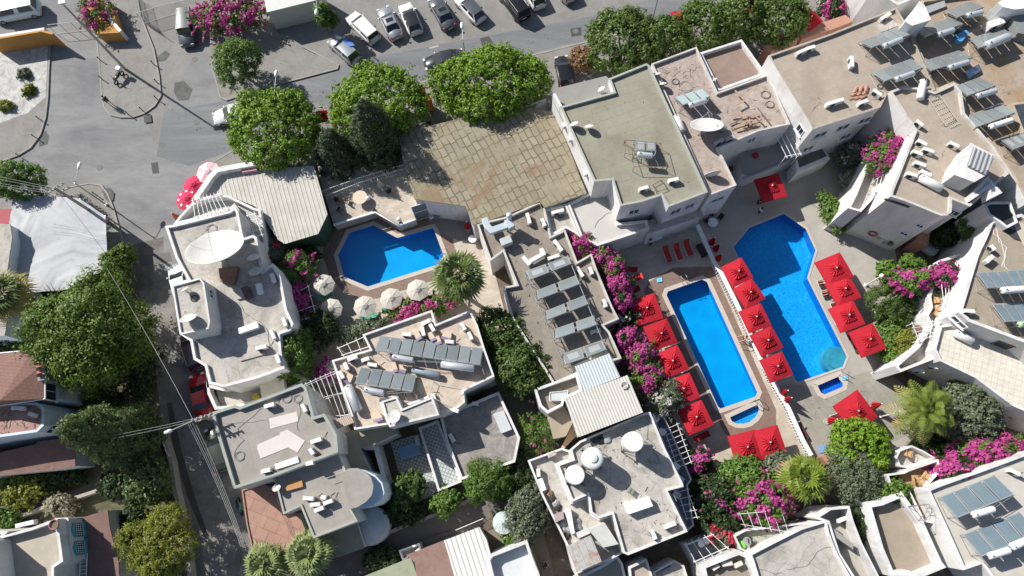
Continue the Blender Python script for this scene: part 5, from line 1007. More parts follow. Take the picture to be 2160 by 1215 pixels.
plant('bougainvillea','huge magenta bougainvillea spread over the lower right parapets','shrub','c3 1370,470',4.5,4.6,'green',102,flower='mag',ff=.5,ry=1.8,rz=10,cr=.34,lob=10,group='flowering bougainvillea shrubs')
plant('bougainvillea','magenta bougainvillea hanging down from the huge one over the white wall','shrub','c3 1160,590',2.2,5.0,'dark',103,flower='mag',ff=.6,ry=1.9,cr=.3,group='flowering bougainvillea shrubs')
plant('olive_tree','round grey green tree between the palm and the white house','tree','c3 590,620',3.0,4.6,'grey',104,cr=.34,leaf=.18,ry=3.0)
plant('climber','green climber spreading onto the white terrace wall','shrub','c3 800,700',2.2,4.4,'green',105,cr=.3,ry=1.6,rz=-30)
plant('garden_tree','dark tree hanging in the slot between the two white houses','tree','c3 600,850',1.5,3.6,'dark',106,cr=.32,ry=2.4)
fan_palm('fan palm with broad green and orange fronds below the end of the balustrade','c3 290,620',2.7,4.6,107,m1=leafmat('lime_palm_fronds',(.10,.16,.015),(.27,.33,.05)),m2=leafmat('orange_palm_fronds',(.35,.22,.10),(.50,.36,.2)),ny=.2,n=26,group='fan palms')
plant('garden_tree','bright green tree left of the lower fan palm','tree','c2 1440,600',2.4,4.0,'green',108,cr=.32,ry=1.8)
plant('garden_tree','dark tree left of the magenta cascade','tree','c2 1290,760',2.6,3.4,'dark',109,cr=.34,ry=3.2,flower='mag',ff=.02)
plant('bougainvillea','magenta cascade with green leaves above the bottom white parapet','shrub','c2 1540,730',3.1,4.2,'green',110,flower='mag',ff=.38,ry=2.9,cr=.32,group='flowering bougainvillea shrubs')
plant('bougainvillea','red pink bougainvillea by the lower pergola','shrub','c2 1300,960',1.5,3.0,'grey',111,flower='redf',ff=.3,ry=1.1,cr=.28,group='flowering bougainvillea shrubs')
plant('shrub','magenta sprigs beside the tank house terrace','shrub','c2 1170,520',.9,2.6,'dark',112,flower='mag',ff=.35,ry=1.2,cr=.26)
plant('shrub','grey leaved shrub right of the magenta cascade','shrub','c3 120,560',1.5,3.2,'grey',113,cr=.3)
plant('shrub','dark shrub filling the corner below the yellowed palm','shrub','c3 1040,420',2.0,2.4,'dark',114,cr=.3,ry=1.6,trunk=False)
plant('agave_rosette','small agave in the white gravel nearest the orange wall','agave','a0 145,452',.55,.55,'grey',115,trunk=False,leaf=.5,asp=.2,cr=.25,lob=2,group='agaves in the gravel yard')
plant('agave_rosette','middle agave in the white gravel','agave','a0 180,550',.6,.55,'yell',116,trunk=False,leaf=.5,asp=.2,cr=.25,lob=2,group='agaves in the gravel yard')
plant('agave_rosette','lowest agave in the white gravel at the left edge','agave','a0 40,648',.6,.55,'yell',117,trunk=False,leaf=.5,asp=.2,cr=.25,lob=2,group='agaves in the gravel yard')
# ---------------------------------------------------------------- houses along the left and bottom edges
TILE2 = tiled('brown_shingles',(.235,.125,.10),(.215,.115,.09),(.15,.08,.06),.42,.30,.02,rot=.1,rough=.85)
TILER = mat('plain_brown_sheet',(.20,.125,.105),.85,.06,1.5,stain=(.17,.11,.095),stain_scale=.6)
BROOF = mat('dark_brown_shingle',(.20,.12,.10),.9,.08,6,fine=.08)
t,_=building('white_cottage','blue grey walled cottage with a flat reddish terrace at the left edge','house','f5 -700,720 -700,560 330,560 380,585 405,620 400,770 340,830 -20,880 -700,1000',6.0,ph=.12,wall=WBLUE,roof=mat('red_terrace',(.34,.20,.17),.9,.08,1.5,stain=(.42,.30,.26),stain_scale=.5),
   wins=[('f5 490,820',4.7,.9,.8)])
# hipped roof part
def hip(name,label,cat,eave,ridge,ze,zr_,m,wall,faces=None,z0=-.02):
    E_=P3(eave,ze); Rg=P3(ridge,zr_); o=centroid(E_); t=thing(name,label,cat,o); n=len(E_); mb=MB(); vs=[p-o for p in E_]+[p-o for p in Rg]
    for f in faces: mb.add([vs[i] for i in f],[tuple(range(len(f)))])
    mb.build('roof',m,t); wb=MB(); ins=[p-o for p in [Vector((q.x,q.y,0)) for q in inset(E_,.35)]]; k=len(ins)
    wb.add([(p.x,p.y,z0) for p in ins]+[(p.x,p.y,ze-.05) for p in ins],[(i,(i+1)%k,(i+1)%k+k,i+k) for i in range(k)]); wb.build('wall',wall,t)
    mb=MB(); L=[(p.x-o.x,p.y-o.y,ze) for p in E_]; mb.tube([Vector(x) for x in L+[L[0]]],.07,6); mb.build('gutter',WHITEM,t); return t
h=hip('hip_roof_house','cottage with a brown shingled hip roof at the left edge','house','f5 30,105 300,80 415,185 415,525 -10,590 -700,640 -700,200','f5 -5,545 -600,420',7.3,8.6,TILE2,WBLUE,faces=[(0,7,1),(1,7,2),(2,7,3),(3,7,4),(4,7,8),(4,8,5),(5,8,6),(6,8,7),(6,7,0)])
m=MB(); 
pl=[Vector((p.x,p.y)) for p in ccw(P3('f5 30,105 300,80 415,185 415,525 -10,590',7.3))]
window(h,[Vector((p.x,p.y)) for p in inset(pl,.35)],'f5 445,460',6.2,1.6,1.6)
t,_=building('corner_tower','white chimney tower with two red caps and a crazy paved base between cottage and juniper','tower','f5 330,225 400,220 415,350 345,365',7.9,ph=.2,wall=mat('stone_wall',(.26,.27,.27),.9,.2,3),roof=CONC)
for k,s_ in enumerate(('f5 358,248','f5 362,305')):
    p=P1(s_,8.1); m=MB(); m.lathe([(.32,0),(0,.35)],(0,0,0),4,sm=False); o=m.build('tower_cap',mat('red_clay',(.42,.13,.09),.8,.1,3)); o.location=p; tag(o,('upper' if k==0 else 'lower')+' red clay cap on the corner tower of the left cottage','roof cap','red clay caps')
building('brown_roof_wing','low wing with a dark brown shingle roof below the blue grey cottage','house','f5 -700,1060 0,1025 345,945 345,925 560,895 640,905 685,960 690,1140 530,1170 -700,1300',3.0,ph=0,wall=WBLUE,roof=BROOF)
building('flat_roof_wing','small red roofed porch at the left edge beside the tarpaulin','porch','b0 -60,130 85,120 65,205 -60,210',3.2,ph=0,wall=WHITE,roof=mat('red_porch_roof',(.36,.08,.09),.8,.1,2))
t,pl=building('white_cottage','pale blue walled cottage with maroon window beside the tarpaulin','house','b0 -400,205 62,215 75,290 45,500 60,700 30,890 -400,890',4.6,ph=0,wall=mat('pale_blue_wall',(.56,.62,.66),.8,.05,1),roof=CONC,wins=[('b0 5,280',3.4,1.6,1.1,mat('maroon_frame',(.2,.03,.04)))])
# tarpaulin roof
TARP=mat('white_tarpaulin',(.42,.43,.44),.7,.05,1.5,stain=(.33,.34,.36),stain_scale=1.2)
def tarp():
    z=3.4; c=P3('b0 85,30 485,55 640,160 650,480 410,605 130,640 60,200',z); rs=np.random.RandomState(4)
    corners=P3('b0 85,30 600,120 645,490 125,640',z); t=thing('tarpaulin_canopy','wrinkled white tarpaulin stretched over the terrace at the left','canopy',(*centroid(c)[:2],0)); o=t.location.copy()
    out=[Vector((p.x,p.y)) for p in c]; n=30; m=MB(); idx={}
    xs=[p.x for p in out]; ys=[p.y for p in out]
    def inside(x,y):
        r=False
        for i in range(len(out)):
            a,b=out[i],out[i-1]
            if (a.y>y)!=(b.y>y) and x<(b.x-a.x)*(y-a.y)/(b.y-a.y)+a.x: r=not r
        return r
    import bmesh
    bm=bmesh.new(); vs=[bm.verts.new((p.x-o.x,p.y-o.y,z)) for p in out]; bm.faces.new(vs); bmesh.ops.triangulate(bm,faces=bm.faces[:])
    for _ in range(5): bmesh.ops.subdivide_edges(bm,edges=[e for e in bm.edges if e.calc_length()>.35],cuts=1,use_grid_fill=False)
    bmesh.ops.triangulate(bm,faces=bm.faces[:])
    from mathutils import noise
    for v in bm.verts:
        q=v.co; v.co.z=z+.30*noise.noise(Vector((q.x*.35,q.y*.35,0)))+.10*abs(noise.noise(Vector((q.x*1.6+q.y*.5,q.y*.6,3))))-.02*(q.x*.3)+.09*noise.noise(Vector((q.x*2.6-q.y*1.5,q.y*2.5,9)))
    me=bpy.data.meshes.new('sheet'); bm.to_mesh(me); bm.free(); me.materials.append(TARP)
    for p in me.polygons: p.use_smooth=True
    ob=bpy.data.objects.new('sheet',me); COL.objects.link(ob); ob.parent=t
    for p in out: m=MB(); m.cyl((p.x-o.x,p.y-o.y,0),(p.x-o.x,p.y-o.y,z),.06,n=8); m.build('post',GREYM,t)
tarp()
# bottom left house with the two turquoise trimmed windows
TURQ=mat('turquoise_trim',(.05,.42,.50),.6,.1,3)
hb,pl=building('white_house','white house with two turquoise trimmed barred windows at the bottom left corner','house','g4 60,620 470,500 820,375 840,380 925,1000 790,1090 790,1500 -300,1500 -300,560 120,560',6.3,ph=.7,pt=.3,wall=WHITE,roof=mat('terrace_screed',(.42,.38,.31),.9,.1,1.2,stain=(.33,.29,.23),stain_scale=.5))
wl,wp=building('gable_wing','white wing wall that carries the turquoise windows beside the brown shingle roof','house','g4 830,378 1000,368 1060,990 925,1000',5.2,ph=0,wall=WHITE,roof=WHITE)
building('brown_roof_wing','dark brown shingle roof beside the turquoise windows of the bottom left house','house','g4 1195,375 1575,258 1610,520 1735,1010 1760,1500 1280,1500 1290,950',3.2,z0=-.02,ph=0,wall=WHITE,roof=BROOF)
for k,(s_,lab) in enumerate((('g4 1118,548','upper'),('g4 1165,805','lower'))):
    f=window(wl,wp,s_,4.0,1.1,1.2,TURQ,'window',GLASS)
    m=MB(); q,d,i=snap(wp,P1(s_,4.0)); n=Vector((d.y,-d.x)); c=Vector((q.x,q.y,4.0))-wl.location
    for j in range(6): 
        x=c+Vector((d.x,d.y,0))*(-.42+j*.17)+Vector((n.x,n.y,0))*.12; m.cyl(x+Vector((0,0,-.58)),x+Vector((0,0,.58)),.022,n=5)
    for j in range(4):
        x=c+Vector((0,0,-.45+j*.3))+Vector((n.x,n.y,0))*.12; m.cyl(x-Vector((d.x,d.y,0))*.5,x+Vector((d.x,d.y,0))*.5,.022,n=5)
    m.build('grille',FRW,f); m=MB(); m.add([c+Vector((d.x*u,d.y*u,v))+Vector((n.x,n.y,0))*.10 for u,v in ((-.75,.62),(.75,.62),(0,1.05))],[(0,1,2)]); m.build('pediment',TURQ,f)
# --- bottom middle row
building('small_house','low house with a moss green sheet roof at the bottom edge','house','g3 -100,870 60,800 545,605 610,797 640,950 -100,1100',3.2,ph=0,wall=WHITE,roof=mat('moss_sheet',(.30,.32,.21),.8,.1,1.5,stain=(.22,.24,.15),stain_scale=.8))
building('small_house','house with a rust brown stained flat roof between the green and the white ribbed roofs','house','g3 515,570 915,415 1030,800 1060,950 640,950 600,640',3.5,ph=0,wall=WHITE,roof=mat('rust_brown_roof',(.27,.17,.14),.9,.08,1.5,stain=(.18,.095,.08),stain_scale=1.2))
tinroof('ribbed_roof_house','house under a bright white ribbed roof at the bottom edge','house','g3 915,410 1290,265 1370,400 1425,600 1470,950 1060,950',4.2,0,mat('white_ribbed_sheet',(.66,.64,.60),.5,.04,2,stain=(.60,.56,.50)),.42,'g3 925,420 1040,790',wall=WHITE,hgt=.05,wd=.5)
building('white_house','white house with a pale flat roof in blue shadow right of the ribbed roof','house','g3 1375,620 1420,560 1810,410 1870,600 1950,800 1980,1000 1470,1000',4.6,ph=.9,pt=.3,wall=WHITE,roof=mat('white_roof_paint',(.56,.58,.58),.8,.06,1.5))
building('wall_planter','white planter box wall left of the rust brown roof','wall','g3 415,520 640,440 660,500 460,640',1.6,ph=.5,pt=.2,roof=CONC)
# --- houses at the lower right
building('white_house','white house with stained concrete roof at the bottom, below the magenta cascade','house','g1 910,950 1200,800 1520,640 1800,555 1835,580 1860,700 1960,950 2160,1300 1080,1500 950,1060',5.0,ph=.35,pt=.22,roof=CONCL)
building('terrace_house','narrow white terrace with pergola bars and a green toy above the stained roof','terrace','g1 720,735 860,660 1450,590 1800,555 1500,640 1190,790 910,950 800,900',3.6,ph=.7,pt=.18,roof=mat('olive_terrace',(.34,.33,.27),.9,.1,1))
building('terrace_house','roof yard with stacked cream crates beside the stained concrete roof','house','g1 330,1085 590,980 780,905 905,960 1010,1200 1060,1500 420,1500',4.4,ph=.9,pt=.45,roof=CDARK)
building('pergola_terrace','shaded blue grey terrace with white pergola between tank house and crate yard','terrace','g1 140,840 460,720 640,860 700,920 590,960 260,1060',2.6,ph=.6,pt=.15,roof=mat('blue_grey_floor',(.19,.20,.22),.8,.1,1))
building('shaded_room','roofless white walled room in shade with a lone air conditioner','house','g1 1680,520 1870,400 2100,380 2150,560 2250,820 2700,1700 2200,1330 1960,950 1840,580',4.8,ph=1.6,pt=.25,roof=mat('room_floor',(.38,.36,.31),.9,.1,1))
building('lone_roof_house','white walled tan roof terrace with a small iron trellis','house','g2 185,580 320,555 500,480 600,620 690,740 850,1090 890,1140 620,1250 560,1215 400,1215 300,980',4.8,ph=.9,pt=.55,roof=mat('tan_slab',(.33,.275,.21),.9,.1,1.2,stain=(.24,.19,.15),stain_scale=.5))
H1,_=building('white_house','white house at the lower right with two collector rows and huge bougainvillea','house','g2 720,460 840,410 1180,290 1560,150 2300,-100 2600,1500 1700,1800 1200,1110 1040,1165 870,780',5.8,ph=.35,pt=.3,roof=mat('cream_roof_coat',(.50,.47,.41),.8,.06,1.5,stain=(.40,.37,.31),stain_scale=.6))
building('balcony_block','white balcony with brown deck chairs above the lower right house','terrace','g2 370,330 520,310 560,290 820,200 850,300 700,460 720,470 870,780 690,740 560,480 400,420',4.4,ph=.9,pt=.2,roof=mat('brown_balcony',(.42,.27,.14),.8,.1,2))
building('balcony_block','small round ended white balcony with a blue railing beside the folded umbrella','terrace','g2 450,180 480,120 590,80 700,130 800,190 560,280 480,260',3.6,ph=.8,pt=.18,roof=CONCL)
wallstrip('garden_wall','low pale wall along the garden path at the left','wall','c0 70,870 330,770 480,730 600,690',.9,.3,mat('pale_wall',(.36,.33,.28),.9,.15,2))
wallstrip('alley_wall','long low stone wall between the left gardens and the alley','wall','p 338,905 348,935 360,975 368,1030 385,1110 400,1215 415,1300',1.0,.35,mat('pale_wall',(.36,.33,.28)))
wallstrip('garden_wall','low stone wall along the lane in the bottom middle','wall','g3 300,330 530,235 930,90 1260,-60',.8,.3,mat('pale_wall',(.36,.33,.28)))
wallstrip('garden_wall','orange and white boundary wall of the gravel yard at the top left','wall','a0 -80,230 240,180 270,175',2.2,.35,WHITE)
OR=mat('orange_render',(.50,.25,.06),.85,.08,2,stain=(.36,.17,.05),stain_scale=.8)
wallstrip('orange_wall','sunlit orange wall left of the entrance gate at the top left','wall','a0 -80,245 255,188 320,205',2.4,.22,OR)
boxy('a0 500,0 660,0 735,195 720,200 590,205 520,120',0,1.6,'orange walled planter with a white edge holding a bougainvillea bush','planter',OR,'planter_wall')
wallstrip('kerb_wall','white capped sloping kerb of the orange planter','wall','a0 640,-20 665,110 735,190',1.7,.35,WHITE)
# raised terrace over the notched pool
boxy('g6 335,760 800,620 1060,772 1250,700 1200,570 1280,530 1135,80 1090,-80 150,60 210,390 240,450 330,740',0,1.5,'raised stone terrace with a round table above the notched pool','terrace',STONE,'raised_terrace')
wallstrip('terrace_edge','thin white kerb along the raised terrace over the notched pool','kerb','g6 335,760 800,622 1060,770 1250,700',1.75,.14,WHITEM,z0=1.5,zs=1.7)
# glazed conservatory corner
def glazed(line,z0,z1,label):
    pts=P3(line,z1); o=centroid(pts); o.z=z0; t=thing('glazed_screen',label,'glass screen',o)
    for a,b in zip(pts,pts[1:]):
        a=a-o;b=b-o; n=max(1,int((b-a).length/1.1)); f=MB(); 
        for i in range(n+1): q=a.lerp(b,i/n); f.cyl((q.x,q.y,0),(q.x,q.y,z1-z0),.045,n=6)
        for zz in (.05,(z1-z0)*.55,z1-z0): f.cyl((a.x,a.y,zz),(b.x,b.y,zz),.045,n=6)
        f.build('frame',FRW,t); g_=MB(); g_.add([(a.x,a.y,.06),(b.x,b.y,.06),(b.x,b.y,z1-z0-.05),(a.x,a.y,z1-z0-.05)],[(0,1,2,3)]); g_.build('pane',mat('pale_glass',(.16,.19,.20),.1,.1,1,spec=.9),t)
glazed('g6 1200,565 1540,460',0.0,3.6,'white framed glazed screen facing the notched pool at the hall corner')
glazed('g6 1545,462 1820,560 1900,790',0.0,3.6,'dark glazed folding screen beside the folded red umbrella')
sheet('shaded_paving','g6 1380,700 1560,590 1850,720 1900,900 1745,945 1640,900 1480,840',.022,mat('grey_screed',(.24,.22,.21),.9,.08,1,world=True))
# balustrade between pool terraces
railing('b2 1165,215 1270,465 1410,740 1500,930 c3 70,10',0,1.0,'white balustrade with a flat top between the two pool terraces',WHITEM,gap=.28,name='balustrade',cat='balustrade',thick=.05)
m=MB(); pp=P3('b2 1160,215 1265,450 1300,500 1400,700 1500,925 1560,1075 c3 80,20 180,190 270,390 320,480',1.0); o=centroid(pp); m.strip([(p.x-o.x,p.y-o.y) for p in pp],.42,1.0,1.08); ob=m.build('long_coping',WHITEM); ob.location=o; tag(ob,'long white coping running down between the two pool terraces','coping')
railing('c3 80,20 180,190 270,390 320,480',0,1.0,'lower stretch of the white balustrade beside the lone umbrella deck',WHITEM,gap=.28,name='balustrade',cat='balustrade',thick=.05)
railing('g6 205,385 660,225 1135,85',1.5,1.1,'white lattice fence above the notched pool terrace',WHITEM,gap=.2,name='lattice_fence',cat='fence')
railing('g6 250,440 690,265 1130,130',1.5,.9,'second lower white lattice fence on the raised terrace',WHITEM,gap=.2,name='lattice_fence',cat='fence')

wallstrip('white_fascia','white fascia with a pink end along the top of the ribbed restaurant roof','fascia','e4 320,405 470,185 530,125 900,60',4.3,.55,WHITE)
wallstrip('pink_fascia','pink end of the fascia under the leftmost rounded street tree','fascia','e4 765,135 905,112',4.0,.35,mat('pink_fascia_paint',(.62,.30,.36),.7))

building('side_wing','plain white side wing with shaded wall cut by the left edge in the bottom corner','house',P3('g4 -600,545 60,615 160,680 225,1215 260,1500 -600,1500',5.6),8.8,ph=0,wall=WHITE,roof=mat('shaded_white_roof',(.60,.61,.62),.8,.06,1.5))

building('small_house','low white annex with a tan roof corner directly below the tank house roof','annex','f8 775,1150 905,1092 935,1180 1010,1420 800,1420',3.4,ph=.35,pt=.2,wall=WHITE,roof=CTAN)
building('small_house','low white annex with a skylight slot at the bottom right of the tank house','annex','f8 950,1185 1105,1100 1175,1140 1260,1420 990,1420',3.0,ph=.3,pt=.2,wall=WHITE,roof=CONCL)
building('small_house','narrow grey sheet roof at the bottom below the rusty metal sheets','annex','f8 385,1235 600,1125 690,1065 730,1120 800,1420 400,1420',3.0,ph=.1,wall=WDIRTY,roof=mat('grey_felt',(.26,.255,.23),.9,.06,1,world=True))
boxy('f8 960,1175 1075,1125 1080,1145 968,1195',2.7,.25,'dark skylight slot on the low annex below the tank house','skylight',DARKM,'skylight')

wallstrip('parapet_fin','white end fin of the mossy roofed house wall beside the grey felt annex','wall','a2 285,570 328,648',7.4,.25,WHITE)
# ---------------------------------------------------------------- pools furniture
UR = R(20)
for s,lab,sd_ in (('e2 584,216','topmost red umbrella right of the largest pool',2.75),('e2 669,425','second red umbrella from the top right of the largest pool',2.55),('e2 708,673','third red umbrella from the top right of the largest pool',2.55),('e2 902,918','lowest red umbrella right of the largest pool',2.6)):
    umbrella(s,.5,UR,lab,sd_,group='red umbrellas right of the largest pool')
for s,lab in (('b2 1411,492','topmost of the five red umbrellas overhanging the balustrade'),('b2 1480,630','second from the top of the five red umbrellas overhanging the balustrade'),('b2 1525,778','middle one of the five red umbrellas overhanging the balustrade'),('b2 1594,918','fourth from the top of the five red umbrellas overhanging the balustrade'),('b3 123,1082','lowest of the five red umbrellas overhanging the balustrade')):
    umbrella(s,.5,R(22)+(R(6) if 'second' in lab or 'topmost' in lab else 0),lab,2.3,group='red umbrellas overhanging the balustrade')
for s,lab,a in (('b2 850,725','topmost red umbrella left of the narrow pool, shaded by bougainvillea',-4),('b2 932,877','second red umbrella from the top left of the narrow pool',3),('b2 1003,1045','third red umbrella from the top left of the narrow pool',2),('c2 1080,72','fourth red umbrella from the top left of the narrow pool',2),('c2 1158,243','lowest red umbrella left of the narrow pool',1)):
    umbrella(s,.5,UR+R(a),lab,2.6 if 'topmost' in lab else 2.48,group='red umbrellas left of the narrow pool')
umbrella('c2 1462,424',.5,R(14),'left one of the two touching red umbrellas below the half round paddling pool',2.6,group='two touching red umbrellas')
umbrella('c2 1606,392',.5,R(16),'right one of the two touching red umbrellas below the half round paddling pool',2.6,group='two touching red umbrellas')
umbrella('c3 598,205',.5,UR+R(10),'lone open red umbrella on the slate deck below the largest pool',2.9)
umbrella('a3 85,1135',.5,R(12),'open red umbrella in the shade above the largest pool',2.6)
umbrella('a2 1072,98',.5,R(10),'red street umbrella peeping out between the dark green street trees',2.2,z=3.6)
umbrella('a1 1010,575',.5,R(5),'red street umbrella squeezed between two yellow green street trees',1.9)
umbrella('a1 428,705',.5,R(8),'red street umbrella in shade beside the leftmost rounded street tree',1.2)
umbrella('a2 1490,12',.5,R(8),'red street umbrella at the top edge over the dark green trees',2.0,z=4.2)
for s,lab in (('b2 1260,305','topmost of three folded red umbrellas by the balustrade'),('b2 1285,345','middle one of three folded red umbrellas by the balustrade'),('b2 1300,405','lowest of three folded red umbrellas by the balustrade'),('c3 168,88','upper of two folded red umbrellas at the slate deck edge by the balustrade'),('c3 190,132','lower of two folded red umbrellas at the slate deck edge by the balustrade'),('c3 465,262','folded red umbrella left of the lone open one'),('c3 735,168','folded red umbrella right of the lone open one'),('c3 738,325','folded red umbrella between the lone open one and the bright tree'),('c3 765,418','folded red umbrella beside the small round ended balcony'),('b1 1316,208','folded red umbrella by the glazed screen of the notched pool')):
    closed_umbrella(s,lab)
umbrella('a3 325,100',.5,R(35),'tilted red umbrella beside the terracotta canopies on the street side',2.0,z=3.4)
closed_umbrella('g6 840,280','folded cream parasol on the raised terrace',z=2.0,m_=CREAM,zb=1.5)
closed_umbrella('a3 775,820','folded white parasol on the stepped balcony',z=1.8,m_=WHITEM,zb=4.8)
for s,lab in (('b1 436,575','cream parasol nearest the left brick border, beside the flowering shrub'),('b1 482,725','lowest left cream parasol below its neighbour'),('b1 688,708','left one of three cream parasols in the row under the notched pool'),('b1 850,660','middle one of three cream parasols in the row under the notched pool'),('b1 1012,607','right one of three cream parasols in the row under the notched pool')):
    parasol(s,lab,r=1.12)
PK=mat('pink_canvas',(.72,.38,.42),.85,.05,3); PK2=mat('pale_pink_canvas',(.78,.58,.60),.85,.05,3); RW=mat('crimson_canvas',(.58,.03,.09),.85,.05,3)
parasol('e4 435,140','pale pink parasol at the tip of the corner restaurant',r=1.25,z=2.5,mats2=[PK2,PK],group='street corner parasols')
parasol('e4 300,262','crimson parasol half hidden behind the pink one',r=1.15,z=2.3,m_=RW,group='street corner parasols')
p_=parasol('e4 238,395','lowest crimson parasol with white dots at the street corner',r=1.25,z=2.3,m_=RW,group='street corner parasols')
for k in range(8):
    a=k*.785; m=MB(); m.lathe([(.0,0),(.15,0),(.15,.012),(0,.012)],(.85*math.cos(a),.85*math.sin(a),2.3+.55*.32+.02),12,axis=(math.cos(a)*.4,math.sin(a)*.4,1)); m.build('printed_dot',WHITEM,p_)
closed_umbrella('e4 120,555','narrow folded orange red umbrella by the white terrace',z=2.0,m_=mat('orange_red_canvas',(.55,.12,.04),.8))
parasol('g3 1555,220','silvery patterned round parasol in the bottom middle courtyard',r=1.0,z=2.2,mats2=[mat('silver_mesh',(.42,.50,.48),.6,.12,14),mat('silver_mesh2',(.48,.56,.54),.6,.12,14)],n=12,slope=.35)
boxy('a1 1050,585 1090,578 1102,610 1058,618',0,2.2,'small orange canopy between the street trees','canopy',mat('orange_canvas',(.72,.30,.05),.8),'street_canopy')
REDC=mat('red_cushion',(.42,.02,.02),.75,.08,3); REDB=mat('bright_red_cushion',(.62,.03,.015),.75,.05,3); MAR=mat('maroon_cushion',(.13,.02,.025),.8,.1,3); GRN=mat('green_cushion',(.10,.40,.26),.75,.08,3)
for s,lab in (('f7 1762,752 1815,892','left one of three red sun loungers on the shaded paving above the narrow pool'),('f7 1850,730 1903,870','middle one of three red sun loungers on the shaded paving above the narrow pool'),('f7 1935,700 1990,838','right one of three red sun loungers on the shaded paving above the narrow pool')): lounger(s,lab,REDC)
lounger('f7 1545,965 1410,940','single red lounger in shade beside the bougainvillea',REDC); lounger('f7 1590,1010 1450,1055','bright red sunlit lounger beside the bougainvillea',REDB)
lounger('b2 815,600 705,640','red lounger hidden behind the magenta flowers at the top of the left umbrella row',REDC)
for s,lab in (('e2 560,325 405,365','upper white lounger carrying a sunbather by the largest pool'),('e2 600,435 445,470','second white lounger carrying a sunbather by the largest pool'),('e2 690,550 535,590','maroon cushioned lounger under the third right hand umbrella'),('e2 715,700 575,745','white edged lounger under the third right hand umbrella'),('e2 850,850 705,900','maroon cushioned lounger between the two lowest right hand umbrellas'),('e2 900,940 765,990','maroon cushioned lounger under the lowest right hand umbrella'),('c3 540,225 450,255','maroon lounger left of the lone open umbrella'),('c3 610,190 690,200','maroon lounger right of the lone open umbrella')): lounger(s,lab,MAR)
lounger('c2 1225,345 1150,380','red lounger under the lowest left umbrella near the pergola',REDC)
lounger('c3 225,270 290,380','red lounger in shadow behind the lower balustrade',MAR)
for s,lab in (('b1 315,375 405,345','green lounger with a pale blue towel by the green wall of the ribbed hall'),('b1 400,665 495,632','green lounger under the upper left cream parasol'),('b1 465,800 535,768','green lounger under the lower left cream parasol'),('b1 665,800 765,760','green lounger under the left parasol of the row'),('b1 815,740 880,712','green lounger under the middle parasol of the row'),('b1 985,690 1085,650','green lounger under the right parasol of the row')): lounger(s,lab,GRN,back=25)
# other poolside things
for s,z,lab,r in (('g6 630,455',1.5,'round beige table on the raised terrace',.75),('b2 1255,200',0,'round white table by the pool equipment at the balustrade',.5),('b1 1350,300',0,'round white table beside the folded red umbrella',.42)): table(s,z,lab,mat('beige_top',(.60,.50,.38),.6,.05,2) if r==.75 else WHITEM,r)
DW=mat('dark_wicker',(.035,.03,.028),.8,.2,6)
for i,(s,lab) in enumerate((('g6 380,480','dark wicker chair top left on the raised terrace'),('g6 470,475','dark wicker chair next to the round beige table'),('g6 400,590','dark wicker chair lowest on the raised terrace'),('g6 950,390','dark wicker chair in the tree shade of the raised terrace'))): chair(s,1.5,lab,DW,i*1.3,group='dark wicker chairs on the raised terrace')
for i,(s,lab) in enumerate((('g6 1430,670','white chair left of the glass table under the screen'),('g6 1530,610','white chair right of the glass table under the screen'))): chair(s,0,lab,WHITEM,i*2+.5)
table('g6 1485,645',0,'small round glass table under the glazed screen',mat('table_glass',(.2,.22,.22),.1,.1,1),.42)
table('b2 885,295',0,'white rectangular table under the pool bar',WHITEM,.95,R(20),square=.42)
chair('b2 870,320',0,'dark chair at the white rectangular table',DW,1.2)
for i,(s,lab) in enumerate((('b2 1245,150','dark chair above the round white table by the balustrade'),('b2 1215,190','dark chair left of the round white table by the balustrade'),('b2 1300,170','dark chair right of the round white table by the balustrade'))): chair(s,0,lab,DW,i*2)
boxy('b2 1155,335 1185,325 1225,395 1195,410',0,.45,'low black rattan box against the balustrade','box',DW,'rattan_box')
boxy('b2 912,542 942,536 948,560 915,566',0,.12,'light blue pool box on the brick border','box',mat('light_blue_plastic',(.18,.55,.75),.5,.05,2),'pool_box')
boxy('c3 355,425 415,412 432,455 372,465',0,.1,'blue tiled foot basin at the end of the balustrade','basin',mat('pale_blue_tiles',(.20,.33,.55),.5,.15,9),'foot_basin')
boxy('c3 385,490 465,460 490,505 420,535',0,1.9,'red tiled shelter roof beside the foot basin','shelter',mat('terracotta_tile',(.40,.21,.15),.8,.1,3),'tiled_shelter')
boxy('c3 505,0 545,-8 550,15 512,22',0,.1,'small light blue tray by the octagonal paddling pool','tray',mat('light_blue_plastic',(.18,.55,.75)),'blue_tray')
def ladder(s,label,ang):
    p=P1(s,0); t=thing('pool_ladder',label,'pool ladder',(p.x,p.y,0),ang,'steel pool ladders')
    for y in (-.25,.25): m=MB(); m.tube([(-.5,y,0),(-.45,y,.7),(-.1,y,.85),(.15,y,.6),(.15,y,-.8)],.025,8); m.build('handrail',GREYM,t)
    m=MB()
    for k in range(3): m.box((.15,0,-.2-.25*k),(.08,.5,.03))
    m.build('step',GREYM,t)
ladder('b2 1075,560','steel ladder at the top of the narrow pool',R(-70)); ladder('b1 1170,395','steel ladder at the right side of the notched pool',R(180+10))
ladder('b3 505,1125','steel ladder between the largest pool and the octagonal pool',R(150)); ladder('c2 1520,150','steel ladder between the narrow and the half round pool',R(100))
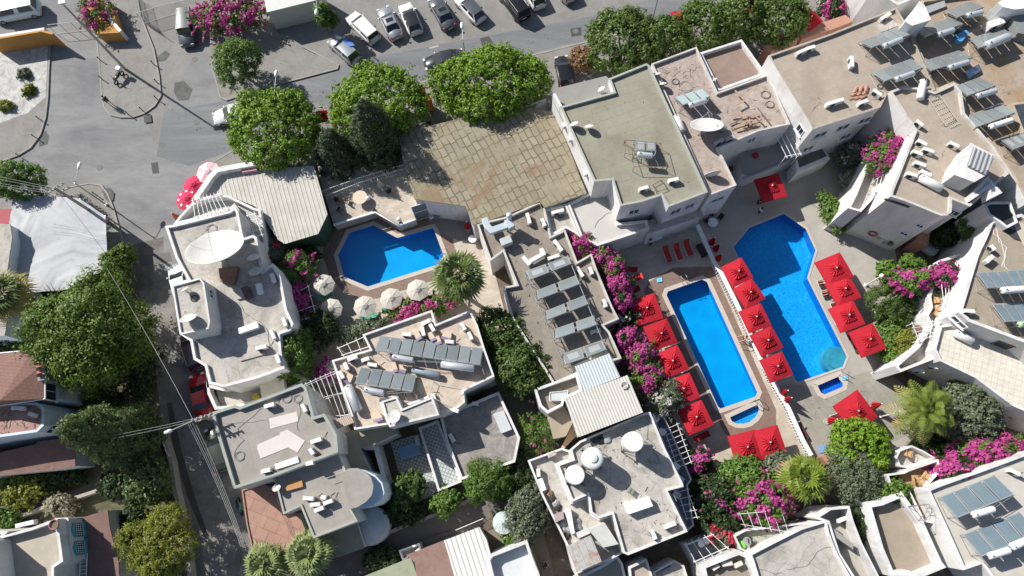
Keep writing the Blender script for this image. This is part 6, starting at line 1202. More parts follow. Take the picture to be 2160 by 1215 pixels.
def ring(s,z,r,label,m_,ax=(0,0,1),base=None):
    p=P1(s,z) if base is None else base; m=MB(); a=Vector(ax).normalized(); u=a.orthogonal().normalized(); v=a.cross(u); n=24;k=8; vs=[]
    for i in range(n):
        th=2*math.pi*i/n; d=u*math.cos(th)+v*math.sin(th)
        for j in range(k): ph=2*math.pi*j/k; vs.append(d*(r+.07*math.cos(ph))+a*.07*math.sin(ph))
    m.add(vs,[(i*k+j,((i+1)%n)*k+j,((i+1)%n)*k+(j+1)%k,i*k+(j+1)%k) for i in range(n) for j in range(k)],0,True); o=m.build('life_ring',m_); o.location=p; return tag(o,label,'life ring')
ring('g6 268,825',.9,.32,'red life ring hanging on the green wall of the ribbed hall',REDD,(.6,-.8,.3))
ring('f6 330,530',2.0,.38,'red life ring on the big white wall beside the grey deck',mat('life_ring_red',(.35,.06,.05),.6),(-.45,-.9,0.05))
ring('b2 1140,185',1.5,.34,'red life ring at the corner of the pool bar',mat('life_ring_red',(.35,.06,.05),.6),(-.3,-.95,.1))
# people
def cl(n,c): return mat(n,c,.9,.08,4)
person('b2 870,300','person in dark clothes seated at the white table under the pool bar',cl('black_cloth',(.02,.02,.025)),cl('black_cloth',(.02,.02,.025)),R(60),'sit')
person('b2 1450,905','person with raised arms standing on the brick border between pool and balustrade',SKIN,cl('dark_shorts',(.03,.03,.05)),R(190),'stand',arm=1.2)
person('e2 480,350','sunbather lying on the upper white lounger with legs towards the pool',SKIN,cl('striped_shorts',(.55,.5,.42)),R(187),'lie')
person('e2 520,455','sunbather lying on the second white lounger, legs towards the pool',cl('dark_top',(.05,.03,.05)),cl('maroon_shorts',(.2,.03,.05)),R(192),'lie')
person('b2 1545,130','person in white top bending beside the red umbrella shade',cl('white_cloth',(.7,.7,.7)),cl('dark_shorts',(.03,.03,.05)),R(200))
person('b2 1545,75','person in black sitting in the shade left of the red umbrella',cl('black_cloth',(.02,.02,.025)),cl('black_cloth',(.02,.02,.025)),R(120),'sit')
person('c2 148,150','person in a white shirt standing in the dark courtyard below the citrus tree',cl('white_cloth',(.7,.7,.7)),cl('dark_shorts',(.03,.03,.05)),R(250))
person('a0 1395,240','person in white beside the fence under the bougainvillea at the top',cl('white_cloth',(.7,.7,.7)),cl('blue_cloth',(.1,.12,.2)),R(90))
person('a1 1085,750','person in black in the gap behind the mossy tile hall',cl('black_cloth',(.02,.02,.025)),cl('black_cloth',(.02,.02,.025)),R(100))
person('a0 650,612','person in dark clothes walking on the tongue shaped pavement',cl('dark_jacket',(.04,.035,.03)),cl('dark_shorts',(.03,.03,.05)),R(150),z=.12)
person('g3 1990,690','person sitting in the bottom courtyard by the ribbed fence',cl('dark_jacket',(.04,.035,.03)),cl('dark_shorts',(.03,.03,.05)),R(30),'sit')
# ---------------------------------------------------------------- cars
PW=paint('white_car_paint',(.72,.72,.71)); PS=paint('silver_car_paint',(.42,.44,.45),.6); PG=paint('graphite_car_paint',(.04,.043,.045),.2); PB=paint('black_car_paint',(.012,.012,.014)); PR=paint('red_car_paint',(.36,.012,.015)); PGR=paint('grey_green_car_paint',(.07,.075,.065),.5); PBW=paint('bluish_van_paint',(.50,.58,.62)); PDG=paint('dark_steel_car_paint',(.12,.13,.14),.4); PPU=paint('dull_plum_car_paint',(.10,.08,.09),.3)
car('a1 755,238 603,85','white estate car with roof rails, leftmost of the nose up row in the parking lot',PW,'suv',4.6,1.8,1.5,rack=True)
car('a1 888,225 800,40','silver saloon with a sunroof parked right of the white estate',PS,'sedan',4.5,1.78,1.43,sunroof=True)
car('a1 1005,190 935,25','white hatchback with a black glass roof in the parking lot',PW,'hatch',4.2,1.76,1.45,roofm=paint('black_roof',(.02,.02,.025)))
car('a1 1215,165 1110,-20','dark grey saloon parked between two white cars',PDG,'sedan',4.6,1.8,1.43,sunroof=True)
car('a1 1405,120 1262,-35','white car with a dark roof hatch near the top edge of the parking lot',PW,'hatch',4.3,1.76,1.45,roofm=PDG)
car('p 1108,38 1058,-28','black off road car at the top edge of the parking lot',PB,'jeep',4.7,1.85,1.8,rack=True)
car('p 1142,17 1105,-50','white car cut by the top edge right of the black off road car',PW,'hatch',4.2,1.76,1.45)
car('p 1208,2 1170,-62','silver car barely showing at the top edge',PS,'hatch',4.2,1.76,1.45)
car('p 606,0 580,-70','white car whose tail shows at the top edge left of the row',PW,'hatch',4.3,1.76,1.45)
car('a1 640,365 488,228','silver hatchback with a blue board on its roof standing at the lot entrance',PS,'hatch',4.3,1.74,1.5)
o=boxy('a1 548,243 590,232 632,275 600,285',1.53,.05,'blue board lying on the silver hatchback','board',mat('blue_board',(.06,.16,.50),.6),'roof_board')
car('a1 1300,330 1052,392','graphite saloon driving left along the main road',PG,'sedan',4.6,1.8,1.42)
car('p 536,225 447,250','white saloon entering from under the leftmost street tree',PW,'sedan',4.6,1.78,1.43)
car('p 394,22 393,98','dark boxy off road car parked by the bougainvillea fence',PDG,'jeep',4.4,1.8,1.8,rack=True,roofm=paint('grey_roof',(.14,.155,.15),.4))
car('p 1197,182 1184,116','black car with round nose parked nose up beside the mossy roofed house',PB,'suv',4.0,1.75,1.5)
car('a0 262,30 -70,95','bluish white van in the shaded yard at the top left',PBW,'van',5.2,1.95,2.0)
car('p 388,635 368,556','white hatchback parked under the corner of the dish house',PW,'hatch',4.2,1.76,1.48)
car('p 433,884 412,785','red saloon parked beside the white house on the alley',PR,'sedan',4.5,1.76,1.42)
car('p 470,995 445,898','shiny grey green car parked tight against the grey roofed house',PGR,'hatch',4.3,1.76,1.45)
car('p 418,775 394,700','dull dark car parked below the stair head of the dish house',PPU,'suv',4.2,1.78,1.55,rack=True)
car('f6 1015,470 915,640','pale blue car in the shaded gap between the two apartment blocks',PBW,'hatch',4.0,1.74,1.45)
car('c3 1270,20 1220,130','white car nose showing under the right balcony block',PW,'suv',4.2,1.78,1.5)
def scooter(s,label,ang,box=True,m_=None,z=.12):
    p=P1(s,z+.5); t=thing('motorcycle',label,'motorcycle',(p.x,p.y,z),ang,'motorcycles'); m_=m_ or PG
    for x in (-.62,.62):
        m=MB(); m.lathe([(.18,-.05),(.29,-.06),(.31,0),(.29,.06),(.18,.05)],(x,0,.31),18,axis=(0,1,0)); w_=m.build('wheel',BLACK,t)
    m=MB(); m.lathe([(0,-.62),(.10,-.5),(.16,-.2),(.18,.1),(.13,.35),(.05,.5)],(0,0,.62),10,axis=(1,0,.05)); m.box((.5,0,.75),(.12,.30,.35),ry=-.3); m.build('bodywork',m_,t)
    m=MB(); m.box((-.25,0,.82),(.7,.28,.10)); m.build('seat',BLACK,t,bevel=.03)
    m=MB(); m.tube([(.35,-.38,1.02),(.48,-.15,.98),(.48,.15,.98),(.35,.38,1.02)],.02); m.tube([(.48,0,.98),(.64,0,.32)],.035); m.build('handlebar',DARKM,t)
    if box: m=MB(); m.box((-.72,0,1.05),(.45,.50,.42)); m.build('top_box',WHITEM,t,bevel=.03)
    for y in (-.42,.42): m=MB(); m.box((.42,y,1.15),(.04,.12,.08)); m.build('mirror',DARKM,t)
    return t
scooter('f2 905,985','dark motorcycle with a white top box on the tongue shaped pavement',R(-112))
scooter('c0 1460,790','dark scooter leaning against the terracotta roofed house in the alley',R(-70),False,mat('teal_plastic',(.03,.16,.15),.3),0)
# ---------------------------------------------------------------- street furniture
def lamp_top(s,h,label,az,arm=1.5,group='street lamps'):
    p=P1(s,h); t=thing('street_lamp',label,'street lamp',(p.x,p.y,0),R(az),group); m=MB(); m.cyl((0,0,0),(0,0,h),.08,.05,n=8); m.cyl((0,0,0),(0,0,.3),.14,n=8); m.build('post',GREYM,t)
    m=MB(); m.tube([(0,0,h-.3),(.25,0,h),(arm,0,h+.15)],.035); m.build('arm',GREYM,t)
    m=MB(); m.lathe([(0,0),(.10,.03),(.17,.25),(.19,.5),(.11,.75),(0,.8)],(arm-.1,0,h+.17),12,axis=(1,0,.1)); m.build('lamp_head',WHITEM,t); return t
lamp_top('p 157,386',5.5,'street lamp on the lower left pavement between the green tree and the tarpaulin',80)
lamp_top('p 579,190',5.5,'street lamp rising behind the leftmost rounded street tree',88)
lamp_top('p 977,88',5.5,'street lamp beside the driving graphite saloon',95)
lamp_top('p 668,-2',5.5,'street lamp hanging over the slim young tree in the parking lot',-85)
lamp_top('p 1390,-10',5.8,'street lamp post leaning out over the broad dark green street tree',100)
p0=P1('p 265,147',0); t=thing('floodlight_mast','tall lighting mast at the motorcycle casting a long shadow over the street','street lamp',p0,R(100)); m=MB(); m.cyl((0,0,0),(0,0,10.9),.16,.09,n=10); m.build('mast',GREYM,t); m=MB(); m.box((.25,0,10.95),(.6,.7,.18)); m.build('floodlight',WHITEM,t,bevel=.03)
def globe_lamp(s,h,label,z=0,n=1,m_=None):
    p=P1(s,z); t=thing('globe_lamp',label,'garden lamp',(p.x,p.y,z),0,'globe garden lamps'); m=MB(); m.cyl((0,0,0),(0,0,h),.06,n=8); m.lathe([(.2,0),(.18,.15),(.07,.25)],(0,0,0),12); m.build('post',m_ or WHITEM,t)
    m=MB(); m.lathe([(0,-.22)]+[(.22*math.cos(a),.22*math.sin(a)) for a in [R(-75+15*i) for i in range(11)]]+[(0,.22)],(0,0,h+.2),14); m.build('globe',WHITEM,t); return t
globe_lamp('p 1826,602',3.0,'white globe lamp with its post across the grey deck edge'); globe_lamp('c3 745,242',3.2,'white globe lamp right of the lone open red umbrella')
globe_lamp('g6 790,600',2.8,'slim globe lamp at the edge of the raised terrace',1.5,m_=DARKM); globe_lamp('g6 1085,745',.9,'low bollard lamp at the corner point of the raised terrace',1.5,m_=DARKM)
bl=[('a0 252,735','second bollard from the bend of the gravel yard kerb'),('a0 225,845','lowest bollard on the bend of the gravel yard kerb'),('a0 130,960','bollard on the kerb just above the left green tree'),('a0 5,990','bollard at the very left edge of the kerb'),('a0 620,375','upper bollard on the left side of the tongue shaped pavement'),('a0 630,490','lower bollard on the left side of the tongue shaped pavement'),('a0 945,400','topmost bollard on the right side of the tongue shaped pavement'),('a0 965,510','middle bollard on the right side of the tongue shaped pavement'),('a0 965,612','lowest bollard on the right side of the tongue shaped pavement'),('a0 875,680','bollard at the round tip of the tongue next to the drain'),('a0 790,705','bollard at the round tip of the tongue nearest the walker'),('a0 1450,570','bollard under the feathery pavement tree'),('f1 760,320','bollard on the pavement between lamp and tarpaulin'),('a0 1000,-20','bollard at the top')]
for s,lab in bl[:-1]: bollard(s,lab)
def utility(topp,zt,label,az,arms=(0,.8),lampside=False):
    p=P1(topp,zt); t=thing('utility_pole',label,'utility pole',(p.x,p.y,0),R(az),'utility poles'); m=MB(); m.cyl((0,0,0),(0,0,zt),.20,.13,n=8); m.build('pole',mat('concrete_pole',(.30,.28,.25),.9,.1,2),t)
    for a in arms:
        m=MB(); m.box((0,0,zt-.25-a),(1.8,.10,.10)); cr_=m.build('crossarm',mat('arm_steel',(.34,.32,.27),.7,.1,3),t)
        for x in (-.8,-.35,.35,.8): k=MB(); k.lathe([(.05,0),(.09,.06),(.05,.12),(.08,.18),(0,.24)],(x,0,zt-.2-a),8); k.build('insulator',mat('insulator',(.5,.48,.45),.4),t)
    return t,p
def wire(a,za,b,zb,label,r=.012,sag=.3,m_=None,group='overhead wires'):
    A=P1(a,za);Bp=P1(b,zb); o=A.copy(); n=14; pts=[A.lerp(Bp,i/n)-o+Vector((0,0,-sag*4*(i/n)*(1-i/n))) for i in range(n+1)]; m=MB(); m.tube(pts,r,5); ob=m.build('overhead_wire',m_ or WIRE); ob.location=o; tag(ob,label,'wire',group)
WIRE=mat('wire_grey',(.42,.42,.40),.5,.05,3)
utility('f1 200,215',8.6,'concrete utility pole with crossarms over the tarpaulin',35)
t,pu=utility('f3 565,400',8.7,'utility pole at the corner of the grey roofed house in the alley',20)
m=MB(); m.tube([(0,0,8.3),(-1.2,-.1,8.6),(-2.6,-.25,8.7)],.05); m.build('lamp_arm',mat('arm_steel',(.34,.32,.27)),t); m=MB(); m.lathe([(0,0),(.12,.05),(.18,.3),(.12,.65),(0,.7)],(-2.5,-.25,8.7),12,axis=(-1,0,0)); m.build('lamp_head',WHITEM,t)
for i,(a,b,lab) in enumerate((('f3 375,485','f3 690,1215','leftmost'),('f3 400,480','f3 715,1215','second from the left'),('f3 440,478','f3 745,1215','third from the left'),('f3 475,470','f3 775,1215','rightmost'))):
    A=T(a)[0];Bq=T(b)[0]; k=2.2; e=(A[0]+(Bq[0]-A[0])*k*1.1,A[1]+(Bq[1]-A[1])*k*1.1); wire('p %f,%f'%A,8.3,'p %f,%f'%e,8.3,lab+' of the four wires running down the alley from the lamp pole',r=.014,sag=.5)
wire('f3 445,425',8.5,'p 225,565',8.0,'single wire running up the alley from the lamp pole over the juniper',r=.016,sag=.4)
wire('f3 560,400',8.5,'f3 -700,665',8.5,'upper wire crossing from the lamp pole to the left gardens',sag=.4); wire('f3 470,450',8.5,'f3 -700,710',8.5,'lower wire crossing from the lamp pole to the left gardens',sag=.4)
for i,(y0,y1,lab) in enumerate(((395,372,'topmost'),(399,378,'second from the top'),(404,388,'third from the top'),(408,393,'lowest'))): wire(f'p 108,{y0}',8.4,f'p -60,{y1-12}',8.4,lab+' of the wires leaving the tarpaulin pole to the left edge',sag=.1)
wire('p 118,400',8.2,'p 300,640',6.0,'thin dark wire from the tarpaulin pole across the tarpaulin to the dish house',r=.015,m_=DARKM,sag=.4)
# road details
for s,lab in (('a0 608,1022','w'),('a0 990,885','w'),('a0 1200,745','w'),('a0 1188,362','w'),('b0 1012,825','w'),('a2 415,190','w')):
    p=P1(s,0); m=MB(); m.cyl((p.x,p.y,.0),(p.x,p.y,.016),.33,n=24); tag(m.build('manhole_cover',mat('manhole_iron',(.15,.145,.135),.8,.15,6)),kind='structure')
GRT=mat('grate_bars',(.06,.06,.06),.8,.3,6)
for s in ('a0 880,705 922,698 930,748 885,754','a0 922,995 962,990 972,1055 932,1060','a2 385,175 450,165 455,215 392,225','a1 1395,235 1450,222 1480,265 1410,285'): sheet('drain_grate',s,.13 if '880,705' in s else .014,GRT)
PAT=mat('asphalt_patch',(.12,.12,.115),.95,.15,1.5,world=True,fine=.1)
for s in ('a0 250,800 280,800 298,830 290,880 240,895 235,850','a0 1065,505 1120,495 1175,545 1150,610 1090,615 1060,560','f1 860,235 920,220 980,290 970,380 920,410 860,350 830,270','a0 960,345 1010,310 1040,330 1010,370 960,378'): sheet('road_patch',s,.0135 if 'f1' not in s else .104,PAT)
WET=mat('damp_stain',(.07,.065,.06),.6,.3,1,world=True)
for s in ('p 352,850 362,850 385,960 415,1060 440,1130 432,1135 400,1060 368,960',): sheet('damp_trail',s,.010,WET)
WT=mat('white_marking',(.40,.40,.385),.9,.15,3,world=True)
for s in ('p 590,205 612,198 613,201 591,208','p 905,100 925,95 926,98 906,103'): sheet('lane_marking',s,.010,WT)
# gate and fences at the top left
railing('f2 0,320 440,270',0,1.6,'dark sliding gate between the orange wall and the planter',GREYM,gap=1.1,name='entrance_gate',cat='gate',thick=.03)
railing('f2 1140,170 1450,70 1900,-30',0,1.8,'pale ribbed fence beside the large bougainvillea at the top',WDIRTY,gap=.2,name='yard_fence',cat='fence')
railing('f2 1160,-60 1250,270 1440,390',0,1.2,'dark fence running down past the off road car',DARKM,gap=.25,name='yard_fence',cat='fence')
boxy('a1 95,75 60,-100 420,-100 400,0',0,3.0,'sheet roofed shop at the top edge behind the bougainvillea','shop',mat('pale_shop_roof',(.56,.56,.53),.6,.05,2),'shop_building')
boxy('a3 35,285 90,237 205,280 75,330',0,2.6,'leftmost terracotta tile canopy beside the tan roofed house','canopy',mat('terracotta_tile',(.40,.21,.15)),'tile_canopy',group='terracotta canopies along the street')
for s,lab in (('a3 240,190 370,135 430,185 265,240','second terracotta tile canopy from the left'),('a3 380,140 530,90 580,130 435,185','middle terracotta tile canopy'),('a3 615,62 750,12 800,55 660,105','rightmost terracotta tile canopy'),('a3 110,215 240,195 250,235 150,255','small terracotta canopy behind the two left ones')): boxy(s,0,3.0,lab+' along the street side of the tan roof','canopy',mat('terracotta_tile',(.40,.21,.15)),'tile_canopy',group='terracotta canopies along the street')
# ---------------------------------------------------------------- things on the roofs
SG2='solar banks on the right hand apartment block'
def so_(c,n,zr,lab,tank,**k): return solar(c,n,zr,lab,tank,**k)
so_('a3 612,258 850,168 925,215 690,293',4,8.45,'solar bank at the upper right end of the wide tan roof','a3 762,285 875,240',group=SG2)
so_('a3 690,447 935,362 1005,415 765,500',4,8.45,'solar bank below the first one on the wide tan roof','a3 835,487 948,447',group=SG2)
so_('a3 935,188 1170,108 1250,148 1010,228',4,7.9,'solar bank just below the white gable with the blue sheet beside it','a3 1092,215 1190,183',group=SG2)
so_('a3 980,385 1225,312 1305,352 1050,435',4,7.9,'middle solar bank in the right hand cluster, above the metal sheet','a3 1160,415 1280,378',group=SG2)
so_('a3 1135,70 1295,10 1375,45 1210,110',3,7.9,'topmost solar bank of the right hand cluster','a3 1270,97 1365,75',group=SG2)
so_('d6 1030,420 1400,310 1540,395 1130,520',4,7.9,'solar bank with an oversized tank in the right hand cluster','d6 1215,490 1450,395',group=SG2,tr=.42)
so_('d6 880,930 1150,830 1320,915 1010,1030',3,7.9,'three panel solar bank left of the dark hedge','d6 1115,1030 1320,968',group=SG2)
so_('d7 945,260 1370,100 1525,195 1100,355',4,7.9,'four panel solar bank above the white stair head','d7 1255,345 1490,270',group=SG2,tm=WHITEM)
so_('d7 1350,480 1620,400 1740,500 1500,590',3,7.9,'solar bank cut by the right edge above the black tarred roof',None,group=SG2)
RG='five stepped collector rows'
for s,o_,tk in (('d1 597,705 965,572 1003,632 627,778','topmost',None),('d1 690,870 1040,735 1075,805 700,945','second from the top',None),('d1 770,1045 1115,905 1150,975 775,1120','middle',None),('d2 605,225 950,105 980,180 605,310','fourth from the top',None),('d2 660,440 1020,320 1055,395 690,528','lowest',None)):
    so_(s,2,3.9,o_+' of the five stepped collector rows on the dark roof',tk,group=RG,lo=.5,hi=1.2,gap=.12)
m=MB(); A=P3('d1 625,778 d2 690,528',4.3); 
plank_=None
for s,lab in (('d1 625,778 d2 690,530','left long pipe rail linking the five collector rows'),('d1 960,560 d2 1050,400','right long pipe rail linking the five collector rows')): cable(s,5.0,lab,GREYM,r=.05,wob=0,name='pipe_rail',cat='pipe',group='pipe rails of the collector rows')
so_('d3 465,345 1310,448 1288,580 432,463',9,4.8,'long nine panel collector bank on the beige roof','d3 570,510 740,542',group='collector banks on the beige roof',hi=1.25)
so_('d3 310,600 770,665 737,797 262,730',5,4.8,'shorter five panel collector bank on the beige roof','d3 342,775 500,808',group='collector banks on the beige roof',hi=1.25)
so_('e3 972,876 1148,892 1150,968 972,966',2,7.05,'twin panel water heater on a rusty frame on the mossy roof','e3 990,993 1120,1008',group='single water heaters')
so_('a2 1020,598 1192,545 1240,592 1068,645',3,6.4,'pale blue three panel water heater on the dusty pink roof','a2 1110,645 1215,612',group='single water heaters',pm=mat('collector_glass_pale',(.30,.38,.39),.25,.05,1))
so_('d8 1105,85 1640,50 1720,220 1225,245',5,7.3,'upper blue glazed collector bank on the right hand tan roof','d8 1380,268 1640,252',group='blue glazed collector banks',pm=PANELB,tr=.3,tm=WHITEM)
so_('d8 1275,425 1700,398 1800,590 1410,605',4,7.3,'lower blue glazed collector bank on the right hand tan roof','d8 1560,635 1640,622',group='blue glazed collector banks',pm=PANELB,tm=mat('green_tank',(.35,.5,.33),.5))
so_('g2 825,535 1310,340 1480,510 980,715',4,5.45,'upper collector bank reflecting the sky on the lower right house','g2 1115,688 1305,632',group='collector banks at the lower right',pm=PANELB,tm=WHITEM)
so_('g2 1025,860 1530,660 1700,860 1190,1050',4,5.45,'lower collector bank reflecting the sky on the lower right house','g2 1255,1045 1440,990',group='collector banks at the lower right',pm=PANELB,tm=WHITEM)
def drum(s,z,r,label,m_=None,stand=.35,group='loose cylinder tanks'):
    a,b=[W(x,y,z+stand+r) for x,y in T(s)]; c=mid(a,b); L=(b-a).length; ang=math.atan2((b-a).y,(b-a).x); t=thing('cylinder_tank',label,'tank',(c.x,c.y,z),ang,group)
    m=MB(); m.lathe([(0,-.02),(r*.7,0),(r,.07),(r,L-.07),(r*.7,L),(0,L+.02)],(-L/2,0,stand+r),20,axis=(1,0,0)); m.build('tank',m_ or TANKM,t)
    for x in (-L*.3,L*.3): m=MB(); m.box((x,0,stand/2+.05),(.06,r*1.5,stand+.1)); m.build('cradle',GREYM,t)
    m=MB(); m.cyl((-L/2+.15,0,stand+2*r-.02),(-L/2+.15,0,stand+2*r+.08),.05,n=8); m.build('valve',DARKM,t); return t
drum('d3 965,572 1235,607',4.8,.33,'long grey tank under the right half of the nine panel bank',stand=.8)
drum('d3 205,745 295,955',4.8,.42,'fat grey tank standing lengthways beside the left parapet of the beige roof',stand=.1)
drum('d3 730,612 955,665',4.8,.30,'blue grey tank lying between the two collector banks',mat('blue_grey_tank',(.25,.32,.36),.5,.08,2),.1)
drum('e3 1310,670 1375,800',6.4,.40,'white tank lying along the edge of the dusty pink roof',TANKP,.1)
drum('a2 1240,745 1335,790',6.4,.32,'grey tank lying beside the big dish on the dusty roof',mat('grey_tank',(.40,.39,.36),.7),.05)
drum('d7 505,880 745,1005',8.85,.38,'long cream tank lying among the air conditioners on the crowded roof',TANKP,.05)
drum('d6 545,860 510,1060',8.85,.35,'cream tank lying at the top of the crowded tan roof',TANKP,.05)
drum('d8 880,715 1075,810',4.95,.38,'cream cylinder on the floor of the tiled terrace',TANKP,.15)
drum('g2 1455,965 1600,900',5.45,.30,'second white tank of the lower bank at the right edge',WHITEM,1.3)
# air conditioners
acs(['d7 470,275 540,330','d7 485,485 580,535','d7 430,600 535,640','d7 545,572 660,612','d7 455,718 570,762','d7 370,835 480,868','d7 520,812 630,862','d7 825,508 925,555'],8.85,'on the crowded tan apartment roof',group='air conditioners on the crowded tan roof')
acs(['a3 232,328 285,303','a3 290,300 345,283','a3 568,343 572,408','a3 415,637 520,605','a3 700,548 750,582','a3 610,632 668,612','a3 745,118 805,80'],8.45,'on the wide tan roof',group='air conditioners on the wide tan roof')
acs(['a2 805,1155 862,1140','a2 985,1103 1045,1090'],7.05,'on the lower edge of the mossy roof')
acs(['a2 1270,872 1320,848','a2 1335,852 1388,833'],6.4,'near the wall of the dusty pink roof',col=mat('grey_ac',(.42,.43,.43),.6))
acs(['d1 615,200 640,290','d1 740,248 768,312','d1 845,432 915,522','d1 792,592 890,560','d1 1042,662 1092,742','d1 1147,662 1172,722','d1 1268,937 1290,1002','d2 915,247 1000,225'],3.9,'on the dark five row roof',group='air conditioners on the five row roof')
acs(['d1 825,200 930,172'],3.5,'in the small yard next to the five row roof')
acs(['d5 990,160 1015,232','d5 985,668 1020,745','d5 850,832 948,812','d5 1035,885 1062,962','d5 1095,555 1122,632'],6.05,'on the dish house roof',group='air conditioners on the dish house')
acs(['d4 530,302 612,278','d4 838,282 868,342','d4 908,592 995,562','d4 900,642 930,688','d4 505,832 580,812','d4 868,768 930,755'],6.6,'on the big grey membrane roof',group='air conditioners on the grey roof')
acs(['d4 845,1043 932,1050','d4 903,1100 985,1093','d4 938,1150 1012,1120','d4 1010,1092 1085,1062','d4 992,1036 1032,1042'],5.75,'clustered on the lower grey wing',group='air conditioners on the lower wing')
acs(['d3 205,540 285,507','d3 180,560 205,617','d3 140,627 170,687','d3 318,545 380,522','d3 368,570 445,582','d3 650,327 725,332','d3 808,252 875,212','d3 810,270 827,340','d3 875,245 908,302','d3 1130,240 1162,292','d3 1190,310 1217,372','d3 1000,387 1070,392','d3 1060,942 1108,955'],4.8,'on the beige solar roof',group='air conditioners on the beige roof')
acs(['d3 1035,1140 1070,1202','d3 1215,893 1268,892'],2.95,'on the gravel roof')
acs(['f8 940,885 968,950','f8 1030,865 1115,832'],5.3,'at the lower end of the tank house roof')
acs(['g5 830,562 885,622','g5 768,788 862,702','d8 980,482 1095,492'],7.3,'on the right hand tan roof above the terrace',group='air conditioners on the right tan roof')
acs(['g1 1955,565 2060,518'],3.3,'alone in the shaded roofless room'); acs(['g2 1440,292 1530,335'],5.45,'near the right edge of the lower right house')
acs(['g4 230,485 500,420'],5.0,'large, behind the parapet of the bottom left house')
acs(['f5 105,610 210,612','f5 262,660 318,680'],5.9,'on the reddish terrace with tangled cables')
for s,lab in (('d8 595,1062 705,1092','upper wall mounted air conditioner on the shaded side of the terrace block'),('d8 450,1108 555,1135','lower wall mounted air conditioner on the shaded side of the terrace block')):
    p3=P1(s,3.3); ac(s,3.2,lab)
# dishes
dish('e4 535,915',6.05,2.55,'giant cream satellite dish on the white house at the alley corner',az=97,el=56,mast=2.0,depth=.28)
dish('a2 1215,785',6.4,1.5,'large cream satellite dish on the dusty pink roof',az=95,el=53,mast=1.3,depth=.28)
dish('d3 582,1000',6.45,.58,'round white dish on the raised box of the beige roof',az=120,el=75,mast=.6)
for s,z,r,lab,az,el in (('e4 900,1098',6.05,.65,'oval dish right below the giant one',95,53),('e4 880,965',6.05,.6,'oval dish tucked behind the giant one',95,50),('d5 245,570',8.3,.7,'small dish on the white stair head',100,45),('d5 215,305',8.3,.35,'tiny dish at the upper corner of the stair head',120,35),
  ('e3 450,740',7.05,.42,'leftmost dish on the mossy roof',120,45),('e3 575,762',7.05,.45,'dish beside the leftmost one on the mossy roof',100,45),('e3 685,440',6.4,.38,'dish on the grey felt annex',140,45),('a2 1262,490',6.0,.35,'small dish on the brown terrace parapet',120,35),('a2 1255,1070',6.4,.75,'edge on dish over the narrow end of the dusty roof',100,6),
  ('d4 630,965',5.75,.35,'small dish at the ragged edge of the lower grey wing',100,55),('d3 995,955',4.8,.33,'small dish at the lower edge of the beige roof',100,50),('a2 910,455',6.4,.4,'upper dish in the row along the gutter of the dusty roof',100,45),('a2 945,515',6.4,.42,'lower dish in the row along the gutter of the dusty roof',100,45)):
    dish(s,z,r,lab,az,el,mast=.6)
# water tanks on the tank house
def vtank(s,ztop,r,h,z,label,dome=True,m_=None):
    p=P1(s,ztop); t=thing('water_tank',label,'water tank',(p.x,p.y,z),0,'round water tanks'); b=ztop-h-z; m=MB()
    pr=[(0,b),(r,b),(r*1.01,b+.1),(r,b+h*.3),(r*1.01,b+h*.34),(r,b+h*.6),(r*1.01,b+h*.64),(r,b+h-.12),(r*.96,b+h-.03)]+([(r*.7,b+h+.02),(r*.5,b+h+.05),(0,b+h+.05)] if dome else [(r*.9,b+h-.03),(0,b+h-.03)])
    m.lathe(pr,(0,0,0),32); m.build('tank',m_ or TANKP,t)
    if dome: m=MB(); m.lathe([(r*.42,b+h+.04),(r*.42,b+h+.14),(r*.36,b+h+.17),(0,b+h+.18)],(0,0,0),24); m.build('lid',TANKP,t)
    m=MB()
    for sx in (-1,1):
        for sy in (-1,1): m.cyl((sx*r*.8,sy*r*.8,0),(sx*r*.8,sy*r*.8,b),.04,n=6)
        m.cyl((sx*r*.8,-r*.8,0),(sx*r*.8,r*.8,b),.025,n=5); m.cyl((-r*.8,sx*r*.8,0),(r*.8,sx*r*.8,b),.025,n=5); m.box((sx*r*.8,0,b-.04),(.08,r*2,.08)); m.box((0,sx*r*.8,b-.08),(r*2,.08,.08))
    m.build('stand',DARKM,t); return t
vtank('e1 978,395',8.3,.84,1.7,5.3,'flat topped white water tank furthest right on the tank house',False,mat('white_tank',(.66,.65,.62),.5,.04,2))
vtank('e1 503,588',7.8,.90,1.5,5.3,'middle water tank with a stepped round lid')
vtank('e1 297,783',7.2,.80,1.6,5.3,'leftmost water tank with a cream lid',False)
# clothes, tables, junk on the tank house
boxy('f8 740,690 920,640 950,710 775,770',5.3,.75,'table under a rumpled white cloth on the tank house roof','table',mat('white_cloth_b',(.80,.80,.80),.9,.05,5),'cloth_table')
boxy('f8 935,360 955,345 970,365 940,385',5.3,.2,'pale slab in the tank shadow','slab',CONCL,'loose_slab')
chair('f8 790,600',5.3,'green plastic chair in the shadow of the middle tank',mat('green_plastic',(.22,.26,.20),.6),1)
BAGM=mat('black_bags',(.02,.02,.022),.35,.3,8)
def blob(s,z,r,label,m_,name,cat,sq=.6,group=None,seed=0):
    p=P1(s,z+.2); m=MB(); rs=random.Random(seed); n=12; vs=[]; K=6
    for k in range(K):
        f=k/(K-1)*math.pi*.5
        for i in range(n): a=2*math.pi*i/n; q=r*math.cos(f)*(1+rs.uniform(-.18,.18)); vs.append((q*math.cos(a),q*math.sin(a),r*sq*math.sin(f)*(1+rs.uniform(-.1,.1))))
    m.add(vs,[(k*n+i,k*n+(i+1)%n,(k+1)*n+(i+1)%n,(k+1)*n+i) for k in range(K-1) for i in range(n)]); o=m.build(name,m_); o.location=(p.x,p.y,z); return tag(o,label,cat,group)
